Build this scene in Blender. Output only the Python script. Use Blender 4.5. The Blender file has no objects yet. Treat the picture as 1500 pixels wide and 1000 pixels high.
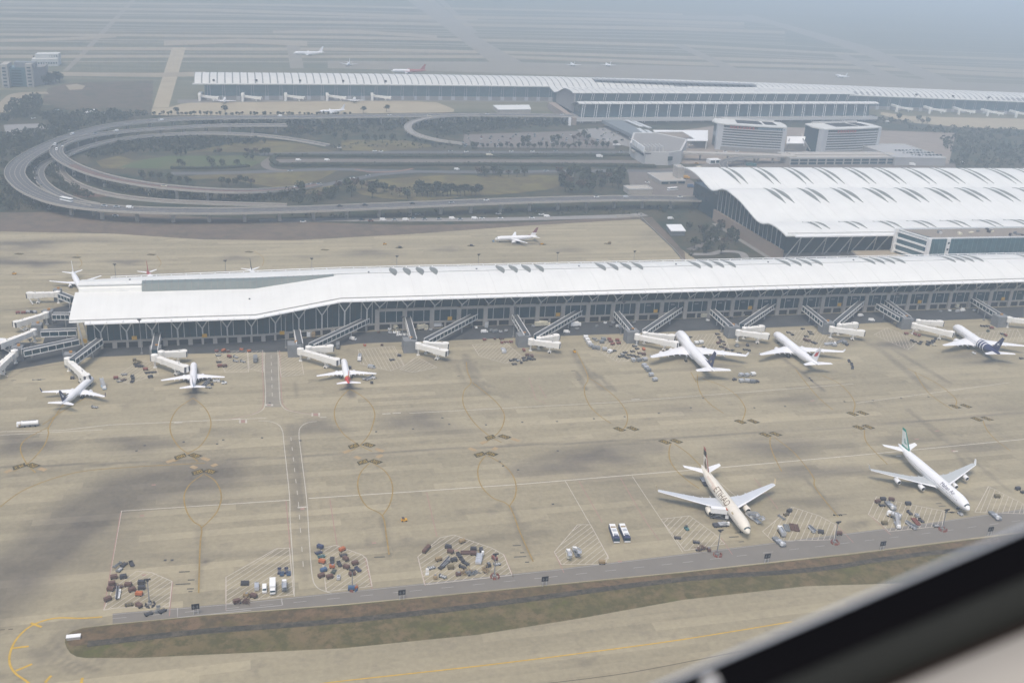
import bpy, bmesh, math, random
from mathutils import Matrix, Vector
random.seed(7)
SC = bpy.context.scene
COL = SC.collection
# ------------------------------------------------------------------ camera
# rows: world X (along the terminals), world Y (away from the viewer), world Z, in camera axes (right, down, forward)
ROT = [[0.96704512, -0.03962199, 0.25150315], [-0.24797872, -0.37047423, 0.8951287], [0.05770866, -0.92799727, -0.36809071]]
FOC, CAM_H = 1498.025, 247.0
cam = bpy.data.cameras.new('camera')
cam_ob = bpy.data.objects.new('camera', cam)
COL.objects.link(cam_ob)
mw = Matrix([[r[0], -r[1], -r[2], 0] for r in ROT] + [[0, 0, 0, 1]])
mw[2][3] = CAM_H
cam_ob.matrix_world = mw
cam.sensor_width = 36
cam.lens = FOC / 1500 * 36
cam.clip_start = 0.05
cam.clip_end = 90000
cam.dof.use_dof = True
cam.dof.focus_distance = 700
cam.dof.aperture_fstop = 17
SC.camera = cam_ob
# ------------------------------------------------------------------ sky, sun, exposure
world = bpy.data.worlds.new('World')
SC.world = world
world.use_nodes = True
wn = world.node_tree
sky = wn.nodes.new('ShaderNodeTexSky')
sky.sky_type = 'NISHITA'
sky.sun_disc = False
SUN_EL, SUN_AZ = math.radians(66), math.radians(215)
sky.sun_elevation = SUN_EL
sky.sun_rotation = SUN_AZ
sky.air_density, sky.dust_density, sky.ozone_density = 1.0, 4.0, 1.0
wn.links.new(sky.outputs[0], wn.nodes['Background'].inputs[0])
wn.nodes['Background'].inputs[1].default_value = 0.13
sun = bpy.data.lights.new('sun', 'SUN')
sun.energy = 1.6
sun.angle = math.radians(22)
sun.color = (1.0, 0.93, 0.80)
sun_ob = bpy.data.objects.new('sun', sun)
COL.objects.link(sun_ob)
sd = Vector((math.sin(SUN_AZ) * math.cos(SUN_EL), math.cos(SUN_AZ) * math.cos(SUN_EL), math.sin(SUN_EL)))
sun_ob.rotation_euler = sd.to_track_quat('Z', 'Y').to_euler()
SC.view_settings.view_transform = 'Standard'
SC.view_settings.look = 'None'
SC.view_settings.gamma = 1
SC.view_settings.use_curve_mapping = False
SC.view_settings.exposure = .36
SC.render.engine = 'CYCLES'
SC.cycles.use_denoising = True
SC.cycles.max_bounces = 6
SC.cycles.volume_bounces = 1
HAZE_D, HAZE_C = .00033, (.73, .87, 1.0, 1)

# ------------------------------------------------------------------ helpers
def G(px, py, z=0.0):
    """A surveyed point: where the sight line through the photograph's point meets the level plane at height z."""
    d = (px - 750, py - 500, FOC)
    w = [sum(ROT[i][k] * d[k] for k in range(3)) for i in range(3)]
    t = (z - CAM_H) / w[2]
    return Vector((w[0] * t, w[1] * t, z))

def photo_x(v):
    q = Vector((v[0], v[1], v[2] - CAM_H))
    c = [sum(ROT[i][k] * q[i] for i in range(3)) for k in range(3)]
    return 750 + FOC * c[0] / c[2], 500 + FOC * c[1] / c[2]

def gl(pts, z=0.0):
    return [G(p[0], p[1], p[2] if len(p) > 2 else z) for p in pts]

MATS = {}
def mat(name, col, rough=0.7, var=0.12, scale=0.6, metal=0.0, spec=0.3):
    if name in MATS:
        return MATS[name]
    m = bpy.data.materials.new(name)
    m.use_nodes = True
    nt = m.node_tree
    b = nt.nodes['Principled BSDF']
    b.inputs['Roughness'].default_value = rough
    b.inputs['Metallic'].default_value = metal
    b.inputs['Specular IOR Level'].default_value = spec
    if var:
        geo = nt.nodes.new('ShaderNodeNewGeometry')
        n = nt.nodes.new('ShaderNodeTexNoise')
        n.inputs['Scale'].default_value = scale
        n.inputs['Detail'].default_value = 5
        n.inputs['Roughness'].default_value = 0.65
        nt.links.new(geo.outputs['Position'], n.inputs['Vector'])
        mx = nt.nodes.new('ShaderNodeMix')
        mx.data_type = 'RGBA'
        mr = nt.nodes.new('ShaderNodeMapRange')
        mr.inputs[1].default_value, mr.inputs[2].default_value = 0.3, 0.7
        nt.links.new(n.outputs['Fac'], mr.inputs[0])
        nt.links.new(mr.outputs[0], mx.inputs[0])
        mx.inputs[6].default_value = tuple(c * (1 - var) for c in col) + (1,)
        mx.inputs[7].default_value = tuple(min(0.95, c * (1 + var)) for c in col) + (1,)
        nt.links.new(mx.outputs[2], b.inputs['Base Color'])
    else:
        b.inputs['Base Color'].default_value = tuple(col) + (1,)
    MATS[name] = m
    return m

def patch_mat(name, cols, scales, rough=0.95, stretch=(1, 1, 1)):
    """Ground cover of several colours in irregular patches."""
    m = bpy.data.materials.new(name)
    m.use_nodes = True
    nt = m.node_tree
    b = nt.nodes['Principled BSDF']
    b.inputs['Roughness'].default_value = rough
    b.inputs['Specular IOR Level'].default_value = 0.1
    geo = nt.nodes.new('ShaderNodeNewGeometry')
    mp = nt.nodes.new('ShaderNodeMapping')
    mp.inputs['Scale'].default_value = stretch
    nt.links.new(geo.outputs['Position'], mp.inputs['Vector'])
    prev = None
    for i, c in enumerate(cols):
        if prev is None:
            rgb = nt.nodes.new('ShaderNodeRGB')
            rgb.outputs[0].default_value = tuple(c) + (1,)
            prev = rgb.outputs[0]
            continue
        n = nt.nodes.new('ShaderNodeTexNoise')
        n.noise_dimensions = '4D'
        n.inputs['W'].default_value = i * 7.3
        n.inputs['Scale'].default_value = scales[i - 1]
        n.inputs['Detail'].default_value = 6
        n.inputs['Roughness'].default_value = 0.7
        nt.links.new(mp.outputs[0], n.inputs['Vector'])
        mr = nt.nodes.new('ShaderNodeMapRange')
        mr.inputs[1].default_value, mr.inputs[2].default_value = 0.44, 0.58
        nt.links.new(n.outputs['Fac'], mr.inputs[0])
        mx = nt.nodes.new('ShaderNodeMix')
        mx.data_type = 'RGBA'
        nt.links.new(mr.outputs[0], mx.inputs[0])
        nt.links.new(prev, mx.inputs[6])
        mx.inputs[7].default_value = tuple(c) + (1,)
        prev = mx.outputs[2]
    nt.links.new(prev, b.inputs['Base Color'])
    MATS[name] = m
    return m

class MB:
    def __init__(s):
        s.v, s.f, s.m = [], [], []
        s.step, s.count = 0.0, 0      # painted lines: each a hair above the one before
    def add(s, vs, fs, mi=0):
        o = len(s.v)
        s.v += [tuple(v) for v in vs]
        s.f += [tuple(i + o for i in f) for f in fs]
        s.m += [mi] * len(fs)
        return s
    def poly(s, pts, mi=0):
        return s.add(pts, [tuple(range(len(pts)))], mi)
    def box(s, c, sz, rz=0.0, mi=0, top=1.0):
        """box standing on c (centre of its bottom face); top < 1 tapers it"""
        a, b, h = sz[0] / 2, sz[1] / 2, sz[2]
        co, si = math.cos(rz), math.sin(rz)
        vs = []
        for z, k in ((0, 1), (h, top)):
            for x, y in ((-a, -b), (a, -b), (a, b), (-a, b)):
                x, y = x * k, y * k
                vs.append((c[0] + x * co - y * si, c[1] + x * si + y * co, c[2] + z))
        return s.add(vs, [(3, 2, 1, 0), (4, 5, 6, 7), (0, 1, 5, 4), (1, 2, 6, 5), (2, 3, 7, 6), (3, 0, 4, 7)], mi)
    def bar(s, p, q, w, h, mi=0, w2=None, h2=None):
        """rectangular bar from p to q, width w sideways, height h"""
        p, q = Vector(p), Vector(q)
        d = (q - p).normalized()
        up = Vector((0, 0, 1)) if abs(d.z) < 0.95 else Vector((0, 1, 0))
        sx = d.cross(up).normalized()
        sy = sx.cross(d).normalized()
        vs = []
        for o, ww, hh in ((p, w, h), (q, w2 or w, h2 or h)):
            for a, b in ((-1, -1), (1, -1), (1, 1), (-1, 1)):
                vs.append(o + sx * (a * ww / 2) + sy * (b * hh / 2))
        return s.add(vs, [(3, 2, 1, 0), (4, 5, 6, 7), (0, 1, 5, 4), (1, 2, 6, 5), (2, 3, 7, 6), (3, 0, 4, 7)], mi)
    def tube(s, p, q, r, r2=None, n=8, mi=0):
        p, q = Vector(p), Vector(q)
        d = (q - p).normalized()
        up = Vector((0, 0, 1)) if abs(d.z) < 0.95 else Vector((0, 1, 0))
        sx = d.cross(up).normalized()
        sy = sx.cross(d).normalized()
        r2 = r if r2 is None else r2
        vs = []
        for o, rr in ((p, r), (q, r2)):
            for k in range(n):
                a = 2 * math.pi * k / n
                vs.append(o + sx * (rr * math.cos(a)) + sy * (rr * math.sin(a)))
        fs = [(k, (k + 1) % n, n + (k + 1) % n, n + k) for k in range(n)]
        fs += [tuple(range(n - 1, -1, -1)), tuple(range(n, 2 * n))]
        return s.add(vs, fs, mi)
    def loft(s, rings, mi=0, cap=True, close=True, mif=None):
        n = len(rings[0])
        vs = [v for r in rings for v in r]
        fs, ms = [], []
        for i in range(len(rings) - 1):
            for k in range(n if close else n - 1):
                fs.append((i * n + k, i * n + (k + 1) % n, (i + 1) * n + (k + 1) % n, (i + 1) * n + k))
                ms.append(mif(i, k) if mif else mi)
        if cap:
            fs += [tuple(range(n - 1, -1, -1)), tuple(range((len(rings) - 1) * n, len(rings) * n))]
            ms += [mif(0, 0) if mif else mi, mif(len(rings) - 2, 0) if mif else mi]
        o = len(s.v)
        s.v += [tuple(v) for v in vs]
        s.f += [tuple(i + o for i in f) for f in fs]
        s.m += ms
        return s
    def prism(s, pts, z0, z1, mi=0):
        n = len(pts)
        vs = [(p[0], p[1], z0) for p in pts] + [(p[0], p[1], z1) for p in pts]
        fs = [tuple(range(n - 1, -1, -1)), tuple(range(n, 2 * n))]
        fs += [(k, (k + 1) % n, n + (k + 1) % n, n + k) for k in range(n)]
        return s.add(vs, fs, mi)
    def ribbon(s, pts, w, mi=0, dz=0.0):
        pts = [Vector(p) for p in pts]
        dz += s.step * (s.count % 8)
        s.count += 1
        L = []
        for i, p in enumerate(pts):
            a, b = pts[max(0, i - 1)], pts[min(len(pts) - 1, i + 1)]
            t = b - a
            nrm = Vector((-t.y, t.x, 0)).normalized()
            ww = w[i] if isinstance(w, (list, tuple)) else w
            L.append((p + nrm * ww / 2 + Vector((0, 0, dz)), p - nrm * ww / 2 + Vector((0, 0, dz))))
        vs = [v for l in L for v in l]
        return s.add(vs, [(2 * i, 2 * i + 1, 2 * i + 3, 2 * i + 2) for i in range(len(L) - 1)], mi)
    def mesh(s, name, mats, smooth=False):
        me = bpy.data.meshes.new(name)
        me.from_pydata(s.v, [], s.f)
        for m in (mats if isinstance(mats, (list, tuple)) else [mats]):
            me.materials.append(m)
        if any(s.m):
            me.polygons.foreach_set('material_index', s.m)
        if smooth:
            me.polygons.foreach_set('use_smooth', [True] * len(s.f))
        me.update()
        return me
    def build(s, name, mats, parent=None, loc=None, rz=0.0, smooth=False):
        return link(name, s.mesh(name, mats, smooth), parent, loc, rz)

def link(name, me, parent=None, loc=None, rz=0.0, sc=None):
    o = bpy.data.objects.new(name, me)
    COL.objects.link(o)
    if parent:
        o.parent = parent
    if loc is not None:
        o.location = loc
    if rz:
        o.rotation_euler = (0, 0, rz)
    if sc is not None:
        o.scale = (sc, sc, sc) if isinstance(sc, (int, float)) else sc
    return o

def thing(name, label, cat, loc=(0, 0, 0), rz=0.0, group=None):
    o = bpy.data.objects.new(name, None)
    COL.objects.link(o)
    o.location = loc
    o.rotation_euler = (0, 0, rz)
    return tag(o, label, cat, group)

def tag(o, label, cat, group=None):
    if label:
        o['label'] = label
    o['category'] = cat
    if group:
        o['group'] = group
    return o

def kind(o, k):
    o['kind'] = k
    return o

def copy_tree(o, parent=None):
    c = o.copy()
    COL.objects.link(c)
    if parent:
        c.parent = parent
    for ch in o.children:
        copy_tree(ch, c)
    return c

ORD = ['', 'leftmost', 'second from left', 'third from left', 'fourth from left', 'fifth from left', 'sixth from left', 'seventh from left',
       'eighth from left', 'ninth from left', 'tenth from left', 'eleventh from left', 'twelfth from left']
PENDING = {}
def later(o, adj, where):
    """labels given at the end: repeats that only their place tells apart are counted from the left"""
    PENDING.setdefault((adj, where), []).append(o)

def finish_labels():
    for (adj, where), L in PENDING.items():
        L.sort(key=lambda o: photo_x(o.location)[0])
        n = len(L)
        for i, o in enumerate(L):
            if n == 1:
                o['label'] = f'{adj} {where}'
            elif i == n - 1:
                o['label'] = f'rightmost {adj} {where}'
            elif i + 1 < len(ORD):
                o['label'] = f'{ORD[i + 1]} {adj} {where}'
            else:
                k = n - 1 - i
                nm = ['', 'second from right', 'third from right', 'fourth from right', 'fifth from right', 'sixth from right', 'seventh from right',
                      'eighth from right', 'ninth from right', 'tenth from right', 'eleventh from right', 'twelfth from right']
                o['label'] = f'{nm[k]} {adj} {where}' if k < len(nm) else f'{adj} {where}, in the middle'

def arc_pts(pts, n=10):
    """smooth curve (Catmull-Rom) through points of any dimension"""
    P = [Vector(p) for p in pts]
    out = []
    for i in range(len(P) - 1):
        p0, p1, p2, p3 = P[max(0, i - 1)], P[i], P[i + 1], P[min(len(P) - 1, i + 2)]
        for k in range(n):
            t = k / n
            out.append(0.5 * ((2 * p1) + (p2 - p0) * t + (2 * p0 - 5 * p1 + 4 * p2 - p3) * t * t + (3 * p1 - p0 - 3 * p2 + p3) * t ** 3))
    out.append(P[-1])
    return out

def interp(tab, x):
    if x <= tab[0][0]:
        return tab[0][1]
    for (a, b), (c, d) in zip(tab, tab[1:]):
        if x <= c:
            return b + (d - b) * (x - a) / (c - a)
    return tab[-1][1]

# ------------------------------------------------------------------ materials
WHITE = mat('white_paint', (.80, .80, .79), .45, .05, 2)
ROOFW = None
ROOFT = mat('pale_metal_roof', (.60, .595, .56), .5, .05, .1)
CONC = mat('pale_concrete', (.40, .37, .33), .8, .1, .4)
CONCD = mat('grey_concrete', (.24, .23, .22), .85, .12, .3)
STEEL = mat('painted_steel', (.55, .54, .52), .5, .05, 1)
GLASS = mat('dark_glass', (.010, .040, .055), .25, .3, .15, 0, .25)
GLASSB = mat('blue_green_glass', (.075, .145, .17), .2, .2, .2, 0, .5)
GLASSF = mat('far_hall_glass', (.035, .07, .085), .25, .2, .2, 0, .4)
SKYL = mat('grey_skylight_glass', (.19, .20, .185), .5, .12, .3, 0, .35)
SKYP = mat('pale_skylight_glass', (.17, .20, .19), .45, .08, .3, 0, .5)
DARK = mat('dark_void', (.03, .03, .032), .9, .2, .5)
ASPH = mat('asphalt', (.105, .105, .108), .9, .1, .15)
ASPHD = mat('dark_asphalt', (.055, .057, .06), .9, .25, .08)
SERV = mat('service_road_asphalt', (.19, .172, .148), .9, .07, .1)
YELLOW = mat('yellow_paint', (.50, .33, .05), .8, .2, .3)
YFAINT = mat('worn_yellow_paint', (.40, .27, .06), .8, .22, .35)
WLINE = mat('white_road_paint', (.33, .315, .29), .8, .15, .3)
WFAINT = mat('worn_white_paint', (.47, .43, .36), .8, .12, .4)
RLINE = mat('worn_red_paint', (.34, .16, .13), .8, .2, .4)
BLACKP = mat('black_board_paint', (.055, .045, .022), .8, .2, .5)
TAN = mat('tan_wall_panel', (.33, .25, .19), .8, .06, .2)
TYRE = mat('rubber', (.02, .02, .02), .9, 0)
ORANGE = mat('orange_paint', (.42, .13, .05), .6, .15, 1)
RED = mat('red_paint', (.50, .05, .04), .5, .15, 1)
def vm(n, c): return mat(n, c, .6, .2, 1.2)
PAINT = {'brown': vm('rusty_brown', (.13, .075, .06)), 'dark': vm('dark_grey_paint', (.06, .058, .065)), 'navy': vm('navy_paint', (.05, .06, .12)),
         'orange': ORANGE, 'red': vm('dull_red_paint', (.22, .085, .065)), 'grey': vm('mid_grey_paint', (.20, .21, .22)), 'silver': mat('silver_metal', (.55, .56, .58), .35, .1, 1, .4),
         'white': WHITE, 'olive': vm('olive_paint', (.16, .13, .07)), 'tan': vm('tan_paint', (.30, .22, .12)), 'teal': vm('teal_paint', (.07, .17, .17)),
         'blue': vm('blue_paint', (.07, .12, .21)), 'yellow': mat('machine_yellow', (.62, .33, .03), .5, .1, 1), 'green': vm('green_paint', (.08, .11, .09)),
         'cream': vm('cream_paint', (.62, .58, .45)), 'black': vm('black_paint', (.025, .025, .03)), 'lightblue': vm('light_blue_paint', (.30, .42, .55))}
GRASS = patch_mat('dry_grass', [(.145, .115, .058), (.098, .10, .034), (.165, .125, .068), (.09, .08, .036)], [.045, .07, .25])
LAWN = patch_mat('yellow_lawn', [(.155, .13, .056), (.12, .108, .048), (.10, .08, .042)], [.02, .04])
FIELD = patch_mat('rough_green_ground', [(.040, .048, .032), (.060, .055, .034), (.03, .042, .028), (.075, .065, .042)], [.012, .02, .03])
FARFIELD = patch_mat('airfield_grass', [(.12, .118, .075), (.165, .15, .10), (.10, .105, .068)], [.010, .018], .95, (.10, 1.5, 1))
BANK = patch_mat('brown_verge', [(.135, .105, .085), (.105, .09, .07), (.155, .12, .09)], [.03, .08])
FARCON = mat('far_taxiway_concrete', (.27, .225, .155), .9, .08, .02)
FARAPR = mat('far_apron_concrete', (.34, .285, .19), .9, .1, .03)
FARCON2 = mat('far_runway_asphalt', (.21, .185, .14), .9, .08, .02)
def roof_material():
    m = mat('white_metal_roof', (.72, .72, .69), .45, .04, .06)
    nt = m.node_tree
    b = nt.nodes['Principled BSDF']
    src = b.inputs['Base Color'].links[0].from_socket
    geo = nt.nodes.new('ShaderNodeNewGeometry')
    mp = nt.nodes.new('ShaderNodeMapping')
    mp.inputs['Scale'].default_value = (1.1, .035, .035)       # rain streaks run down the slope
    nt.links.new(geo.outputs['Position'], mp.inputs[0])
    n = nt.nodes.new('ShaderNodeTexNoise')
    n.inputs['Scale'].default_value = .55
    n.inputs['Detail'].default_value = 6
    nt.links.new(mp.outputs[0], n.inputs['Vector'])
    mr = nt.nodes.new('ShaderNodeMapRange')
    mr.inputs[1].default_value, mr.inputs[2].default_value, mr.inputs[3].default_value, mr.inputs[4].default_value = .45, .75, 0, .09
    nt.links.new(n.outputs['Fac'], mr.inputs[0])
    mx = nt.nodes.new('ShaderNodeMix')
    mx.data_type = 'RGBA'
    nt.links.new(mr.outputs[0], mx.inputs[0])
    nt.links.new(src, mx.inputs[6])
    mx.inputs[7].default_value = (.42, .40, .36, 1)
    nt.links.new(mx.outputs[2], b.inputs['Base Color'])
    return m
ROOFW = roof_material()
HOTELM = mat('hotel_panel', (.46, .47, .48), .6, .06, .3)
LEAF = [patch_mat('leaves_dark', [(.020, .034, .020), (.042, .052, .026), (.028, .036, .022), (.05, .05, .03)], [.12, .5, .3]), patch_mat('leaves_olive', [(.055, .062, .030), (.03, .04, .024)], [.25]),
        patch_mat('leaves_russet', [(.10, .062, .045), (.07, .06, .04)], [.25])]
BARK = mat('bark', (.09, .07, .055), .9, .2, 1)
# ================================================================== GROUND
def apron_material():
    m = bpy.data.materials.new('apron_concrete')
    m.use_nodes = True
    nt = m.node_tree
    L = nt.links.new
    b = nt.nodes['Principled BSDF']
    b.inputs['Roughness'].default_value = .85
    b.inputs['Specular IOR Level'].default_value = .2
    geo = nt.nodes.new('ShaderNodeNewGeometry')
    sep = nt.nodes.new('ShaderNodeSeparateXYZ')
    L(geo.outputs['Position'], sep.inputs[0])
    def math_(op, a, bb=None, clamp=False):
        n = nt.nodes.new('ShaderNodeMath')
        n.operation = op
        n.use_clamp = clamp
        for i, x in enumerate((a, bb)):
            if x is None: continue
            if isinstance(x, (int, float)): n.inputs[i].default_value = x
            else: L(x, n.inputs[i])
        return n.outputs[0]
    def noise(scale, sx=1, sy=1, det=4, w=0):
        mp = nt.nodes.new('ShaderNodeMapping')
        mp.inputs['Scale'].default_value = (sx, sy, 1)
        mp.inputs['Location'].default_value = (w * 13.1, w * 7.7, 0)
        L(geo.outputs['Position'], mp.inputs[0])
        n = nt.nodes.new('ShaderNodeTexNoise')
        n.inputs['Scale'].default_value = scale
        n.inputs['Detail'].default_value = det
        n.inputs['Roughness'].default_value = .6
        L(mp.outputs[0], n.inputs['Vector'])
        return n.outputs['Fac']
    # pours: lanes about 5 m wide along the terminal, each broken into lengths of its own tone
    lane = math_('FLOOR', math_('DIVIDE', sep.outputs[1], 5.0))
    wn1 = nt.nodes.new('ShaderNodeTexWhiteNoise'); wn1.noise_dimensions = '1D'
    L(lane, wn1.inputs['W'])
    off = math_('MULTIPLY', wn1.outputs['Value'], 300)
    run = math_('FLOOR', math_('DIVIDE', math_('ADD', sep.outputs[0], off), 85.0))
    cv = nt.nodes.new('ShaderNodeCombineXYZ')
    L(lane, cv.inputs[0]); L(run, cv.inputs[1])
    wn2 = nt.nodes.new('ShaderNodeTexWhiteNoise'); wn2.noise_dimensions = '2D'
    L(cv.outputs[0], wn2.inputs['Vector'])
    tone = math_('MULTIPLY', math_('SUBTRACT', math_('POWER', wn2.outputs['Value'], 2.2), .3), .23)
    slab = math_('FLOOR', math_('DIVIDE', math_('ADD', sep.outputs[0], off), 5.0))
    cv2 = nt.nodes.new('ShaderNodeCombineXYZ')
    L(lane, cv2.inputs[0]); L(slab, cv2.inputs[1])
    wn3 = nt.nodes.new('ShaderNodeTexWhiteNoise'); wn3.noise_dimensions = '2D'
    L(cv2.outputs[0], wn3.inputs['Vector'])
    tone2 = math_('MULTIPLY', math_('SUBTRACT', wn3.outputs['Value'], .5), .05)
    big = math_('MULTIPLY', math_('SUBTRACT', noise(.012, .35, 1, 5), .5), .34)
    mid = math_('MULTIPLY', math_('SUBTRACT', noise(.05, .15, 1.3, 6, 1), .5), .52)
    fine = math_('MULTIPLY', math_('SUBTRACT', noise(.45, 1, 1, 8, 2), .5), .5)
    v = math_('ADD', math_('ADD', tone, tone2), math_('ADD', math_('ADD', big, mid), fine))
    v = math_('ADD', v, 1.0)
    # rubber and oil carried by tyres, and airliner shadows painted in
    at = nt.nodes.new('ShaderNodeAttribute')
    at.attribute_name = 'soil_and_shadow'
    spots = nt.nodes.new('ShaderNodeMapRange')      # scattered oil spots and dirt
    spots.inputs[1].default_value, spots.inputs[2].default_value, spots.inputs[4].default_value = .56, .74, .34
    L(noise(.11, .7, 1, 7, 8), spots.inputs[0])
    st = math_('MULTIPLY', at.outputs['Fac'], math_('ADD', math_('MULTIPLY', noise(.07, 1, 1, 6, 3), .7), .65), True)
    mx = nt.nodes.new('ShaderNodeMix'); mx.data_type = 'RGBA'
    L(math_('MAXIMUM', st, spots.outputs[0]), mx.inputs[0])
    mx.inputs[6].default_value = (.308, .270, .184, 1)
    mx.inputs[7].default_value = (.085, .075, .07, 1)
    vm_ = nt.nodes.new('ShaderNodeVectorMath'); vm_.operation = 'SCALE'
    L(mx.outputs[2], vm_.inputs[0]); L(v, vm_.inputs['Scale'])
    # a redder tint here and there
    tint = nt.nodes.new('ShaderNodeMix'); tint.data_type = 'RGBA'; tint.blend_type = 'MULTIPLY'
    L(math_('MULTIPLY', noise(.02, .4, 1, 3, 5), .5), tint.inputs[0])
    L(vm_.outputs[0], tint.inputs[6])
    tint.inputs[7].default_value = (.98, .93, .88, 1)
    L(tint.outputs[2], b.inputs['Base Color'])
    return m
APRON = apron_material()

def sheet(name, pts, m, z):
    b = MB()
    b.poly([(p[0], p[1], z) for p in pts])
    return kind(b.build(name, m), 'structure')

def strip(name, pieces, m, z, obj_kind='structure'):
    """several flat polygons of one surface (already in world points)"""
    b = MB()
    for i, p in enumerate(pieces):
        b.poly([(q[0], q[1], z + i * .003) for q in p])
    return kind(b.build(name, m), obj_kind)

sheet('ground', [(-30000, -3000), (60000, -3000), (60000, 60000), (-30000, 60000)], FIELD, -.25)
sheet('airfield_grass', [(-9000, 1500), (60000, 1500), (60000, 60000), (-9000, 60000)], FARFIELD, -.15)

# the apron: a grid whose vertices carry how soiled or shadow-painted the concrete is
NX, NY, AX0, AX1, AY0, AY1 = 520, 330, -330.0, 760.0, 290.0, 905.0
BLOBS = [  # photo point, half width, half height (photo pixels), strength of stain or painted shadow
    (110, 800, 110, 45, .28), (250, 730, 110, 25, .15),
    (245, 730, 80, 14, .3), (385, 700, 80, 9, .25), (30, 650, 60, 20, .45), (205, 650, 65, 13, .42), (330, 632, 50, 8, .2), (465, 625, 45, 13, .45), (520, 668, 70, 8, .15),
    (610, 617, 55, 16, .45), (655, 632, 60, 8, .22), (880, 668, 66, 18, .5), (830, 682, 55, 18, .45), (935, 655, 55, 9, .32), (790, 690, 40, 12, .25), (1010, 600, 60, 8, .2),
    (905, 700, 60, 10, .25), (1140, 655, 80, 14, .45), (1180, 690, 70, 12, .4), (1250, 690, 80, 9, .3), (1170, 585, 50, 10, .28), (1430, 655, 60, 9, .3), (1330, 645, 70, 7, .25),
    (1480, 600, 50, 8, .2), (1420, 520, 50, 7, .35), (1315, 505, 35, 9, .5), (720, 605, 30, 8, .1), (960, 722, 120, 10, .2), (1190, 735, 60, 8, .3), (1320, 620, 40, 5, .2),
    (285, 572, 10, 7, .8), (284, 580, 5, 8, .7), (511, 567, 9, 5, .8), (513, 574, 4, 6, .7), (100, 587, 10, 4, .5), (270, 548, 30, 5, .45), (500, 548, 25, 4, .4), (110, 575, 25, 5, .4),
    (40, 357, 60, 7, .5), (60, 386, 45, 6, .55), (0, 384, 60, 7, .5), (185, 384, 30, 5, .45), (345, 378, 30, 5, .35), (540, 371, 45, 6, .4), (655, 365, 25, 5, .3), (830, 367, 35, 5, .3),
    (765, 357, 30, 3, .55), (960, 345, 40, 7, .2), (120, 352, 80, 5, .25), (15, 365, 60, 5, .3), (450, 376, 30, 3, .25),  # first patch is the taxiing airliner's shadow, painted in
    (1035, 535, 45, 7, .4), (1170, 522, 40, 6, .35), (1080, 760, 45, 7, .4), (1395, 728, 45, 6, .4), (1015, 725, 35, 5, .4), (1040, 750, 25, 4, .5), (1325, 715, 30, 4, .35), (1445, 530, 40, 5, .35),  # dark patches under parked airliners; wing shadows painted into the concrete
    (640, 528, 35, 6, .35), (800, 520, 35, 6, .35), (975, 515, 30, 6, .3), (1100, 505, 30, 5, .4), (1240, 500, 30, 5, .4), (60, 520, 60, 7, .35), (200, 515, 60, 5, .25),
    (120, 930, 40, 30, .25), (60, 960, 22, 14, .3), (205, 680, 25, 6, .1), (555, 800, 20, 10, .2), (540, 795, 8, 8, .35), (290, 800, 20, 8, .15), (300, 822, 8, 5, .6), (595, 790, 10, 5, .35),
    (700, 790, 25, 6, .2), (762, 770, 18, 6, .25), (730, 740, 8, 5, .3), (1250, 770, 20, 7, .3), (1265, 765, 10, 4, .4), (1150, 870, 2, 2, .1)]
SKIDS = [([(-60, 900), (20, 845), (75, 800), (130, 752), (190, 718), (260, 702), (310, 697)], 16, .6), ([(420, 695), (380, 693), (310, 697)], 8, .25), ([(20, 850), (100, 790), (160, 745)], 10, .68), ([(760, 690), (820, 668), (880, 660), (960, 655)], 6, .42), ([(1100, 650), (1170, 648), (1240, 652)], 6, .3),   # soiled tracks: photo points, half width in metres, strength
    ([(682, 520), (690, 545), (697, 562), (712, 575)], 2.2, .4), ([(668, 535), (680, 560)], 1.2, .3), ([(695, 530), (702, 556), (716, 566)], 1.1, .35), ([(838, 515), (850, 532), (868, 556), (885, 570)], 2.2, .42), ([(845, 545), (858, 570)], 1.4, .45),
    ([(868, 545), (888, 560), (900, 572)], 1.4, .4), ([(1140, 520), (1160, 535), (1175, 545), (1195, 562), (1206, 572)], 1.3, .5), ([(1262, 497), (1290, 512), (1330, 545), (1360, 570)], 2.6, .33), ([(1290, 500), (1330, 525), (1390, 560)], 2, .35),
    ([(282, 562), (283, 590)], 2.5, .6), ([(511, 560), (515, 580)], 2.3, .6), ([(93, 590), (70, 625)], 1.0, .45), ([(105, 575), (92, 592)], 2, .6),
    ([(292, 775), (291, 860)], 1.2, .35), ([(561, 757), (572, 812)], 1.2, .4), ([(748, 742), (778, 818)], 1.2, .4), ([(1330, 600), (1395, 655), (1420, 690)], 1.4, .33), ([(1360, 620), (1480, 720)], 1.2, .3),
    ([(1165, 685), (1200, 722), (1225, 750)], 1.2, .4), ([(0, 684), (200, 677), (450, 668), (700, 655), (1000, 641), (1250, 625), (1500, 604)], .8, .5), ([(0, 700), (60, 690), (160, 682)], .6, .3),
    ([(0, 402), (150, 403), (350, 398)], .7, .5), ([(427, 625), (433, 680), (438, 745)], 3.4, .42), ([(150, 912), (100, 926), (84, 946), (98, 966), (140, 982)], 1.0, .4), ([(140, 908), (86, 926), (68, 948), (80, 970), (110, 985)], .9, .35), ([(120, 925), (108, 944), (150, 968)], 1.2, .3), ([(440, 750), (444, 800), (449, 850)], 2.2, .2), ([(392, 525), (397, 588)], 3.0, .3), ([(433, 670), (442, 735)], 1.5, .5), ([(0, 830), (140, 815), (330, 812), (560, 800), (800, 780)], 2.5, .22),
    ([(0, 455), (90, 448)], .8, .5), ([(430, 560), (434, 580)], 1, .3), ([(0, 560), (40, 540), (110, 530)], .7, .35)]
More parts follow.
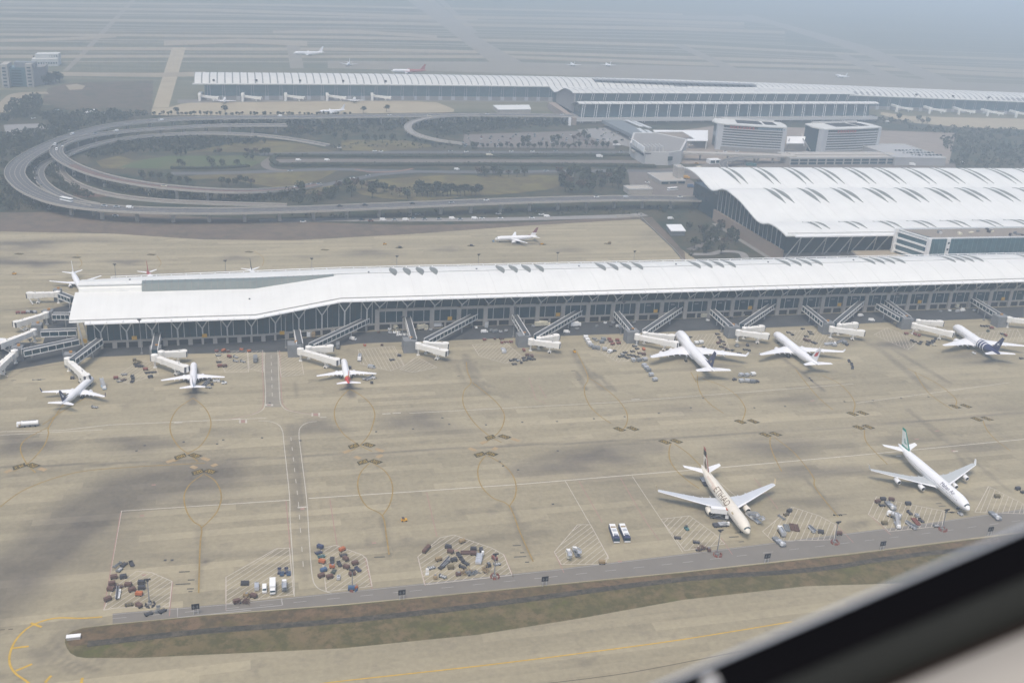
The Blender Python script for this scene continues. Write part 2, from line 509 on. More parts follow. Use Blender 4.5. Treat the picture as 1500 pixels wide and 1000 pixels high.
def build_apron():
    import numpy as np
    xs, ys = np.linspace(AX0, AX1, NX + 1), np.linspace(AY0, AY1, NY + 1)
    X, Y = np.meshgrid(xs, ys)
    S = np.zeros_like(X)
    WX = 6 * np.sin(X / 17.0 + Y / 29.0) + 4 * np.sin(X / 7.3 - Y / 9.1)
    for px, py, a, b, s in BLOBS:
        s = min(.85, s * 1.25)
        c, u, v = G(px, py), G(px + a, py) - G(px - a, py), G(px, py - b) - G(px, py + b)
        det = u.x * v.y - u.y * v.x
        dx, dy = X - c.x, Y - c.y
        p, q = (dx * v.y - dy * v.x) / det * 2, (u.x * dy - u.y * dx) / det * 2
        r = np.sqrt(p * p + q * q) + .18 * np.sin(3.1 * np.arctan2(q, p) + px)
        S = np.maximum(S, s * np.clip(1.35 - r, 0, 1) ** 1.2) + .25 * np.minimum(S, s * np.clip(1.35 - r, 0, 1))
    for pts, w, s in SKIDS:
        P = [G(*p) for p in pts]
        for a, b in zip(P, P[1:]):
            d = b - a
            t = np.clip(((X - a.x) * d.x + (Y - a.y) * d.y) / d.length_squared, 0, 1)
            dist = np.hypot(X - a.x - t * d.x, Y - a.y - t * d.y)
            S = np.maximum(S, s * np.clip(1.6 - dist / w, 0, 1))
    # the edge facing the lawn, beyond the pier and short of the verge
    edge = [(p.x, p.y) for p in gl([(-400, 330), (0, 339), (160, 342), (300, 351), (430, 352), (600, 343), (780, 330), (938, 321)])] + [(p.x, p.y) for p in gl([(985, 362), (1004, 382)])]
    top = np.array([interp(edge[:8], x) for x in xs])
    lim = np.where(xs > edge[7][0], 700.0, np.minimum(top, AY1))
    xr = xs[xs > edge[7][0]]
    Yc = np.minimum(Y, lim[None, :])
    V = np.stack([X, Yc, np.zeros_like(X)], -1).reshape(-1, 3)
    n = NX + 1
    i = (np.arange(NY)[:, None] * n + np.arange(NX)[None, :]).reshape(-1)
    F = np.stack([i, i + 1, i + n + 1, i + n], 1)
    keep = (Yc.reshape(-1)[i + n] - Yc.reshape(-1)[i]) > 1e-3
    F = F[keep]
    me = bpy.data.meshes.new('apron')
    me.from_pydata(V.tolist(), [], F.tolist())
    at = me.attributes.new('soil_and_shadow', 'FLOAT', 'POINT')
    at.data.foreach_set('value', S.reshape(-1).astype('float32'))
    me.materials.append(APRON)
    kind(link('apron', me), 'structure')
    return edge
EDGE = build_apron()
# the apron runs on beyond what the grid covers
strip('apron_margin', [[(-1500, 150), (1400, 150), (1400, 290), (-1500, 290)], [(-1500, 290), (-330, 290), (-330, 905), (-1500, 905)], [(760, 290), (1400, 290), (1400, 700), (760, 700)]], APRON, 0)
sheet('pier_service_yard', gl([(430, 497), (520, 487), (700, 478), (1000, 467), (1500, 449)]) + gl([(1500, 465), (1300, 472), (1120, 480), (1000, 485), (700, 497), (525, 503), (430, 515), (225, 519), (120, 524), (0, 545), (0, 500), (110, 505)]), ASPHD, .012)
sheet('pier_yard_left', gl([(60, 455), (110, 445), (115, 505), (60, 512), (70, 480)]), ASPHD, .016)

# grass island and its ditch
g_pts = gl([(95, 940), (96, 934), (100, 928), (106, 924), (122, 919), (165, 914), (300, 901), (500, 886), (700, 867), (1000, 838), (1250, 811), (1500, 780), (2600, 660)]) + \
        gl([(2600, 800), (1500, 848), (1180, 858), (1000, 878), (850, 905), (700, 929), (500, 949), (350, 956), (200, 963), (125, 963), (112, 961), (103, 956), (98, 949)])
sheet('grass_island', g_pts, GRASS, .02)
BROWNG = patch_mat('brown_grass', [(.145, .10, .058), (.11, .092, .042), (.17, .115, .07), (.09, .07, .042)], [.05, .09, .3])
sheet('brown_grass_strip', gl([(122, 920.5), (165, 915.5), (300, 902.5), (500, 887.5), (700, 868.5), (1000, 839.5), (1250, 812.5), (1500, 781.5), (2600, 661)]) + gl([(2600, 690), (1500, 795), (1200, 833), (1000, 848), (700, 887), (500, 909), (300, 924), (128, 943), (110, 946), (101, 944), (99, 937), (104, 928)]), BROWNG, .028)
ditch = gl([(128, 943), (300, 924), (500, 909), (700, 887), (1000, 848), (1200, 833), (1500, 795), (2600, 690)])
DITCHM = patch_mat('ditch_stone', [(.075, .066, .052), (.105, .09, .068), (.05, .045, .036)], [.15, .5], .9)
def build_ditch():
    b = MB()
    rings = []
    for i, p in enumerate(arc_pts(ditch, 4)):
        w = 1.75
        rings.append([p + Vector((0, o * w, z)) for o, z in ((-.95, .06), (-.75, .16), (-.5, .05), (-.3, .035), (.3, .035), (.5, .05), (.75, .16), (.95, .06))])
    b.loft(rings, cap=False, close=False)
    kind(b.build('drainage_ditch', DITCHM), 'structure')
build_ditch()
# service road along the far edge of the island
sr = gl([(165, 898), (330, 884), (430, 874), (600, 856), (800, 835), (1000, 811), (1350, 767), (1500, 745), (2600, 610)])
sr2 = gl([(165, 913), (300, 900), (500, 884.5), (700, 865.5), (1000, 836.5), (1250, 809), (1500, 778), (2600, 655)])
sheet('service_road', sr + sr2[::-1], SERV, .028)
def dashes(b, pts, w, on, off, mi=0):
    P = [Vector(p) for p in pts]
    for a, c in zip(P, P[1:]):
        d = c - a
        L = d.length
        t = 0
        while t + on < L:
            b.ribbon([a + d * (t / L), a + d * ((t + on) / L)], w, mi)
            t += on + off
def markings(name, draw, mats, z):
    b = MB()
    b.step = .0008
    draw(b)
    b.v = [(v[0], v[1], v[2] + z) for v in b.v]
    return kind(b.build(name, mats), 'structure')
def service_lines(b):
    mid = [(a + c) / 2 for a, c in zip(sr, gl([(165, 913), (330, 898), (430, 890), (600, 875), (800, 856), (1000, 836.5), (1350, 797), (1500, 778), (2600, 655)]))]
    dashes(b, mid, .3, 5, 8)
    b.ribbon([p + Vector((0, -.6, 0)) for p in sr], .3)
    for pts in ([(260, 890), (260, 904), (368, 893)], [(331, 885), (331, 894), (413, 886), (413, 876)], [(414, 886), (412, 876)]):
        b.ribbon(gl(pts), .45)
markings('service_road_lines', service_lines, WLINE, .060)

# the vehicle lane that crosses the apron
lane_l = arc_pts(gl([(387, 515), (387.5, 545), (389, 575), (388, 594), (383, 601), (372, 606), (352, 611), (338, 613)]), 6)
lane_r = arc_pts(gl([(407, 513), (408, 545), (410, 585), (413, 594), (420, 600), (437, 604), (465, 608)]), 6)
sheet('vehicle_lane', gl([(389, 515), (406, 514), (412, 594), (412, 596), (388, 596)]), mat('lane_concrete', (.24, .215, .168), .9, .14, .15), .006)
def lane_lines(b):
    w = .34
    b.ribbon(lane_l, w); b.ribbon(lane_r, w)
    for pts in ([(378, 616), (395, 617), (408, 622), (414, 632), (416, 650), (424, 725), (425, 760), (430, 840), (431, 873)], [(464, 617), (450, 619), (440, 626), (438, 638), (441, 665), (449, 730), (453, 790), (457, 840), (463, 858), (478, 866), (505, 872), (530, 875)]):
        b.ribbon(arc_pts(gl(pts), 5), w)
    dashes(b, gl([(397, 520), (399, 585)]), .3, 5, 6)
    dashes(b, gl([(426, 640), (437, 735), (442, 800), (446, 850)]), .3, 4, 7)
    b.ribbon(gl([(436, 743), (449, 742)]), .9)
    b.ribbon(gl([(388, 593), (400, 593)]), 2.2)
    for x, y in ((351.5, 617), (360.5, 617), (457.5, 607), (467.5, 607)):
        b.ribbon(gl([(x, y - 2.4), (x, y + 2.4)]), .8)
    b.ribbon(gl([(340, 614), (352, 613)]), .6); b.ribbon(gl([(468, 611), (478, 611)]), .6)
    for x, y in ((255, 619), (575, 605), (925, 585), (560, 606)):
        b.ribbon(gl([(x, y), (x + 12, y - .6)]), .8)
markings('lane_lines', lane_lines, mat('lane_white_paint', (.48, .45, .39), .8, .15, .3), .012)
def red_marks(b):
    b.ribbon(gl([(353, 617), (359, 617)]), 3.2); b.ribbon(gl([(459, 607), (466, 607)]), 3.2); b.ribbon(gl([(391, 593), (397, 593)]), 1.3)
    b.ribbon(gl([(440, 745), (446, 744.6)]), 1.6)
    for o in (-1.1,):
        b.ribbon([p + Vector((o, -.3, 0)) for p in lane_l], .4); b.ribbon([p + Vector((-o, -.3, 0)) for p in lane_r], .4)
    for pts in ([(419, 733), (425, 803)], [(483, 730), (494, 800)], [(625, 721), (640, 785)], [(848, 704), (882, 764)], [(909, 700), (945, 762), (965, 790)], [(177, 750), (152, 893)], [(253, 852), (248, 902)], [(331, 846), (331, 893)],
                [(535, 817), (545, 862)], [(612, 816), (623, 857)], [(738, 811), (752, 845)], [(812, 808), (826, 838)], [(1056, 787), (1073, 812)], [(1225, 768), (1250, 794)], [(1105, 700), (1140, 745)], [(775, 553), (785, 585), (800, 590)], [(1273, 753), (1305, 783)], [(790, 565), (800, 583)]):
        b.ribbon(gl(pts), .38)
    for x, y in ((1187, 587), (1370, 631), (1340, 643), (905, 822), (545, 795), (208, 842), (665, 806), (222, 710), (205, 755), (1393, 660)):
        b.ribbon(gl([(x, y), (x + 6, y - .4)]), 1.0)
markings('red_paint_lines', red_marks, mat('faded_red_paint', (.33, .20, .165), .8, .15, .3), .028)
def white_lines(b):
    for pts in ([(152, 893), (178, 748), (425, 732)], [(452, 729.5), (600, 720), (760, 709), (1060, 684), (1250, 667), (1500, 643), (1900, 605)], [(600, 720), (602, 720)]):
        b.ribbon(gl(pts), .45)
    for pts in ([(828, 704), (866, 770), (892, 818)], [(926, 697), (968, 760), (1000, 808)], [(1033, 688), (1100, 745)]):
        b.ribbon(gl(pts), .2)
    b.ribbon(gl([(0, 632), (90, 630), (160, 622), (390, 612)]), .35); b.ribbon(gl([(0, 637), (150, 629)]), .3)
    for pts in ([(60, 402), (200, 401)], [(600, 605), (900, 589), (1250, 562)], [(1255, 590), (1480, 560)]):
        b.ribbon(gl(pts), .3)
    for x, y in ((1060, 512), (1313, 668), (1396, 661)):
        b.ribbon(gl([(x, y), (x + 7, y - .5)]), .8)
markings('stand_white_lines', white_lines, mat('stand_white_paint', (.58, .54, .47), .8, .1, .3), .020)

# hatched no-parking / equipment areas of the stands
HATCH = [([(252, 851), (222, 838), (200, 836), (165, 862), (152, 893), (168, 890), (248, 888)], (.92, -.6)), ([(331, 845), (405, 803), (424, 802), (430, 870), (331, 884)], (.92, -.6)),
         ([(470, 803), (492, 798), (530, 812), (537, 818), (545, 858), (478, 866)], (.9, -.62)), ([(612, 815), (645, 787), (665, 783), (720, 802), (738, 812), (750, 842), (622, 856)], (.9, -.62)),
         ([(812, 808), (846, 768), (865, 768), (891, 815), (886, 826), (822, 826)], (.85, -.65)), ([(968, 760), (1010, 755), (1045, 780), (1062, 796), (1003, 806)], (.75, -.8)),
         ([(1117, 778), (1160, 742), (1200, 755), (1224, 768), (1222, 790), (1132, 792)], (.55, -1.2)), ([(1272, 753), (1284, 727), (1330, 738), (1383, 748), (1380, 770), (1302, 778), (1290, 765)], (.5, -1.2)),
         ([(1428, 750), (1448, 712), (1500, 738), (1500, 752)], (.45, -1.2)),
         ([(525, 512), (577, 507), (592, 535), (572, 543), (528, 533)], (.5, .9)), ([(586, 541), (610, 522), (640, 538), (605, 545)], (.8, -.5)), ([(692, 505), (740, 501), (762, 520), (770, 527), (740, 532), (702, 521)], (.75, -.7)),
         ([(363, 515), (385, 513), (386, 545), (365, 540)], (.8, -.5)), ([(315, 515), (362, 513), (364, 545), (330, 545)], (.8, -.5)), ([(225, 530), (205, 528), (168, 553), (188, 562), (232, 548)], (.8, -.55)), ([(1280, 490), (1300, 480), (1345, 500), (1330, 512)], (.4, 1.)),
         ([(1005, 492), (1060, 488), (1072, 520), (1030, 522), (1012, 510)], (.5, -.8)), ([(1150, 485), (1205, 482), (1230, 505), (1195, 510), (1165, 500)], (.5, -.8)), ([(860, 505), (925, 495), (950, 525), (905, 530)], (.6, -.8)),
         ([(1425, 488), (1490, 482), (1500, 500), (1440, 500)], (.4, -.9)), ([(408, 520), (440, 520), (445, 548), (412, 552)], (.8, -.5))]
def hatch_lines(b):
    for poly, (dx, dy) in HATCH:
        P = gl(poly)
        c = sum((p for p in P), Vector((0, 0, 0))) / len(P)
        cx, cy = photo_x(c)
        d = (G(cx + dx * 10, cy + dy * 10) - G(cx, cy)).normalized()
        n = Vector((-d.y, d.x, 0))
        for a, e in zip(P, P[1:] + P[:1]):
            b.ribbon([a, e], .32)
        lo, hi = min(p.dot(n) for p in P), max(p.dot(n) for p in P)
        k = lo + 2
        while k < hi - 1:
            ts = []
            for a, e in zip(P, P[1:] + P[:1]):
                ka, ke = a.dot(n), e.dot(n)
                if (ka - k) * (ke - k) < 0:
                    ts.append((a + (e - a) * ((k - ka) / (ke - ka))).dot(d))
            ts.sort()
            for t0, t1 in zip(ts[::2], ts[1::2]):
                b.ribbon([n * k + d * t0, n * k + d * t1], .24)
            k += 2.3
markings('stand_hatching', hatch_lines, mat('hatch_white_paint', (.50, .45, .385), .8, .18, .4), .036)

# yellow lead-in lines
LEAD = [[(112, 573), (93, 592), (72, 624), (71, 635), (66, 650), (54, 666), (40, 679), (20, 690)], [(130, 580), (100, 597), (62, 622)], [(72, 625), (46, 638), (33, 648), (30, 658), (33, 668), (40, 680), (52, 692)],
        [(283, 583), (262, 597), (252, 612), (249, 626), (253, 641), (263, 655), (275, 664), (290, 676)], [(283, 583), (297, 594), (306, 607), (309, 622), (304, 638), (292, 654), (275, 664), (255, 676)],
        [(511, 570), (497, 585), (490, 601), (492, 618), (502, 634), (514, 644), (527, 652), (545, 661)], [(513, 570), (530, 580), (543, 592), (549, 606), (546, 622), (540, 637), (527, 652), (510, 662)],
        [(683, 530), (685, 545), (690, 560), (680, 572), (678, 588), (683, 602), (693, 617), (706, 630), (721, 641), (735, 648)], [(692, 560), (711, 575), (728, 590), (738, 605), (738, 618), (732, 631), (721, 641), (706, 651)],
        [(845, 515), (861, 551), (856, 567), (858, 582), (866, 597), (880, 610), (895, 620)], [(862, 553), (885, 568), (905, 585), (917, 602), (919, 615), (915, 626), (907, 632)],
        [(1022, 548), (1022, 562), (1028, 578), (1042, 593), (1060, 605)], [(1030, 555), (1060, 566), (1080, 580), (1091, 596), (1091, 606), (1087, 617)],
        [(1165, 540), (1180, 560), (1200, 583), (1220, 600)], [(1205, 550), (1228, 561), (1244, 576), (1252, 590), (1251, 600), (1248, 608)], [(1330, 540), (1370, 560), (1393, 577), (1401, 587), (1399, 596)], [(1340, 545), (1360, 575), (1395, 600)],
        [(298, 694), (280, 707), (271, 721), (270, 735), (275, 752), (284, 764), (295, 773), (293, 800), (291, 868)], [(300, 694), (314, 703), (322, 716), (324, 730), (319, 747), (309, 760), (295, 773)],
        [(541, 678), (529, 691), (524, 707), (527, 725), (538, 742), (560, 755), (566, 785), (570, 812)], [(546, 678), (563, 689), (573, 704), (575, 722), (570, 740), (560, 755)],
        [(711, 667), (702, 680), (700, 695), (706, 713), (722, 729), (746, 741), (762, 780), (781, 822)], [(715, 667), (738, 681), (751, 696), (756, 712), (754, 728), (746, 741)],
        [(983, 648), (980, 661), (982, 675), (992, 690), (1008, 704), (1024, 715)], [(988, 650), (1008, 664), (1028, 684)], [(1129, 638), (1128, 650), (1134, 668), (1145, 690)], [(1134, 640), (1160, 660), (1178, 680), (1192, 700), (1195, 715), (1228, 757)],
        [(1266, 629), (1268, 645), (1280, 660), (1300, 680)], [(1440, 616), (1446, 630), (1460, 645), (1480, 660)], [(0, 742), (40, 715), (110, 692), (190, 684), (300, 678)], [(1020, 560), (1012, 545)],
        [(230, 375), (236, 385), (232, 392)], [(372, 368), (386, 378), (384, 390)], [(112, 372), (120, 385), (116, 392)]]
def lead_lines(b):
    for i, pts in enumerate(LEAD):
        b.ribbon(arc_pts(gl(pts), 6), .56)
markings('lead_in_lines', lead_lines, mat('lead_in_paint', (.29, .195, .05), .8, .25, .25), .044)
def taxi_lines(b):
    b.ribbon(arc_pts(gl([(430, 1006), (500, 997), (700, 975), (860, 955), (1000, 936), (1160, 910)]), 4), .55)
    b.ribbon(arc_pts(gl([(150, 903), (120, 905), (80, 905), (48, 915), (27, 932), (16, 952), (14, 970), (22, 985), (40, 998), (52, 1008)]), 6), .75)
    for p, q in (((45, 912), (61, 918)), ((17, 949), (42, 946)), ((23, 982), (47, 972)), ((66, 999), (75, 989)), ((118, 1003), (121, 992))):
        b.ribbon(gl([p, q]), .95)
markings('taxiway_yellow_lines', taxi_lines, mat('bright_yellow_paint', (.52, .33, .045), .8, .18, .3), .052)
def taxi_dark(b):
    b.ribbon(arc_pts(gl([(760, 1005), (900, 988), (1000, 970), (1100, 950)]), 4), .35)
    dashes(b, gl([(0, 922), (30, 920)]), .5, 1.6, 1.2)
markings('taxiway_dark_joint', taxi_dark, mat('tar_joint', (.10, .075, .05), .9, .2), .020)

# code boards painted at the lead-in lines: black fields with yellow figures
BOARDS = [(28, 683), (48, 681.5), (264, 668.5), (285.5, 667), (289.5, 691.3), (308, 690.3), (518, 653), (540, 651.5), (531.5, 676.5), (550, 676), (718, 640.5), (739, 639.5), (702.5, 665.5), (719.5, 664.5), (907.5, 628.5), (927, 627.5),
          (974, 647), (990.5, 646), (1084.5, 617.5), (1103.5, 617), (1121, 636.5), (1136, 635.5), (1248.5, 606), (1264, 604.8), (1258, 626), (1272, 625), (1398.5, 595.3), (1415, 594.5), (1431, 613.8), (1446, 613),
          (112, 377), (222, 373), (365, 369), (476, 366), (585, 363), (690, 360), (795, 358), (890, 357), (28, 372)]
def place_boards():
    for i, (px, py) in enumerate(BOARDS):
        c = G(px, py)
        left = i % 2 == 0
        far = py < 400
        dx, dy = (5.2, -1.6 if left else 1.6) if px < 800 else (4.6, 1.8)
        if far: dx, dy = 3.6, .3
        a = (G(px + dx, py + dy) - G(px - dx, py - dy)).normalized()
        n = Vector((-a.y, a.x, 0))
        L, W = (5.8, 3.8)
        b = MB()
        b.poly([c + a * (sx * L / 2 + sy * .5) + n * (sy * W / 2) + Vector((0, 0, .064)) for sx, sy in ((-1, -1), (1, -1), (1, 1), (-1, 1))])
        o = kind(b.build('painted_stand_code', BLACKP), 'structure')
        t = MB()
        t.step = .0008
        for k in range(3):
            e = c + a * ((k - 1) * 1.5)
            for (x0, y0, x1, y1) in [((-.45, 1.1, .45, 1.1), (.45, 0, .45, 1.1), (-.45, 0, .45, 0), (-.45, -1.1, -.45, 0), (-.45, -1.1, .45, -1.1), (.45, -1.1, .45, 0), (-.45, 0, -.45, 1.1))[q] for q in {'2': (0, 1, 2, 3, 4), '0': (0, 1, 3, 4, 5, 6), '3': (0, 1, 2, 5, 4), '5': (0, 6, 2, 5, 4)}['2' if k == 0 else random.choice('0235')]]:
                p, q = e + a * x0 + n * y0, e + a * x1 + n * y1
                if abs(x0 - x1) < .01 and far: continue
                t.ribbon([p + Vector((0, 0, .072)), q + Vector((0, 0, .072))], .3)
        if t.f:
            t.build('figures', YFAINT, o)
    b = MB()
    for (px, py, dx, dy) in ((250, 675, 12, -4), (301, 672, 11, 3.5), (284, 684, 8, 3), (314, 681, 8, -3), (508, 661, 10, -4), (556, 659, 12, 4), (524, 670, 8, 3), (556, 668, 8, -4), (708, 648, 8, -3), (755, 644, 12, 3.5), (692, 658, 10, 4), (725, 657, 5, -4), (12, 690, 10, -4), (62, 687, 10, 3)):
        b.ribbon(gl([(px - dx / 2, py - dy / 2), (px + dx / 2, py + dy / 2)]), 2.4)
    b.v = [(v[0], v[1], .058) for v in b.v]
    kind(b.build('worn_guide_arrows', mat('arrow_paint', (.36, .26, .14), .85, .12, .3)), 'structure')
place_boards()
# stop bars and gate marks on the stands (dark painted bars beside the stop points)
def stop_bars(b):
    for x, y, l in ((270, 837, 8), (280, 849, 5), (268, 855, 11), (279, 862, 5), (279, 866, 3), (556, 815.5, 8), (757, 798.5, 6), (765, 809, 3), (762, 815, 9), (772, 823, 3), (1075, 786, 7), (1080, 780, 4), (1086, 793, 4), (1380, 741, 5), (1392, 750, 6),
                    (57, 556, 4), (20, 557, 4), (840, 543, 3), (672, 551, 2), (848, 556, 3), (1375, 737, 4)):
        b.ribbon(gl([(x - l, y + l * .05), (x + l, y - l * .05)]), .7)
markings('stop_point_bars', stop_bars, mat('dark_bar_paint', (.085, .08, .07), .8, .2), .066)
# small covers and plates on the concrete
def covers(b):
    for x, y in ((212, 652), (269, 647), (327, 644), (551, 632), (605, 628), (658, 621), (712, 622), (816, 617), (765, 618), (965, 605), (915, 610), (1012, 597), (1105, 597), (1150, 595), (1237, 588), (1279, 586), (817, 660), (1320, 583), (732, 676), (737, 682), (759, 688), (810, 738), (395, 590), (440, 645), (318, 650), (384, 641), (242, 820), (252, 820), (648, 612), (1360, 581), (200, 660), (870, 613), (1030, 583)):
        b.box(G(x, y) + Vector((0, 0, .004)), (1.1, 1.1, .08))
kind((lambda b: (covers(b), b)[1])(MB()).build('fuel_pit_covers', PAINT['dark']), 'stuff')

# ---------------------------------------------------------------- land between the terminals
verge = [Vector((p[0], p[1], 0)) for p in EDGE[:8]]
sheet('brown_verge', verge + gl([(985, 362), (1004, 382), (1003, 370), (985, 350), (955, 318), (900, 319), (750, 327), (600, 330), (440, 325), (250, 315), (120, 311), (0, 311), (-400, 318)]), BANK, .03)
# parapet kerb round the end of the verge
kb = MB()
for a, b_ in zip(gl([(940, 321), (985, 364), (1000, 382)]), gl([(985, 364), (1000, 382), (1001, 383)])):
    kb.bar(a + Vector((0, 0, .8)), b_ + Vector((0, 0, .8)), .4, 1.6)
tag(kb.build('boundary_wall', CONCD), 'low grey wall closing the far apron near the big terminal', 'wall')
for nm, pts, m, z in (('yellow_lawn', [(498, 268), (560, 262), (640, 257), (750, 256), (822, 257), (820, 272), (800, 278), (745, 284), (690, 287), (620, 294), (560, 290), (530, 285)], LAWN, -.10),
                      ('pale_lawn', [(375, 203), (430, 207), (500, 224), (470, 226), (400, 224), (300, 222), (255, 226), (320, 214)], LAWN, -.10), ('rough_lawn', [(360, 250), (500, 247), (470, 262), (440, 272), (400, 274), (330, 262), (255, 262), (300, 254)], LAWN, -.09),
                      ('green_lawn', [(250, 228), (370, 228), (400, 230), (365, 245), (250, 248), (175, 245), (200, 235)], patch_mat('green_turf', [(.075, .10, .042), (.10, .10, .05)], [.02]), -.08), ('left_lawn', [(140, 236), (175, 228), (200, 236), (180, 248), (150, 246)], LAWN, -.085),
                      ('small_lawn', [(440, 276), (480, 268), (500, 275), (460, 284), (436, 285)], LAWN, -.08), ('middle_lawn', [(500, 205), (590, 205), (640, 214), (560, 222), (500, 220)], LAWN, -.085),
                      ('left_turf', [(20, 238), (70, 225), (66, 250), (40, 258), (20, 262)], MATS['green_turf'], -.09), ('russet_planting', [(100, 275), (150, 280), (160, 288), (110, 289)], patch_mat('russet_ground', [(.13, .075, .055), (.09, .075, .05)], [.05]), -.08)):
    sheet(nm, gl(pts), m, z)
def ground_road(name, pts, w, m=ASPH, z=-.05):
    b = MB()
    b.ribbon(arc_pts(gl(pts), 5), w)
    b.v = [(v[0], v[1], v[2] + z) for v in b.v]
    return kind(b.build(name, m), 'structure')
ROADB = mat('brown_grey_road', (.155, .135, .12), .9, .1, .1)
ground_road('park_road', [(380, 226), (480, 224), (600, 223), (760, 223), (960, 223)], 14)
ground_road('middle_road', [(400, 236), (470, 235), (600, 235.5), (760, 236), (940, 237)], 17, ROADB, -.046)
ground_road('lower_road', [(250, 254), (340, 253), (480, 248), (560, 250), (700, 252), (900, 250), (1010, 252)], 13, ASPH, -.042)
ground_road('link_road', [(405, 228), (394, 234), (388, 240), (395, 247), (420, 250)], 9, ROADB, -.038)
ground_road('slip_road', [(430, 277), (480, 270), (520, 262), (560, 255), (620, 251)], 11, ASPH, -.034)
ground_road('yard_road_left', [(0, 165), (15, 148), (30, 138), (70, 136)], 22, FARCON, -.05)
ground_road('verge_track', [(380, 324), (480, 322), (600, 322), (740, 321), (900, 317), (945, 314)], 12, CONCD, .045)
ground_road('red_brick_walk', [(520, 248), (545, 252), (580, 251), (605, 247)], 4, mat('brick_paving', (.22, .13, .10), .9, .15), -.03)
ground_road('garden_road', [(1012, 372), (1040, 372), (1060, 368), (1085, 370), (1092, 378)], 7, CONCD, .01)
ground_road('garden_path', [(1010, 366), (1030, 358), (1045, 352), (1058, 348)], 7, ROADB, .012)
sheet('car_park_ground', gl([(680, 197), (845, 192), (905, 206), (900, 218), (700, 216), (678, 211)]), ROADB, -.06)
sheet('terminal_forecourt', gl([(845, 190), (900, 186), (960, 196), (985, 215), (925, 216), (900, 210), (860, 200)]), CONCD, -.055)
sheet('yard_paving', gl([(920, 250), (1010, 245), (1060, 235), (1400, 240), (1400, 262), (1010, 262), (1045, 290), (925, 290)]), ROADB, -.05)
sheet('hotel_forecourt', gl([(925, 200), (1060, 183), (1400, 195), (1390, 240), (1000, 240), (960, 222)]), mat('warm_paving', (.24, .20, .165), .9, .15, .05), -.06)
sheet('inner_yard', [(440, 700), (1300, 700), (1300, 880), (440, 880)], CONCD, -.045)
sheet('left_car_park', gl([(5, 183), (60, 181), (75, 186), (35, 198), (10, 200)]), CONCD, -.05)
# T1 side apron and airfield taxiways
def px_band(rows):
    """far strip given by its upper and lower edge in the photograph"""
    return [tuple(p) for p in gl([(x, t) for x, t, _ in rows]) + gl([(x, b) for x, _, b in rows[::-1]])]
strip('far_apron', [px_band([(222, 159, 168.5), (246, 158, 169.2), (266, 152, 169.3), (290, 149, 169), (420, 148, 168), (560, 147, 166), (640, 150, 165), (665, 160, 164)]), px_band([(1290, 164, 168), (1330, 170, 179), (1400, 172, 186), (1500, 174, 190), (1900, 182, 212)]), gl([(252, 70), (272, 70), (247, 157.6), (223, 158.6)])], FARAPR, -.09)
strip('far_apron_yard', [px_band([(260, 146, 151), (420, 143, 149), (560, 141, 148), (840, 143, 150)])], mat('far_yard', (.17, .155, .14), .9, .1, .05), -.085)
BANDS = [[(-300, 84, 91), (0, 80.5, 85.5), (250, 80.5, 84.5), (500, 81, 85), (750, 81.5, 85.5), (1000, 90.5, 95.5), (1250, 97, 101), (1500, 108, 114), (1900, 135, 142)], [(-300, 72, 77), (0, 68.5, 73), (250, 69.5, 74), (500, 70, 74.5), (750, 75, 79), (1000, 82, 86), (1250, 90, 94), (1500, 102, 107), (1900, 125, 130)],
         [(-300, 62, 66), (0, 58, 62), (100, 55, 59), (170, 51, 55)], [(0, 49, 52.5), (250, 50.5, 54), (500, 53, 57), (750, 58, 62), (1000, 65, 69), (1250, 78, 81), (1330, 80, 83), (1500, 86, 90)],
         [(0, 26, 29.5), (250, 29, 33), (500, 31, 35), (750, 36, 40), (1000, 40, 45), (1150, 46, 50)], [(0, 10, 13), (300, 13, 17), (600, 22, 26), (900, 27, 31), (1090, 33, 37)], [(0, 17, 19), (350, 21, 23), (700, 28, 30)],
         [(0, 2, 5), (400, 6, 9), (800, 14, 17), (1000, 20, 23)], [(60, 105, 111), (140, 106.5, 112), (235, 107, 113), (300, 105, 112)], [(240, 60, 67), (350, 57, 63), (450, 60, 68)], [(400, 45, 49), (520, 44, 49), (640, 52, 56)]]
strip('far_taxiways', [px_band(r) for r in BANDS], FARCON, -.10)
strip('far_cross_taxiways', [gl(p) for p in ([(419, 62), (438, 62), (445, 100), (425, 100)], [(596, 0), (636, 0), (700, 55), (780, 100), (735, 104), (690, 70), (640, 32)],
      [(700, 20), (1090, 24), (1140, 38), (1085, 30)], [(1085, 22), (1100, 22), (1270, 68), (1420, 128), (1385, 128), (1255, 76)], [(985, 65), (1000, 65), (1120, 118), (1095, 118)], [(1220, 80), (1240, 80), (1350, 128), (1320, 128)])], FARCON2, -.075)
TRACKS = []
for r, offs in ((BANDS[0], (-4.5, 9)), (BANDS[3], (-7, 7.5, 11)), (BANDS[4], (-6, 7.5, 12, 17)), (BANDS[5], (-4, 6.5))):
    for k, o in enumerate(offs):
        TRACKS.append([(x, t + o, t + o + 1.3 + .5 * (k % 2)) for x, t, _ in r if t + o > 0])
strip('far_tracks', [px_band(r) for r in TRACKS if len(r) > 1], mat('far_bare_strip', (.20, .175, .125), .9, .15, .02), -.135)
strip('far_airfield_road', [gl(p) for p in ([(192, 0), (199, 0), (120, 85), (100, 104), (92, 104), (112, 84)], [(640, 0), (650, 0), (700, 48), (692, 50)])], FARCON2, -.105)
strip('far_stand_apron', [px_band([(480, 89, 100), (600, 90, 103), (760, 92, 108), (1000, 97, 118), (1200, 104, 127), (1400, 120, 138), (1500, 124, 142), (1900, 140, 170)])], FARCON2, -.115)
strip('left_field_earth', [gl([(70, 130), (100, 122), (225, 118), (222, 165), (120, 165), (60, 150)])], patch_mat('bare_field', [(.095, .08, .055), (.07, .07, .045), (.12, .09, .065)], [.02, .05]), -.1)
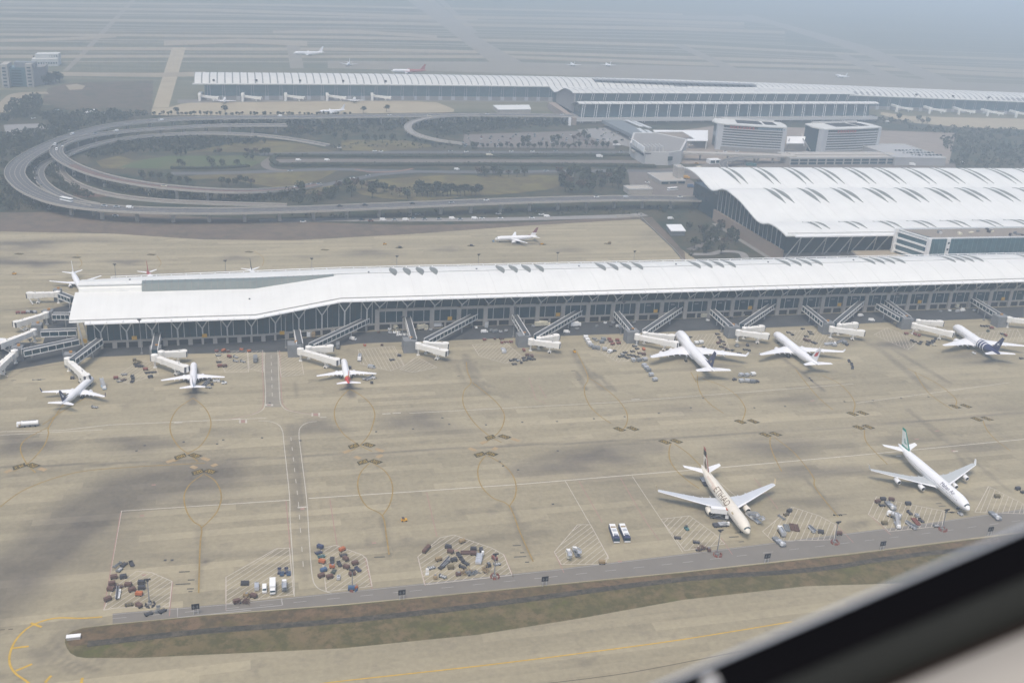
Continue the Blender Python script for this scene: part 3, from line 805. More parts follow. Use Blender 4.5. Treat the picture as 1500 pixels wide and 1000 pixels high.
strip('sand_pile_ground', [gl([(96, 125), (112, 123), (125, 126), (120, 131), (102, 132)])], FARCON, -.05)
# ================================================================== NEAR PIER
PROF_R = [(0, 24.2), (3, 25.8), (8, 27.6), (16, 29.8), (26, 31.3), (36, 31.9), (44, 31.6), (51, 30.0)]     # across the roof, metres from the near eave
def eave(x):   # (Y, z) of the near eave
    if x >= 60: return 624.0, 24.2
    if x <= 6.5: return 611.0, 19.6
    t = (x - 6.5) / 53.5
    return 611 + 13 * t, 19.6 + 4.6 * t
def far_edge(x):
    return interp([(-110, 663), (-60, 667), (65, 674.5), (120, 675), (2000, 675)], x)
def split(x):  # (Y, z) where the near shell ends and the skylight step begins; step height
    if x <= 6.5: return 645.0, 26.6, 4.2
    t = min(1, (x - 6.5) / 56)
    return 645 + 9 * t, 26.6 + 4.9 * t, 4.2 * (1 - t)
def roof_near(x, n=7):
    ye, ze = eave(x)
    ys, zs, h = split(x)
    out = []
    for i in range(n + 1):
        t = i / n
        out.append(Vector((x, ye + (ys - ye) * t, ze + (zs - ze) * (1.75 * t - .75 * t * t))))
    return out
def roof_far(x, n=5):
    ys, zs, h = split(x)
    yf = far_edge(x)
    y0 = ys + 1.2
    z0 = zs + h
    return [Vector((x, y0 + (yf - y0) * t, z0 + (28.4 - z0) * t + 3.2 * t * (1 - t))) for t in [i / n for i in range(n + 1)]]
def roof_z(x, y):
    pr = roof_near(x) + roof_far(x)
    for a, b in zip(pr, pr[1:]):
        if a.y <= y <= b.y:
            return a.z + (b.z - a.z) * (y - a.y) / max(1e-6, b.y - a.y)
    return pr[-1].z
PX0, PX1 = -101.0, 760.0
def shell(b, prof, xs, th=.6):
    top = [prof(x) for x in xs]
    low = [[p - Vector((0, 0, th)) for p in r] for r in top]
    rings = [t + l[::-1] for t, l in zip(top, low)]
    b.loft(rings)
pier = thing('pier_concourse', 'long white curved roof pier with glass walls and forked columns facing the apron', 'terminal pier', (0, 0, 0))
xs = [PX0, -80, -60, -40, -20, 0, 6.5, 14, 24, 34, 44, 54, 60, 70] + [84 + 18.3 * k for k in range(38)]
rb = MB()
shell(rb, roof_near, xs)
roof_ob = rb.build('roof', ROOFW, pier, smooth=False)
rb = MB()
shell(rb, roof_far, [PX0 + 1.5] + xs[1:])
rb.build('upper_roof', ROOFW, pier)
# roof seams: expansion joints standing slightly proud
for k in range(37):
    x = 84 + 18.3 * k + 6
    b = MB()
    pr = [p for p in roof_near(x) + roof_far(x)]
    for p, q in zip(pr, pr[1:]):
        b.bar(p + Vector((0, 0, .04)), q + Vector((0, 0, .04)), .28, .16)
    b.build('roof_seam', mat('seam_metal', (.66, .66, .64), .5, .05), pier)
# white closing panel between the two shells at the far left
b = MB()
b.loft([[Vector((x, 644.4, 26.3)), Vector((x, 645.4, 28.6)), Vector((x, 647.4, 30.5)), Vector((x, 650.5, 31.35)), Vector((x, 651, 30.8)), Vector((x, 646, 25.8))] for x in (PX0 + 2, -62)])
b.build('riser_panel', ROOFW, pier)
# the long skylight at the left end: glass strip with bars
b = MB()
sk = [x for x in range(-62, 62, 4)]
rings = []
for x in sk:
    ys, zs, h = split(x)
    rings.append([Vector((x, ys - 1.6, zs + .15)), Vector((x, ys + 1.0, zs + h + .2)), Vector((x, ys + 7.5 * h / 4.2, roof_z(x, ys + 7.5 * h / 4.2) + .12)), Vector((x, ys + 7.5 * h / 4.2, zs)), Vector((x, ys - 1.6, zs - .4))])
b.loft(rings)
strip_ob = b.build('skylight_strip', SKYP, pier)
for x in range(-60, 56, 4):
    ys, zs, h = split(x)
    b = MB()
    b.bar((x, ys - 1.6, zs + .25), (x, ys + 1.0, zs + h + .3), .3, .25)
    b.bar((x, ys + 1.0, zs + h + .3), (x, ys + 7.5 * h / 4.2, roof_z(x, ys + 7.5 * h / 4.2) + .25), .3, .25)
    b.build('glazing_bar', CONCD, strip_ob)
# lens-shaped rooflights in groups of four
def lens(b, xc, y0, y1, zf, w, n=10, lift=.3, sk=.8):
    L, R_, M = [], [], []
    for i in range(n + 1):
        t = i / n
        y = y0 + (y1 - y0) * t
        ww = w * math.sin(math.pi * min(.999, max(.001, t)) ** sk) / 2
        L.append(Vector((xc - ww, y, zf(xc, y) + .05))); R_.append(Vector((xc + ww, y, zf(xc, y) + .05))); M.append(Vector((xc, y, zf(xc, y) + lift)))
    vs = L + M + R_
    m = n + 1
    fs = [(i, i + m, i + m + 1, i + 1) for i in range(n)] + [(i + m, i + 2 * m, i + 2 * m + 1, i + m + 1) for i in range(n)]
    b.add([tuple(v) for v in vs], fs)
GR = [(577, 597, 616, 636), (733, 752, 771, 790), (880, 898, 917, 934), (1018, 1035, 1052, 1069), (1149, 1165, 1180, 1196), (1273, 1287, 1302, 1317), (1391, 1405, 1418, 1432), (1506, 1519, 1532, 1545)]
for gi, g_ in enumerate(GR):
    for px in g_:
        c = G(px - 4, interp([(570, 392), (1000, 385), (1500, 377)], px), 30.8)
        b = MB()
        lens(b, c.x, 649, 672.5, roof_z, 5.2)
        b.build('rooflight', SKYL, pier)
# gutter, railing and its posts along the near eave and the far edge
b = MB()
gut = []
for x in [PX0 + 9, 6.5, 33, 60, 300, PX1]:
    ye, ze = eave(x)
    gut.append([Vector((x, ye - 3.2, ze - .9)), Vector((x, ye - 3.2, ze - .2)), Vector((x, ye - .05, ze + .1)), Vector((x, ye - .05, ze - .7)), Vector((x, ye + 3, ze - .9))])
b.loft(gut)
b.build('gutter', WHITE, pier)
b = MB()
for x0, x1 in ((PX0, 6.5), (6.5, 60), (60, PX1)):
    p, q = eave(x0), eave(x1)
    b.bar((x0, p[0] + .9, p[1] + .75), (x1, q[0] + .9, q[1] + .75), .35, .45)
b.build('eave_rail', mat('rail_grey', (.42, .41, .39), .6, .1), pier)
x = PX0 + 12
while x < PX1 - 5:
    ye, ze = eave(x)
    b = MB(); b.box((x, ye - 1.6, ze - .1), (.5, 3.0, .55)); b.build('gutter_bracket', WHITE, pier)
    x += 9.15
b = MB()
px = [-82, -60, 65, 120, PX1]
for p, q in zip(px, px[1:]):
    b.bar((p, far_edge(p) + .6, 29.4), (q, far_edge(q) + .6, 29.4), .5, .4)
    b.bar((p, far_edge(p) + .8, 28.0), (q, far_edge(q) + .8, 28.0), 1.6, .5)
b.build('ridge_rail', WHITE, pier)
x = -82
me = (lambda b: (b.box((0, 0, 0), (.6, .6, 1.5)), b)[1])(MB()).mesh('rail_post', WHITE)
while x < PX1 - 5:
    link('rail_post', me, pier, (x, far_edge(x) + .6, 28.1))
    x += 9.15
# vents on the roof
for px, py in ((540, 400), (698, 395), (848, 391), (990, 388), (1125, 385), (1250, 382), (365, 424), (190, 409)):
    b = MB()
    p = G(px, py, 31)
    b.box((p.x, p.y, roof_z(p.x, p.y) - .05), (1.1, 1.1, .7)); b.build('roof_vent', PAINT['grey'], pier)
# ---- walls
def fy(x):   # facade line
    return interp([(-95, 616.5), (12, 618.6), (84, 630.5), (900, 632)], x)
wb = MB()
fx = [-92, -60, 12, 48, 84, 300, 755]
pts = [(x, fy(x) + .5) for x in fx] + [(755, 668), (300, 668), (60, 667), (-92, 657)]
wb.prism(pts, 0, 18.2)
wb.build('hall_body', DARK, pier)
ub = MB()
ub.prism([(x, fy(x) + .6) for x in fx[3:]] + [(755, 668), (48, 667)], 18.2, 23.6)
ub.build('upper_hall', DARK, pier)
def seg_wall(name, x0, x1, z0, z1, m, out=0.0, th=.25, lean=0.0):
    b = MB()
    y0, y1 = fy(x0) - out, fy(x1) - out
    vs = [(x0, y0, z0), (x1, y1, z0), (x1, y1 - lean, z1), (x0, y0 - lean, z1), (x0, y0 + th, z0), (x1, y1 + th, z0), (x1, y1 + th - lean, z1), (x0, y0 + th - lean, z1)]
    b.add(vs, [(0, 1, 2, 3), (5, 4, 7, 6), (4, 5, 1, 0), (3, 2, 6, 7), (4, 0, 3, 7), (1, 5, 6, 2)])
    return b.build(name, m, pier)
BAY = 18.3
b = MB()
for x0, x1 in ((-92, 12), (12, 84)):
    pass
# left end: tall glass from a concrete sill; one forked column a bay
lx = [-92 + 14.67 * k for k in range(13)]
for i, (x0, x1) in enumerate(zip(lx, lx[1:])):
    ztop = eave((x0 + x1) / 2)[1] - .9
    seg_wall('window', x0 + .25, x1 - .25, 5.0, ztop, GLASS, .3)
    seg_wall('sill_beam', x0, x1, 3.7, 5.0, CONC, .9, .9)
    for t in (0.0, .5):
        xx = x0 + (x1 - x0) * t
        b = MB(); b.box((xx, fy(xx) - .6, 0), (2.6 if t == 0 else 1.4, 1.4, 3.7)); b.build('ground_pillar', CONC, pier)
    for t in (.27, .77):
        xx = x0 + (x1 - x0) * t
        b = MB(); b.bar((xx, fy(xx) - .5, 5), (xx, fy(xx) - .9, ztop), .4, .4); b.build('mullion', STEEL, pier)
def forked_column(x, z0, zf, zt, spread, lean):
    y = fy(x) - 1.0
    b = MB()
    b.bar((x, y, z0), (x, y - lean * .4, zf), .9, .9)
    b.bar((x, y - lean * .4, zf - .2), (x - spread, y - lean, zt), .6, .6)
    b.bar((x, y - lean * .4, zf - .2), (x + spread, y - lean, zt), .6, .6)
    return b.build('forked_column', STEEL, pier)
for k in range(13):
    x = lx[k] + 7.6
    if x < 82:
        ye, ze = eave(x)
        forked_column(x, 5.0, ze - 8.2, ze - .6, 4.4, 4.6)
# right part: concrete frame of two storeys below a leaning glass band
k = 0
while 84 + BAY * k < 740:
    x0, x1 = 84 + BAY * k, 84 + BAY * (k + 1)
    b = MB(); b.box((x0, fy(x0) - .5, 0), (3.0, 1.6, 14.6), top=.96); b.build('pillar', CONC, pier)
    seg_wall('frame_beam', x0 + 1.45, x1 - 1.45, 13.0, 14.9, CONC, 1.1, 1.0)
    seg_wall('sill_beam', x0 + 1.45, x1 - 1.45, 3.9, 5.1, CONC, .9, .9)
    seg_wall('lower_window', x0 + 1.5, x1 - 1.5, 5.1, 12.9, GLASS, .2)
    seg_wall('upper_window', x0 + .1, x1 - .1, 15.2, 23.2, GLASS, .3, .25, 2.2)
    for t in (.3, .7):
        xx = x0 + (x1 - x0) * t
        b = MB(); b.bar((xx, fy(xx) - .4, 5.1), (xx, fy(xx) - .4, 12.9), .35, .3); b.build('mullion', STEEL, pier)
    for t in (.32, .70):
        xx = x0 + (x1 - x0) * t
        b = MB(); b.bar((xx, fy(xx) - .7, 15.2), (xx + .9, fy(xx) - 2.9, 23.2), .35, .35); b.build('leaning_mullion', STEEL, pier)
    b = MB(); b.box((x0 + BAY / 2, fy(x0) - .4, 0), (1.2, 1.0, 3.9)); b.build('ground_pillar', CONC, pier)
    if 9 < k: 
        b = MB(); b.box((x0 + BAY * .45, fy(x0) - .55, 10.6), (3.0, .3, .9)); b.build('gate_sign', PAINT['grey'], pier)
    forked_column(x0 + 1.2, 14.4, 17.2, 23.6, 5.0, 6.6)
    k += 1
# left end wall
b = MB()
b.bar((-94, 613, 0), (-96, 610, 19), .8, .8); b.bar((-93.5, 640, 5), (-97, 640, 23), .5, .5); b.bar((-93.5, 625, 5), (-97, 625, 23), .5, .5)
b.build('end_frame', STEEL, pier)
b = MB(); b.box((-92.4, 636, 5), (.4, 36, 14)); b.build('end_window', GLASS, pier)
# yellow stand signs on the wall
for px, py, z in ((122.5, 502, 6), (196, 499, 6.5), (299.5, 494.5, 6), (414, 494, 5), (661, 470, 7), (820, 464, 7), (965, 460, 7), (1103, 454, 7), (1234, 449, 7), (1356, 447, 7), (1478, 442, 7)):
    p = G(px, py, z)
    b = MB(); b.box((p.x, fy(p.x) - 2.0, z - 1.1), (3.0, .3, 2.4)); b.bar((p.x, fy(p.x) - 1.9, z), (p.x, fy(p.x) - .5, z), .3, .3)
    b.build('stand_sign', mat('sign_yellow', (.62, .36, .03), .5, .08), pier)

# ================================================================== BIG TERMINAL (wave roof)
term = thing('wave_roof_terminal', 'large terminal hall under a white roof rolling in three waves, paired rooflights', 'terminal', (0, 0, 0))
WAVE = arc_pts([(741, 27.6), (748, 29.0), (762, 30.2), (773.5, 29.6), (781, 27.2), (790, 26.4), (799, 27.6), (812, 30.8), (828, 34.6), (845, 37.0), (858, 37.9), (868, 37.0), (877, 33.8), (885, 31.4), (892, 31.0), (901, 32.4), (914, 35.2), (930, 37.6), (945, 38.4), (958, 37.6)], 3)
TX0, TX1 = 440.0, 1250.0
def wave_z(x, y):
    for a, b in zip(WAVE, WAVE[1:]):
        if a[0] <= y <= b[0]:
            return a[1] + (b[1] - a[1]) * (y - a[0]) / (b[0] - a[0])
    return WAVE[-1][1]
rb = MB()
ring = [(p[0], p[1]) for p in WAVE] + [(p[0], p[1] - 1.0) for p in WAVE[::-1]]
rb.loft([[Vector((x, y, z)) for y, z in ring] for x in (TX0, 640, 840, 1040, TX1)])
rb.build('roof', ROOFW, term)
for k in range(33):
    x = TX0 + 12 + k * 24
    b = MB()
    for p, q in zip(WAVE, WAVE[1:]):
        b.bar((x, p[0], p[1] + .03), (x, q[0], q[1] + .03), .25, .14)
    b.build('roof_seam', MATS['seam_metal'], term)
def pairs(pxs, py, zz, y0, y1, w, gap):
    for px in pxs:
        c = G(px, py, zz)
        for o in (0, gap):
            b = MB()
            lens(b, c.x + o, y0, y1, wave_z, w, 14, .55, 1.0)
            b.build('rooflight', SKYL, term)
pairs([1088, 1136.5, 1184.5, 1231, 1277.5, 1322, 1366.5, 1409.5, 1452, 1494, 1536], 268, 35.0, 903, 956, 4.8, 8)
pairs([1150, 1202, 1252.5, 1302.5, 1351, 1398, 1444, 1489, 1534], 296, 34.6, 824, 870, 6.2, 9)
pairs([1200, 1256, 1309, 1361, 1413, 1463, 1512], 334, 29.4, 752, 785, 4.6, 8)
b = MB()
b.loft([[Vector((x, 738.6, 26.4)), Vector((x, 738.6, 27.6)), Vector((x, 741.2, 28.0)), Vector((x, 741.2, 26.8))] for x in (TX0 + 8, TX1)])
b.build('eave_gutter', WHITE, term)
b = MB(); b.bar((TX0 + 2, 742.5, 29.2), (TX1, 742.5, 29.2), .35, .4); b.build('eave_rail', MATS['rail_grey'], term)
b = MB()
b.prism([(449, 757), (TX1, 757), (TX1, 948), (449, 948)], 0, 24.5)
b.build('hall_body', GLASS, term)
b = MB()   # the glass end wall follows the wave
b.loft([[Vector((x, y, z)) for y, z in [(755, 11)] + [(p[0], p[1] - 1.2) for p in WAVE if 756 < p[0] < 890] + [(890, 11)]] for x in (447.6, 449.4)])
b.build('end_glass', GLASS, term)
b = MB(); b.prism([(445.2, 753), (447.4, 753), (447.4, 890), (445.2, 890)], 0, 11.2); b.build('ramp_wall', TAN, term)
for i in range(17):
    y = 760 + i * 7.8
    b = MB(); b.bar((446.6, y, 11), (446.6, y + .4, wave_z(0, y) - 1.1), .55, .55); b.build('end_post', mat('post_grey', (.42, .43, .44), .5, .05), term)
for i in range(33):     # raking columns in front of the glass
    x = 448 + i * 24.4
    b = MB()
    b.bar((x, 752, 4), (x + 8.2, 742, 27), .75, .75); b.bar((x + 11, 752, 4), (x + 8.6, 744, 27), .6, .6); b.bar((x + 11, 752, 4), (x + 20, 742, 27), .75, .75)
    b.build('raking_column', STEEL, term)
b = MB(); b.prism([(449, 746), (TX1, 746), (TX1, 757), (449, 757)], 0, 7.5); b.build('base_storey', CONCD, term)
# connecting block with a flat tan roof
con = thing('connecting_block', 'low flat tan roofed block joining the wave roof terminal to the pier', 'building')
p = G(1252, 366, 12); q = G(1330, 362, 12)
cb = MB(); cb.prism([(p.x - 18, 669), (q.x + 22, 669), (q.x + 22, 745), (p.x - 6, 745)], 0, 12.0); cb.build('walls', CONCD, con)
cb = MB(); cb.prism([(p.x - 17, 670), (q.x + 21, 670), (q.x + 21, 744), (p.x - 5, 744)], 12.0, 12.5); cb.build('roof_deck', mat('tan_roof_gravel', (.33, .28, .21), .9, .1), con)
# glass office block
off = thing('glass_office_block', 'blue green glass office block with white louvred end behind the pier', 'office building')
A = G(1334, 336, 33); Bc = G(1360, 350, 33)
ox0, oy0, oy1 = Bc.x, Bc.y, A.y + 2
ox1 = ox0 + 190
b = MB(); b.prism([(ox0 + 6, oy0), (ox1, oy0), (ox1, oy1), (ox0 - 8, oy1), (ox0, oy0 + 4)], 0, 32.5); b.build('glass_body', GLASSB, off)
b = MB(); b.prism([(ox0 + 8, oy0 + 2), (ox1 - 1, oy0 + 2), (ox1 - 1, oy1 - 2), (ox0 - 4, oy1 - 2)], 32.5, 32.9); b.build('roof_deck', mat('warm_roof_gravel', (.24, .21, .18), .9, .2), off)
b = MB()
for p_, q_ in (((ox0, oy0 + .5), (ox1, oy0 + .5)), ((ox0, oy0 + 1), (ox0 - 9, oy1 - .5)), ((ox0 - 9, oy1), (ox1, oy1))):
    b.bar((p_[0], p_[1], 33.3), (q_[0], q_[1], 33.3), .7, 1.1)
b.build('parapet', WHITE, off)
fr = MB()
e0, e1 = Vector((ox0 + 1.0, oy0 - .4, 0)), Vector((ox0 - 9.2, oy1, 0))
for z in (9.5, 15, 20.5, 26, 31.3):
    fr.bar(e0 + Vector((0, 0, z)), e1 + Vector((0, 0, z)), .9, 1.5)
for t in (0, 1):
    p_ = e0 + (e1 - e0) * t
    fr.bar(p_, p_ + Vector((0, 0, 33.6)), 2.8, 2.4)
fr.build('louvred_end', WHITE, off)
for xx, ww in ((ox0 + 20, 3.2), (ox0 + 118, 3.0)):
    b = MB(); b.box((xx, oy0 - .3, 0), (ww, 1.0, 33.2)); pn = b.build('white_pylon', WHITE, off)
    if ww > 3.1:
        for z in (12, 17.5, 23, 28.5):
            b = MB(); b.box((xx, oy0 - .9, z), (1.6, .3, 1.6)); b.build('porthole', GLASS, pn)
for k in range(40):
    xx = ox0 + 2 + k * 4.7
    if not any(abs(xx - ox0 - q) < 2.4 for q in (20, 118)):
        b = MB(); b.bar((xx, oy0 - .12, 2), (xx, oy0 - .12, 32.5), .16, .2); b.build('glazing_bar', mat('blue_steel', (.17, .25, .28), .4, .05), off)
for k in range(26):
    b = MB(); s = random.uniform(1.5, 5)
    b.box((ox0 + random.uniform(8, 150), oy0 + random.uniform(5, max(8, oy1 - oy0 - 5)), 32.9), (s, random.uniform(1.2, 3), random.uniform(.8, 2.4)), random.uniform(0, .3))
    b.build('roof_plant', random.choice([PAINT['grey'], CONC, PAINT['dark'], PAINT['cream'], STEEL]), off)

# ================================================================== FAR TERMINAL
ft = thing('far_terminal', 'long far terminal with pale ribbed roof and blue glass front, airliners nosed in', 'terminal')
FE = [(p.x, p.y) for p in gl([(200, 122), (283, 122.5), (440, 123), (600, 124), (803, 126.5), (1000, 131), (1245, 139), (1500, 149), (1700, 158)], 24)]
def fe(x): return interp(FE, x)
FT0 = G(284, 122.5, 24).x
FT1 = 1800.0
PITCH = 10.75
PRF = [(0, 24), (3, 25.2), (12, 28.6), (26, 31.6), (42, 32.8), (56, 32.4), (68, 31)]
xx = FT0
pn_me = {}
deck = MB()
deck.loft([[Vector((x, fe(x) + y, z - .35)) for y, z in PRF] + [Vector((x, fe(x) + 68, 25)), Vector((x, fe(x) + 1, 23))] for x in [FT0] + [FT0 + 90 * k for k in range(1, 21)]])
deck.build('roof_deck', mat('roof_gap_grey', (.20, .21, .22), .8, .05), ft)
while xx < FT1 - PITCH:
    b = MB()
    x0, x1 = xx + .9, xx + PITCH - .9
    b.loft([[Vector((x, fe(xx) + y, z)) for y, z in PRF] + [Vector((x, fe(xx) + y, z - .5)) for y, z in PRF[::-1]] for x in (x0, x1)])
    b.build('roof_panel', ROOFT, ft)
    xx += PITCH
b = MB()
b.loft([[Vector((x, fe(x) - 1.5, 22.6)), Vector((x, fe(x) - 1.5, 24.1)), Vector((x, fe(x) + 1, 24.6)), Vector((x, fe(x) + 1, 23))] for x in [FT0 - 2] + [FT0 + 90 * k for k in range(1, 21)]])
b.build('eave', ROOFT, ft)
b = MB()
b.loft([[Vector((x, fe(x) + 7, 0)), Vector((x, fe(x) + 5, 24)), Vector((x, fe(x) + 60, 24)), Vector((x, fe(x) + 60, 0))] for x in [FT0 + 14] + [FT0 + 90 * k for k in range(1, 21)]])
b.build('glass_hall', GLASSB, ft)
b = MB()
b.loft([[Vector((x, fe(x) + 4, 0)), Vector((x, fe(x) + 4, 5.5)), Vector((x, fe(x) + 8, 5.5)), Vector((x, fe(x) + 8, 0))] for x in [FT0 + 14] + [FT0 + 90 * k for k in range(1, 21)]])
b.build('base_storey', CONCD, ft)
me = (lambda b: (b.bar((-2, 0, 5.5), (-1.4, -1.4, 23), .45, .45), b.bar((2, 0, 5.5), (1.4, -1.4, 23), .45, .45), b.box((0, -.5, 0), (6, 1.6, 5.6)), b)[3])(MB()).mesh('paired_column', mat('far_column', (.42, .42, .42), .6, .05))
k = 0
while FT0 + 20 + k * 20.5 < FT1:
    x = FT0 + 20 + k * 20.5
    if not 455 < x < 985 or True:
        link('paired_column', me, ft, (x, fe(x) + 4.5, 0))
    k += 1
for px in (313, 376, 440, 503, 565, 1337, 1382, 1425, 1469):
    p = G(px, 122 if px < 700 else 140, 25)
    b = MB(); b.box((p.x, fe(p.x) + 6, 26.8), (3, 3, 2.6)); b.build('roof_cowl', PAINT['dark'], ft)
# the taller entrance hall in front: two arched shells
HX0, HX1 = 478.0, 985.0
hall = thing('far_terminal_hall', 'tall entrance hall of the far terminal, two stepped ribbed roofs with slanted posts', 'terminal hall')
def hshift(x): return interp([(478, 0), (1000, 62)], x)
SH_A = [(1457, 38), (1462, 39.2), (1475, 40), (1490, 39.6), (1500, 38.5), (1512, 35.5), (1530, 29), (1545, 26), (1552, 25.6), (1562, 27), (1581, 30)]
SH_B = [(1421, 28), (1426, 29.2), (1434, 29.4), (1440, 28.2), (1450, 25), (1458, 22)]
SH_C = [(1588, 31), (1600, 33.5), (1612, 34.5), (1622, 34)]
for pr, x0, x1, nm in ((SH_A, HX0, HX1, 'upper_roof'), (SH_B, HX0 - 1, HX1 + 25, 'lower_roof')):
    dk = MB()
    dk.loft([[Vector((x, y + hshift(x), z - .5)) for y, z in pr] + [Vector((x, y + hshift(x), z - 1.4)) for y, z in pr[::-1]] for x in (x0, x1)])
    d_ob = dk.build(nm, MATS['roof_gap_grey'], hall)
    x = x0
    while x < x1:
        b = MB()
        b.loft([[Vector((xx, y + hshift(x), z)) for y, z in pr] + [Vector((xx, y + hshift(x), z - .6)) for y, z in pr[::-1]] for xx in (x + .7, min(x1 + 1, x + PITCH - .7))])
        b.build('roof_panel', ROOFT, d_ob)
        x += PITCH
b = MB(); p0, p1 = G(868, 116, 33), G(1104, 123.5, 33)
b.bar((p0.x, p0.y - 6, 33.2), (p1.x, p1.y - 6, 33.2), 18, .8); b.build('roof_terrace', mat('terrace_grey', (.19, .20, .21), .8, .1), hall)
b = MB()
b.loft([[Vector((x, y + hshift(x), z)) for y, z in ((1464, 0), (1459, 37), (1500, 37.4), (1540, 25), (1570, 26), (1570, 0))] for x in (HX0 + 6, HX1 - 8)]); b.build('upper_hall', GLASSF, hall)
b = MB()
b.loft([[Vector((x, y + hshift(x), z)) for y, z in ((1423, 8), (1428, 27), (1440, 27), (1462, 20), (1462, 8))] for x in (HX0 + 4, HX1 + 12)]); b.build('lower_hall', GLASSF, hall)
b = MB()
b.loft([[Vector((x, y + hshift(x), z)) for y, z in ((1412, 5.5), (1412, 8), (1460, 8), (1460, 5.5))] for x in (HX0 - 15, HX1 + 20)]); b.build('forecourt_deck', CONCD, hall)
b = MB()
b.loft([[Vector((x, y + hshift(x), z)) for y, z in ((1410, 4), (1410, 9), (1410.8, 9), (1410.8, 4))] for x in (HX0 - 15, HX1 + 20)]); b.build('deck_parapet', STEEL, hall)
me = (lambda b: (b.bar((-5.5, -2, 2), (0, 8, 28), .42, .42), b.bar((-2.2, -2, 2), (3.2, 8, 28), .42, .42), b)[2])(MB()).mesh('slanted_posts', WHITE)
for k in range(26):
    x = HX0 + 6 + k * 20.0
    link('slanted_posts', me, hall, (x, 1413 + hshift(x), 0))
me = (lambda b: (b.bar((-1.6, 0, 27), (-.8, -3, 38), .5, .5), b.bar((1.6, 0, 27), (2.4, -3, 38), .5, .5), b)[2])(MB()).mesh('upper_posts', STEEL)
for k in range(25):
    x = HX0 + 12 + k * 20.0
    link('upper_posts', me, hall, (x, 1456 + hshift(x), 0))
b = MB(); b.loft([[Vector((x, y, z)) for y, z in [(1455, 20)] + [(y, z - 1) for y, z in SH_A[:8]] + [(1545, 10), (1455, 10)]] for x in (HX0 + 3, HX0 + 5)]); b.build('end_wall', CONCD, hall)
b = MB(); b.prism([(HX0 - 14, 1404), (HX0 - 8, 1404), (HX0 + 2, 1545), (HX0 - 10, 1545)], 0, 10); b.build('ramp_wall', mat('far_tan_wall', (.30, .24, .20), .9, .08), hall)
b = MB(); q = G(834, 184); b.box((q.x, q.y, 0), (3.5, 3.5, 11)); b.build('white_pylon', WHITE, hall)
wd = thing('white_shed', 'white flat roofed shed among trees before the far terminal', 'shed')
c = [G(722, 154, 6), G(775, 153.5, 6), G(778, 160, 6), G(730, 160.5, 6)]
b = MB(); b.prism(c, 5, 6); b.build('roof', ROOFW, wd)
b = MB(); b.prism([p * .98 + (c[0] + c[2]) / 2 * .02 for p in c], 0, 5); b.build('walls', CONC, wd)

# ================================================================== HOTELS AND TRANSPORT CENTRE
def hotel(lab, pl, pr, tl, depth, sign_x):
    a, c = G(*pl), G(*pr)
    H = 36.0
    d = c - a
    L = d.length
    u = d.normalized()
    n = Vector((-u.y, u.x, 0))
    if n.y < 0: n = -n
    h = thing('hotel', lab, 'hotel', (a.x, a.y, 0), math.atan2(u.y, u.x), 'twin curved hotel blocks')
    def front(o=0.0, x0=0, x1=L, k=14): return [(x0 + (x1 - x0) * i / k, -o - 2.6 * math.sin(math.pi * (x0 + (x1 - x0) * i / k) / L)) for i in range(k + 1)]
    def back(o=0.0, k=14): return [(L - L * i / k, depth + o + 6 * math.sin(math.pi * i / k)) for i in range(k + 1)]
    b = MB(); b.prism(front(-.8, 1, L - 1) + back(-1), 0, H - 3); b.build('glass_body', GLASS, h)
    for k in range(9):
        z = 5.0 + k * 3.3
        if k > 7: continue
        b = MB(); f0, f1 = front(.5, 6, L - 5), front(-1.2, 6, L - 5)
        b.prism(f0 + f1[::-1], z, z + 1.3); b.build('floor_band', HOTELM, h)
    for k in range(34):
        x = 7 + (L - 13) * k / 33
        b = MB(); b.box((x, -2.6 * math.sin(math.pi * x / L) - .15, 4.5), (.35, .4, H - 9)); b.build('window_pier', CONCD, h)
    b = MB(); b.box((2.2, 4, 0), (7.6, 9.5, H - 2)); b.build('end_wall', HOTELM, h)
    b = MB(); b.box((L - 2.2, 3, 0), (5, 8, H - 2)); b.build('end_wall', HOTELM, h)
    b = MB(); b.prism(front(.3, 0, L), 0, .01); 
    b = MB(); b.prism(front(.8, 5, L - 4) + front(-3, 5, L - 4)[::-1], 0, 4.6); b.build('base_storey', CONCD, h)
    # oversailing ring roof, pointed at the left; dark slabs paint the shade of its openings
    out = [(-7, 16)] + [(x, y) for x, y in front(1.2, 0, L)] + [(L + 2.5, depth * .5)] + [(x, y) for x, y in back(.5)]
    b = MB(); b.prism(out, H - 3, H - 1.4); r = b.build('ring_roof', ROOFT, h)
    b = MB(); b.prism([(L * .28, 9), (L * .66, 8), (L * .66, depth - 3), (L * .3, depth - 4)], H - 1.4, H - 1.2); b.build('roof_well_shade', DARK, r)
    b = MB(); b.prism([(L * .7, 9), (L * .88, 10), (L * .86, depth - 4), (L * .7, depth - 4)], H - 1.4, H - 1.2); b.build('roof_well_shade', DARK, r)
    b = MB(); b.box((L * .5, depth - 1, H - 1.4), (L * .8, 1.5, 2.2)); b.build('roof_screen', STEEL, r)
    sg = MB()
    random.seed(len(lab))
    for k in range(8):
        x = sign_x * L + k * 4.1
        y = -2.6 * math.sin(math.pi * x / L) - 3.2
        for s in range(4):
            if s % 2: sg.box((x + random.uniform(-1, 1), y, H - 6.4), (.5, .3, 2.8))
            else: sg.box((x, y, H - 6.4 + s * 1.1), (2.8, .3, .5))
    sg.build('red_characters', mat('sign_red', (.45, .06, .05), .5, .1), h)
    if sign_x < .2:
        sg = MB()
        for k in range(14):
            x = sign_x * L + 36 + k * 2.6
            y = -2.6 * math.sin(math.pi * x / L) - 3.2
            sg.box((x, y, H - 5.4), (1.3, .3, 1.6)); sg.box((x + .5, y, H - 6.2), (.4, .3, 3))
        sg.build('blue_letters', mat('sign_blue', (.20, .30, .40), .5, .1), h)
    return h
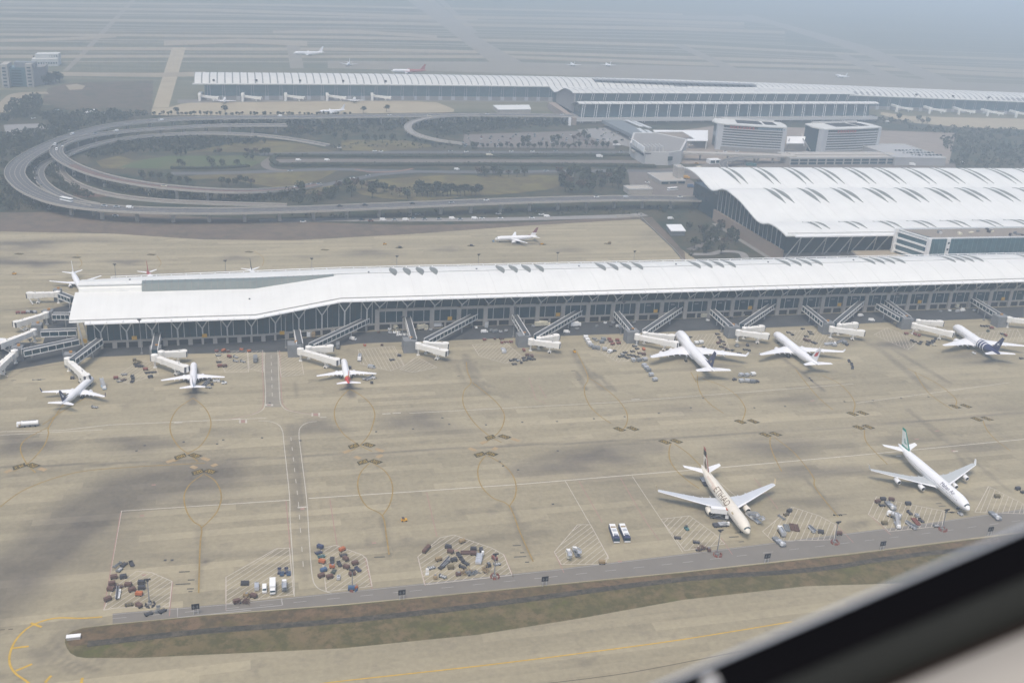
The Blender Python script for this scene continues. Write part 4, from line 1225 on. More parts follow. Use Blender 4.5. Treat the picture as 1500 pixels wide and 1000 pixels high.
hotel('left curved hotel block with striped floors and pale ring roof', (1049, 219), (1147, 225), None, 38, .17)
hotel('right curved hotel block with striped floors and pale ring roof', (1202, 227), (1284, 223), None, 38, .2)
cp = thing('canopy_link', 'white sloping canopy on struts slung between the two hotel blocks', 'canopy')
q = [G(1153, 200, 20), G(1180, 200, 20), G(1178, 210, 14), G(1152, 210, 14)]
b = MB(); b.poly(q); b.poly([p - Vector((0, 0, .8)) for p in q[::-1]]); b.build('canopy_sheet', WHITE, cp)
b = MB()
for p0, p1 in (((1148, 222, 0), (1157, 203, 20)), ((1188, 222, 0), (1176, 203, 20)), ((1178, 214, 8), (1174, 196, 22))):
    b.bar(G(*p0), G(*p1), 1.2, 1.2)
b.build('strut', STEEL, cp)
b = MB(); pp = [G(1152, 219), G(1186, 221), G(1190, 210), G(1154, 208)]; b.prism(pp, 0, 9); b.build('link_lobby', CONCD, cp)
wc = thing('white_canopy', 'broad flat white canopy roof open in the middle beside left hotel', 'canopy')
b = MB()
P_ = [G(956, 190.5, 11), G(1037, 191, 11), G(1037, 206, 11), G(992, 206, 11), G(996, 203.5, 11), G(1018, 203.5, 11), G(1000, 192.8, 11), G(960, 193, 11)]
b.prism(P_, 10, 11); b.build('canopy_roof', WHITE, wc)
for px, py in ((958, 192), (1035, 192), (1035, 206), (995, 205.5)):
    b = MB(); p = G(px, py, 11); b.box((p.x, p.y, 0), (1.2, 1.2, 10)); b.build('canopy_post', STEEL, wc)
co = thing('covered_walkway', 'long dark glazed walkway bridge running diagonally to the far terminal', 'walkway bridge')
for i, (l, r) in enumerate((((896, 176), (975, 214)), ((917, 176.5), (940, 186)), ((928, 178), (952, 188)), ((935, 188.5), (968, 212)), ((946, 191), (984, 212)))):
    a, c = G(*l, 9), G(*r, 9)
    b = MB()
    if i == 0: b.bar(a - Vector((0, 0, 2)), c - Vector((0, 0, 2)), 30, 4); b.build('bridge_body', mat('walkway_roof', (.16, .18, .19), .6, .1), co)
    else: b.bar(a + Vector((0, 0, .4)), c + Vector((0, 0, .4)), 6, .8); b.build('roof_light_strip', mat('glazed_strip', (.55, .57, .57), .4, .06), co)
st = thing('transport_hall', 'pale windowless transport hall with open roof frame at the road end', 'building')
fp = [G(921, 228), G(944, 241.5), G(978, 242.5), G(996, 240), G(1005, 222), G(960, 212), G(926, 212)]
b = MB(); b.prism(fp, 0, 16); b.build('walls', mat('pale_cladding', (.50, .49, .47), .7, .05), st)
b = MB(); b.prism([(p + (fp[0] + fp[3]) / 2 * .08) / 1.08 for p in fp], 16.0, 16.3); b.build('roof_deck', CONCD, st)
for i in range(9):
    p = G(928 + i * 5.5, 206 + min(i, 3) * 3, 22)
    b = MB(); b.bar((p.x, p.y, 16), (p.x, p.y, 22), .8, .8); b.bar((p.x, p.y, 21.6), (p.x + 2, p.y + 20, 21.6), .6, .6); b.build('roof_frame', STEEL, st)
b = MB(); p0, p1 = G(927, 204, 22), G(944, 216, 22); b.bar(p0 - Vector((0, 0, 3)), p1 - Vector((0, 0, 3)), 1, 6); b.build('white_parapet', WHITE, st)
b = MB(); p0, p1 = fp[1] + Vector((0, -.4, 11)), fp[0] + Vector((0, -.4, 11)); b.bar(p0 + (p1 - p0) * .1, p0 + (p1 - p0) * .9, .5, 2.5); b.build('window_strip', GLASS, st)
b = MB(); p = G(981, 234, 7); b.box((p.x, fp[2].y - .6, 6), (6, .5, 5)); b.build('window', GLASS, st)
b = MB(); p = G(955, 227, 13); b.box((p.x, fp[1].y - .6, 13), (14, .4, 1.2)); b.build('sign_strip', PAINT['dark'], st)
def deck_building(name, lab, cat, front, depth, z0, z1, m, wins=0, parapet=True):
    t = thing(name, lab, cat)
    a, c = G(*front[0], z1), G(*front[1], z1)
    b = MB(); b.prism([a, c, c + Vector((0, depth, 0)), a + Vector((0, depth, 0))], z0, z1); b.build('walls', m, t)
    if parapet:
        b = MB()
        for p, q in ((a, c), (c, c + Vector((0, depth, 0))), (a + Vector((0, depth, 0)), c + Vector((0, depth, 0))), (a, a + Vector((0, depth, 0)))):
            b.bar((p.x, p.y, z1 + .5), (q.x, q.y, z1 + .5), .5, 1.1)
        b.build('parapet', STEEL, t)
    for k in range(wins):
        for zz in (z0 + 1.2, z0 + (z1 - z0) * .55):
            p = a + (c - a) * ((k + .5) / wins)
            b = MB(); b.box((p.x, p.y - .2, zz), ((c - a).length / wins * .8, .4, (z1 - z0) * .3)); b.build('window', GLASS, t)
    return t
deck_building('car_park_block', 'long low parking block with barred openings below the right hotel', 'car park', ((1158, 232), (1312, 231)), 34, 0, 9, CONC, 12)
deck_building('parking_annex', 'plain pale parking annex with cars on its roof right of the hotels', 'car park', ((1312, 231), (1386, 232)), 90, 0, 10, mat('annex_grey', (.36, .36, .36), .8, .06), 0)
deck_building('toll_house', 'small pale guard house beside the curved ramp', 'hut', ((1040, 234.5), (1056, 234)), 10, 0, 5, WHITE, 2, False)
deck_building('service_block', 'white service block beside the elevated road before the wave roof', 'building', ((921, 278), (956, 277.5)), 16, 0, 5, CONC, 0)
deck_building('pump_house', 'pale flat roofed pump house right of the dark trees', 'building', ((968, 266), (1004, 265)), 40, 0, 4, mat('pump_wall', (.36, .33, .29), .8, .06), 3)
deck_building('gate_hut', 'tall beige stair block at the left corner of the wave roof', 'building', ((994, 246), (1003, 246)), 14, 0, 16, CONC, 0)
# footbridges between the transport hall and the wave terminal
for lab, a, c, w in (('pale footbridge from the transport hall past the hotels', (925, 221), (1165, 229), 11), ('broad pale footbridge under the right hotel', (1156, 226), (1310, 226), 14)):
    t = thing('footbridge', lab, 'footbridge')
    p, q = G(*a, 9), G(*c, 9)
    b = MB(); b.bar(p, q, w, 2.2); b.build('bridge_deck', CONC, t)
    for k in range(6):
        r = p + (q - p) * ((k + .5) / 6)
        b = MB(); b.box((r.x, r.y, 0), (1.6, 1.6, 8)); b.build('pillar', CONCD, t)
# far left offices
lo = thing('left_office_block', 'far office block of two pale towers joined by a glass centre', 'office building')
def tower(px0, px1, pyb, h, dep, m, nm):
    a, c = G(px0, pyb), G(px1, pyb)
    b = MB(); b.prism([a, c, c + Vector((0, dep, 0)), a + Vector((0, dep, 0))], 0, h); o = b.build(nm, m, lo)
    for k in range(6):
        b = MB(); b.box(((a.x + c.x) / 2, a.y - .3, 3 + k * (h - 4) / 6), (abs(c.x - a.x) * .55, .5, 1.7)); b.build('window_band', GLASS, o)
tower(4, 14, 129, 33, 34, CONC, 'tower'); tower(40, 50, 128, 33, 34, CONC, 'tower'); tower(14, 40, 127, 27, 26, GLASSB, 'glass_centre')
b = MB(); a, c = G(22, 96, 33), G(42, 95, 33); b.box(((a.x + c.x) / 2, G(14, 127).y + 15, 27), (28, 18, 7)); b.build('roof_plant_room', PAINT['grey'], lo)
b = MB(); a, c = G(50, 127), G(60, 116); b.prism([a, a + Vector((14, 24, 0)), a + Vector((12, 60, 0)), a + Vector((-6, 34, 0))], 0, 26); b.build('side_wing', CONCD, lo)
wb_ = thing('white_office', 'far white two storey office behind the twin tower block', 'office building')
a, c = G(47, 98), G(86, 97)
b = MB(); b.prism([a, c, c + Vector((0, 30, 0)), a + Vector((0, 30, 0))], 0, 12); b.build('lower_walls', ROOFT, wb_)
b = MB(); b.prism([a + Vector((5, 8, 0)), c + Vector((0, 8, 0)), c + Vector((0, 34, 0)), a + Vector((5, 34, 0))], 12, 19); b.build('upper_walls', ROOFT, wb_)
for k in range(10):
    p = a + (c - a) * ((k + .7) / 10.5)
    for z, o in ((4, -.2), (14, 7.7)):
        b = MB(); b.box((p.x, p.y + o, z), (2.4, .4, 2.6)); b.build('window', GLASS, wb_)
sm = thing('small_white_roof', 'small white roofed shed at the edge of the woods, left', 'shed')
c = [G(128, 160, 4), G(140, 160, 4), G(139, 164, 4), G(122, 165, 4)]
b = MB(); b.prism(c, 3, 4); b.build('roof', WHITE, sm)
b = MB(); b.prism(c, 0, 3); b.build('walls', CONC, sm)
kio = thing('kiosk', 'small flat white roofed kiosk beside the far apron corner', 'kiosk')
c = [G(976, 328.5, 5), G(998, 328.5, 5), G(1005, 338, 5), G(983, 338, 5)]
b = MB(); b.prism(c, 4.2, 5); b.build('roof', WHITE, kio)
b = MB(); m_ = (c[0] + c[2]) / 2; b.prism([m_ + (p - m_) * .92 for p in c], 0, 4.2); b.build('walls', PAINT['grey'], kio)
hut = thing('white_hut', 'small white hut on the tip of the grass island', 'hut')
p = G(108, 935)
b = MB(); b.box((p.x, p.y, 0), (4.6, 1.6, 1.1), .0); b.build('walls', CONC, hut)
b = MB(); b.box((p.x, p.y, 1.1), (4.9, 1.9, .3)); b.build('roof', WHITE, hut)
lw = thing('low_wall', 'long low white wall under the elevated road near the far apron', 'wall')
b = MB(); b.bar(G(903, 318) + Vector((0, 0, 1)), G(937, 318) + Vector((0, 0, 1)), .8, 2); b.build('wall_panel', CONC, lw)
# ================================================================== ELEVATED ROADS
def viaduct(name, lab, pts, w, step=30, z=None, ht=1.6, pw=2.2, m=ASPH, pillars=True):
    P = arc_pts([G(p[0], p[1], p[2]) for p in pts], 6)
    t = thing(name, lab, 'elevated road')
    b = MB(); b.ribbon(P, w, dz=.02); b.build('road_surface', m, t)
    b = MB()
    rings = []
    for i, p in enumerate(P):
        a, c = P[max(0, i - 1)], P[min(len(P) - 1, i + 1)]
        n = Vector((-(c - a).y, (c - a).x, 0)).normalized()
        rings.append([p + n * o + Vector((0, 0, zz)) for o, zz in ((-w / 2 - .3, -.05), (w / 2 + .3, -.05), (w / 2 + .3, -ht * .5), (w / 4, -ht), (-w / 4, -ht), (-w / 2 - .3, -ht * .5))])
    b.loft(rings); b.build('deck', CONCD, t)
    for s in (-1, 1):
        b = MB(); rr = []
        for i, p in enumerate(P):
            a, c = P[max(0, i - 1)], P[min(len(P) - 1, i + 1)]
            n = Vector((-(c - a).y, (c - a).x, 0)).normalized() * s
            rr.append([p + n * o + Vector((0, 0, zz)) for o, zz in ((w / 2 + .31, -.9), (w / 2 + .31, 1.1), (w / 2 - .1, 1.1), (w / 2 - .1, 0.03))])
        b.loft(rr); b.build('parapet', CONC, t)
    ln = MB()
    for o in (-w / 4, 0, w / 4) if w > 12 else (0,):
        Q = []
        for i, p in enumerate(P):
            a, c = P[max(0, i - 1)], P[min(len(P) - 1, i + 1)]
            n = Vector((-(c - a).y, (c - a).x, 0)).normalized()
            Q.append(p + n * o + Vector((0, 0, .03)))
        if o == 0: ln.ribbon(Q, .3)
        else: dashes(ln, Q, .3, 4, 7)
    ln.build('lane_lines', WFAINT, t)
    d, nxt = 0, step * .5
    for a, c in zip(P, P[1:]):
        L = (c - a).length
        while pillars and nxt <= d + L:
            p = a + (c - a) * ((nxt - d) / L)
            if p.z > 4:
                n = Vector((-(c - a).y, (c - a).x, 0)).normalized()
                b = MB()
                b.box((p.x, p.y, -.2), (pw, pw * 1.3, p.z - ht - .8 + .2), math.atan2(n.y, n.x))
                b.bar(p - n * w * .3 + Vector((0, 0, -ht - .5)), p + n * w * .3 + Vector((0, 0, -ht - .5)), pw, 1.2)
                b.build('pillar', CONC, t)
            nxt += step
        d += L
    return P
VP = {}
VP['outer'] = viaduct('elevated_road', 'great outer elevated loop road from far terminal round to the wave roof terminal',
    [(842, 170, 11), (720, 168.5, 11), (600, 169.5, 11), (450, 171.5, 11), (300, 173, 11), (220, 177.5, 11), (160, 185, 11), (105, 200, 11), (60, 219, 11), (32, 236, 11), (22, 250, 11), (25, 262, 10.5), (40, 276, 10), (62, 287, 10), (90, 296, 10), (130, 302.5, 10), (180, 306.5, 10), (250, 309, 10), (350, 309, 10), (450, 306.5, 10), (560, 302, 10), (680, 297, 10), (780, 293.5, 10), (880, 291, 10), (960, 290.5, 10), (1042, 292, 10)], 17.5)
VP['inner'] = viaduct('elevated_road', 'inner elevated loop road with reddish lane curling down to the lawn',
    [(420, 183.5, 10), (330, 184, 10), (260, 187, 10), (190, 192, 10.5), (140, 198, 11), (104, 206, 11), (86, 214, 11), (83, 224, 11), (94, 235, 11), (118, 247, 10.5), (155, 259, 10), (200, 268, 10), (250, 274.5, 10), (320, 279.5, 9), (370, 280, 7.5), (410, 277.5, 5), (440, 275, 2), (465, 270, .4)], 12.5, 28)
_P = VP['inner']
rl = MB(); rl.ribbon(_P[len(_P) * 13 // 26:], 7.5, dz=.04); rl.build('red_lane', mat('red_asphalt', (.15, .10, .085), .9, .15, .1), [o for o in COL.objects if o.name.startswith('elevated_road')][-1])
viaduct('slip_road', 'thin inner slip road dipping under the elevated loop at its left bend',
    [(480, 213, .5), (440, 206, 2), (400, 200.5, 4), (360, 197, 5.5), (300, 195.5, 6), (250, 197, 6), (200, 201, 5.5), (150, 209.5, 4.5), (112, 221, 3), (90, 230, 2), (70, 238, 2), (59, 247, 2), (57, 257, 3), (64, 269, 4.5), (80, 281, 6.5), (100, 290, 8.5), (118, 296, 9.6), (140, 300.4, 10)], 9.5, 28, ht=1.2, pw=1.6)
viaduct('slip_road', 'low innermost slip road below the reddish loop lane',
    [(420, 301, .4), (330, 298.5, .4), (240, 294.5, .4), (180, 288.5, .4), (140, 280, .4), (112, 270, .4), (96, 260, .4), (88, 250, .4), (88, 242, .4)], 8.5, 28, ht=.6, m=ROADB)
viaduct('elevated_ramp', 'narrow pale ramp curling off the far elevated road to the car park',
    [(700, 167.5, 10.8), (650, 170.5, 10.5), (618, 175, 10), (600, 182, 9), (598, 189, 8), (607, 196, 6.5), (625, 202, 5), (650, 207, 3), (677, 210.5, 1)], 9, 24, m=CONCD, ht=1.2, pw=1.6)
viaduct('curved_ramp', 'dark curved ramp beneath the hotels before the wave roof',
    [(1165, 229, 8), (1110, 230, 8), (1075, 233, 8), (1060, 238, 7.5), (1062, 246, 6), (1075, 252, 4)], 9, 22, ht=1.4, pw=1.4)
# lamp posts along the verge and small poles
# ================================================================== VEHICLES ON THE ROADS
def car_mesh(kindname, c):
    b = MB()
    if kindname == 'car':
        b.box((0, 0, .3), (4.4, 1.8, .65), 0, 0); b.box((-.2, 0, .95), (2.3, 1.6, .55), 0, 1, .8)
        w = 1.35
    elif kindname == 'van':
        b.box((0, 0, .35), (5.0, 1.95, .8)); b.box((-.4, 0, 1.15), (4.0, 1.85, .85), 0, 0, .92); b.box((1.45, 0, 1.2), (.9, 1.7, .6), 0, 1, .8)
        w = 1.6
    elif kindname == 'truck':
        b.box((2.6, 0, .5), (1.7, 2.2, 2.0), 0, 0, .92); b.box((-1.0, 0, .9), (5.2, 2.4, 2.5), 0, 0); b.box((3.3, 0, 1.5), (.5, 2.0, .7), 0, 1); b.box((0, 0, .5), (7, 1.2, .4), 0, 2)
        w = 2.4
    else:  # coach
        b.box((0, 0, .4), (11.5, 2.5, 1.2)); b.box((0, 0, 1.6), (11.3, 2.46, .8), 0, 1); b.box((0, 0, 2.4), (11.4, 2.48, .6), 0, 0, .95)
        w = 3.7
    for sx in (-1, 1):
        for sy in (-1, 1):
            b.tube((sx * w, sy * .95 - .12 * sy, .33), (sx * w, sy * .95 + .08 * sy, .33), .34, n=8, mi=2)
    return b.mesh(kindname, [c, GLASS, TYRE])
CM = {}
def road_vehicle(kindname, c, p, ang, adj, where, grp, sc=1.15):
    key = (kindname, c)
    if key not in CM:
        CM[key] = car_mesh(kindname, PAINT[c])
    o = link(kindname if kindname != 'truck' else 'box_truck', CM[key], None, p, ang, sc)
    tag(o, None, {'car': 'car', 'van': 'van', 'truck': 'truck', 'coach': 'coach'}[kindname], grp)
    later(o, adj, where)
    return o
def near_deck(P, px, py):
    best = None
    for a, c in zip(P, P[1:]):
        for t in (0, .25, .5, .75):
            p = a + (c - a) * t
            x, y = photo_x(p)
            d = (x - px) ** 2 + (y - py) ** 2
            if best is None or d < best[0]:
                best = (d, p, c - a)
    return best[1], best[2]
for px, py, k, c, nm in ((235, 177, 'van', 'white', 'outer'), (111, 194, 'van', 'white', 'outer'), (95, 282, 'coach', 'white', 'outer'), (150, 300, 'car', 'silver', 'outer'), (188, 302.5, 'van', 'white', 'outer'), (168, 301, 'car', 'silver', 'outer'), (413, 171, 'van', 'white', 'outer'), (573, 169.5, 'car', 'white', 'outer'), (627, 170, 'car', 'cream', 'outer'), (715, 165, 'car', 'white', 'outer'),
                         (826, 168.5, 'car', 'white', 'outer'), (713, 292, 'car', 'white', 'outer'), (878, 287.5, 'car', 'white', 'outer'), (918, 290, 'van', 'silver', 'outer'), (998, 288, 'car', 'white', 'outer'), (605, 299, 'car', 'dark', 'outer'), (538, 300, 'car', 'dark', 'outer'), (500, 302, 'car', 'dark', 'outer'), (143, 194, 'car', 'silver', 'inner'), (173, 191, 'van', 'white', 'inner'), (84, 209, 'van', 'white', 'inner'), (83, 220, 'van', 'white', 'inner'), (90, 219, 'car', 'white', 'inner'), (240, 273.5, 'car', 'cream', 'inner'), (438, 272.5, 'car', 'white', 'inner'), (660, 298, 'car', 'silver', 'outer')):
    P = VP[nm]
    p, d = near_deck(P, px, py)
    off = G(px, py, p.z)
    n = Vector((-d.y, d.x, 0)).normalized()
    s = max(-4.5, min(4.5, (off - p).dot(n)))
    road_vehicle(k, c, p + n * s + Vector((0, 0, .05)), math.atan2(d.y, d.x), f"{c if c != 'cream' else 'pale'} {k}", 'on the great outer elevated road' if nm == 'outer' else 'on the inner elevated loop', 'vehicles on the elevated roads')
for px, py, k, c in ((100, 223.5, 'car', 'white'), (106, 227, 'car', 'silver'), (199, 200.5, 'car', 'white'), (287, 195.5, 'car', 'silver'), (401, 201, 'car', 'white'), (497, 217, 'car', 'white')):
    road_vehicle(k, c, G(px, py, 1.6) , .2, f'{c} car', 'on the thin inner slip road', 'vehicles on the slip road')
for px, py, k, c in ((549, 222, 'car', 'white'), (558, 222.5, 'car', 'white'), (683, 223, 'car', 'white'), (720, 223, 'car', 'silver'), (749, 222.5, 'car', 'white'), (780, 222.5, 'car', 'white'), (814, 222.5, 'car', 'silver'), (901, 213.5, 'van', 'white'), (906, 213.5, 'van', 'white'), (910, 223, 'car', 'silver'), (660, 222.5, 'car', 'silver')):
    road_vehicle(k, c, G(px, py), 0, f'{c} {k}', 'on the park road before the far terminal', 'vehicles on the park road')
for px, py, k, c in ((437, 235.5, 'van', 'white'), (479, 235.5, 'van', 'white'), (717, 230, 'truck', 'cream'), (878, 231, 'truck', 'white'), (425, 251.5, 'car', 'silver'), (669, 249, 'van', 'white'), (700, 250.5, 'car', 'silver'), (800, 251, 'car', 'silver')):
    road_vehicle(k, c, G(px, py), 0, f"{c if c != 'cream' else 'yellowish'} {k}", 'on the middle roads between the hedges', 'vehicles on the middle roads')
for px, py, k, c in ((516, 261.5, 'car', 'white'), (467, 270, 'car', 'silver'), (452, 271, 'car', 'silver'), (539, 258, 'car', 'silver'), (561, 323, 'van', 'white'), (578, 323, 'car', 'silver'), (594, 323, 'van', 'white'), (605, 321, 'car', 'silver'), (622, 322, 'car', 'silver'), (643, 321.5, 'car', 'silver'), (662, 321, 'van', 'white'), (674, 322, 'car', 'silver'), (695, 321, 'van', 'white'), (706, 320.5, 'car', 'white'), (733, 320.5, 'car', 'white'), (730, 314, 'car', 'silver'), (612, 315, 'car', 'silver'), (779, 320, 'car', 'white'), (801, 318, 'van', 'white'), (793, 315, 'car', 'white'), (444, 325.5, 'car', 'white'), (169, 317, 'car', 'white'), (530, 323, 'car', 'dark'), (543, 324, 'car', 'red'), (982, 321, 'van', 'white'), (1024, 248.5, 'truck', 'cream')):
    if py > 310: road_vehicle(k, c, G(px, py, .05), random.uniform(-.15, .15), f'{c} {k}', 'on the track below the near elevated road', 'vehicles on the verge track')
    else: road_vehicle(k, c, G(px, py), .3, f'{c} {k}', 'on the descending slip road by the lawn', 'vehicles on the slip road')
for i, (px, py) in enumerate(((104, 185.5), (108, 185.5), (85, 165), (84, 162), (153, 166.5), (157, 166), (49, 174), (42, 192), (45, 190), (65, 186), (72, 189), (100, 191))):
    c = random.choice(['white', 'silver', 'white'])
    road_vehicle('car', c, G(px, py), random.uniform(0, 3), f'{c} car', "in the wooded lot at far left", 'cars parked at far left')
pc = 0
for r in range(7):
    for k in range(13):
        px, py = 690 + k * 16.0 + random.uniform(-6, 6) - r * 1.5, 198 + r * 2.9
        if random.random() < .45 or px > 895: continue
        c = random.choice(['white', 'silver', 'dark', 'grey', 'silver', 'red'])
        road_vehicle('car', c, G(px, py), 1.57, f'{c} car', "in the big tree lined car park", 'cars in the big car park')
for r in range(4):
    for k in range(9):
        px, py = 866 + k * 9 + r * 3, 190 + r * 5 + random.uniform(-1, 1)
        if random.random() < .5: continue
        c = random.choice(['white', 'silver', 'cream', 'dark'])
        road_vehicle('car', c, G(px, py), .6, f"{c if c != 'cream' else 'pale'} car", 'on the forecourt of the far terminal', 'cars on the forecourt')
for k in range(26):
    a = G(1336 + (k % 9) * 5.2 - (k // 9) * 12, 228 - (k // 9) * 3.4, 10)
    c = random.choice(['white', 'silver', 'dark', 'grey'])
    road_vehicle('car', c, a, 1.57, f'{c} car', 'on the roof of the parking annex', 'cars on the annex roof')
for px, py, k, c in ((1050, 224, 'car', 'white'), (1062, 223, 'car', 'white'), (1080, 222.5, 'car', 'white'), (1012, 213, 'car', 'white'), (1005, 217, 'van', 'white'), (1336, 243, 'truck', 'white'), (1410, 239, 'van', 'white'), (1490, 233.5, 'car', 'white'), (1439, 191, 'car', 'white'), (1468, 233, 'car', 'silver'), (1005, 262, 'truck', 'yellow'), (960, 262, 'van', 'white'), (948, 268, 'car', 'white'), (975, 270, 'coach', 'white'), (985, 279, 'coach', 'white'), (1025, 268, 'truck', 'dark'), (1012, 275, 'truck', 'blue'), (1050, 352, 'van', 'silver'), (1300, 179, 'van', 'white'), (1020, 240, 'car', 'yellow'), (1100, 243, 'coach', 'teal')):
    road_vehicle(k, c, G(px, py), random.uniform(-.3, .3), f'{c} {k}', 'near the hotels and the wave roof', 'vehicles round the hotels')

# ================================================================== TREES
def tree_mesh(seed, m, h=8.0, r=3.6, leaves=150, slim=False):
    rnd = random.Random(seed)
    b = MB()
    b.tube((0, 0, 0), (rnd.uniform(-.2, .2), 0, h * .55), .3, .16, 6, 1)
    for k in range(3):
        a = rnd.uniform(0, 6.28)
        b.tube((0, 0, h * .35), (math.cos(a) * r * .5, math.sin(a) * r * .5, h * .62), .14, .06, 4, 1)
    cl = [(rnd.uniform(-.5, .5) * r, rnd.uniform(-.5, .5) * r, h * rnd.uniform(.45, .85), r * rnd.uniform(.42, .68)) for _ in range(7)]
    for k in range(leaves):
        cx, cy, cz, cr = rnd.choice(cl)
        d = Vector((rnd.gauss(0, 1), rnd.gauss(0, 1), rnd.gauss(0, .8))).normalized() * cr * rnd.uniform(.55, 1.0)
        c = Vector((cx, cy, cz)) + d
        if slim: c.x *= .6; c.y *= .6
        s = r * rnd.uniform(.16, .3)
        u = Vector((rnd.gauss(0, 1), rnd.gauss(0, 1), rnd.gauss(0, .6))).normalized()
        v = u.cross(Vector((rnd.gauss(0, 1), rnd.gauss(0, 1), 1))).normalized()
        b.add([c - u * s - v * s * .6, c + u * s - v * s * .6, c + u * s * .4 + v * s], [(0, 1, 2)])
    return b.mesh('tree', [m, BARK])
TM = [tree_mesh(k, LEAF[[0, 0, 1, 1, 2][k % 5]], 8 + k % 3, 3.4 + .3 * (k % 4), 150, k == 5) for k in range(8)]
def tree(px, py, where, sc=1.0, v=None, z=0.0):
    i = random.randrange(8) if v is None else v
    o = link('tree', TM[i], None, G(px, py) + Vector((0, 0, -.2 + z)), random.uniform(0, 6.28), sc * random.uniform(.85, 1.25))
    tag(o, None, 'tree', 'trees ' + where)
    later(o, ['dark green tree', 'dark green tree', 'olive green tree', 'olive green tree', 'reddish brown tree'][i % 5] if i != 5 else 'slender dark tree', where)
for px in range(612, 706, 7):
    tree(px + random.uniform(-2, 2), 288 - (px - 612) * .01 + random.uniform(-1, 1), "in the clump on the yellow lawn", 1.3, random.choice([0, 1]))
for px in (618, 626, 640): tree(px, 285, "in the clump on the yellow lawn", 1.6, 0)
for px, py in ((508, 281), (520, 279), (530, 276), (541, 280), (552, 284), (563, 281), (574, 285), (585, 288), (597, 291), (515, 288), (545, 290)):
    tree(px, py, 'in the grove left of the yellow lawn', 1.3)
for px, py in ((700, 258), (710, 258), (722, 257), (733, 258), (745, 259), (757, 259), (768, 258), (726, 253)):
    tree(px, py, "behind the yellow lawn", 1.1)
for k in range(26):
    tree(823 + (k % 7) * 14 + random.uniform(-5, 5), 262 + (k // 7) * 6.5 + random.uniform(-2, 2), 'in the dark wood right of the yellow lawn', 1.5)
for k in range(44):
    tree(226 + k * 6.6 + random.uniform(-3, 3), 169.6 + random.uniform(-.5, .5), "along the far apron's edge", .6)
for px, py in ((532, 165.5), (566, 164), (260, 168), (330, 167)): tree(px, py, "along the far apron's edge", 1.4, 0)
for px, py in ((258, 228.5), (265, 229), (272, 228), (316, 227.5), (322, 228), (362, 228), (368, 227), (375, 227.5), (382, 227), (388, 227), (394, 227.5), (305, 238), (262, 244), (268, 245), (310, 243), (325, 244), (347, 243), (360, 232), (370, 234)):
    tree(px, py, 'on the green lawn inside the loop', .9)
for px, py in ((430, 196), (442, 195), (425, 199), (440, 201), (455, 198), (470, 196), (490, 203), (505, 206), (536, 207), (548, 206), (560, 209), (575, 206)):
    tree(px, py, "below the far elevated road", 1.0)
for px, py in ((345, 272), (352, 270), (360, 272), (368, 274), (335, 274), (325, 273), (210, 264), (222, 263), (235, 265), (248, 267), (262, 269), (275, 271)):
    tree(px, py, 'in the belt beside the reddish loop lane', .95)
for px, py in ((490, 286), (496, 282), (484, 292), (470, 293), (478, 289), (440, 281), (445, 288)):
    tree(px, py, 'on the small lawn at the foot of the loop', 1.2)
for k in range(26):
    tree(1003 + random.uniform(0, 70) + (k % 3) * 5, 332 + random.uniform(0, 42), "beside the tan ramp wall", .95)
for k in range(26):
    tree(690 + k * 8.4 + random.uniform(-2, 2), 217 + random.uniform(-1, 1) - max(0, k - 18) * .3, "between car park and park road", .85)
for k in range(14):
    tree(62 + random.uniform(0, 26), 122 + random.uniform(-3, 3), 'beside the far left office block', 1.6, random.choice([0, 1]))
for px, py in ((848, 205), (856, 202), (862, 206), (810, 209), (818, 208), (765, 213), (772, 212), (840, 208), (1350, 183), (1358, 181), (1345, 178), (1316, 176)):
    tree(px, py, "in the far terminal car park", 1.2)
# woods that read as one mass
def wood(name, polys, m, dens, h=7.0, seed=1):
    rnd = random.Random(seed)
    b = MB()
    for poly in polys:
        P = gl(poly)
        x0, x1 = min(p.x for p in P), max(p.x for p in P)
        y0, y1 = min(p.y for p in P), max(p.y for p in P)
        n = int((x1 - x0) * (y1 - y0) * dens)
        for _ in range(n):
            x, y = rnd.uniform(x0, x1), rnd.uniform(y0, y1)
            ins = False
            for a, c in zip(P, P[1:] + P[:1]):
                if (a.y > y) != (c.y > y) and x < a.x + (y - a.y) / (c.y - a.y) * (c.x - a.x):
                    ins = not ins
            if not ins: continue
            hh = h * rnd.uniform(.5, 1.25)
            r = hh * rnd.uniform(.3, .5)
            for k in range(16):
                d = Vector((rnd.gauss(0, 1), rnd.gauss(0, 1), abs(rnd.gauss(0, .9)))).normalized()
                c = Vector((x, y, hh * .35)) + Vector((d.x * r, d.y * r, d.z * hh * .6))
                u = d.cross(Vector((rnd.gauss(0, 1), rnd.gauss(0, 1), 1))).normalized()
                v = (d + u.cross(d) * 1.2).normalized()
                s = r * rnd.uniform(.3, .55)
                b.add([c - u * s - v * s * .5, c + u * s - v * s * .5, c + v * s], [(0, 1, 2)])
    return kind(b.build(name, m), 'stuff')
wood('loop_woods', [[(0, 238), (14, 246), (20, 270), (55, 292), (100, 302), (88, 309), (0, 311)], [(38, 236), (62, 224), (76, 228), (60, 240), (50, 252), (52, 268), (66, 284), (40, 272), (32, 252)], [(75, 246), (84, 240), (84, 256), (96, 270), (130, 285), (150, 294), (110, 290), (80, 276), (68, 258)],
                    [(135, 226), (175, 213), (250, 206), (330, 205), (392, 210), (335, 215), (300, 221), (200, 226), (150, 232), (125, 234)], [(160, 278), (250, 286), (340, 290), (420, 284), (470, 287), (500, 294), (440, 300), (330, 297), (220, 292)], [(105, 240), (140, 258), (190, 272), (160, 276), (110, 262)]], LEAF[0], .035, 6.5, 3)
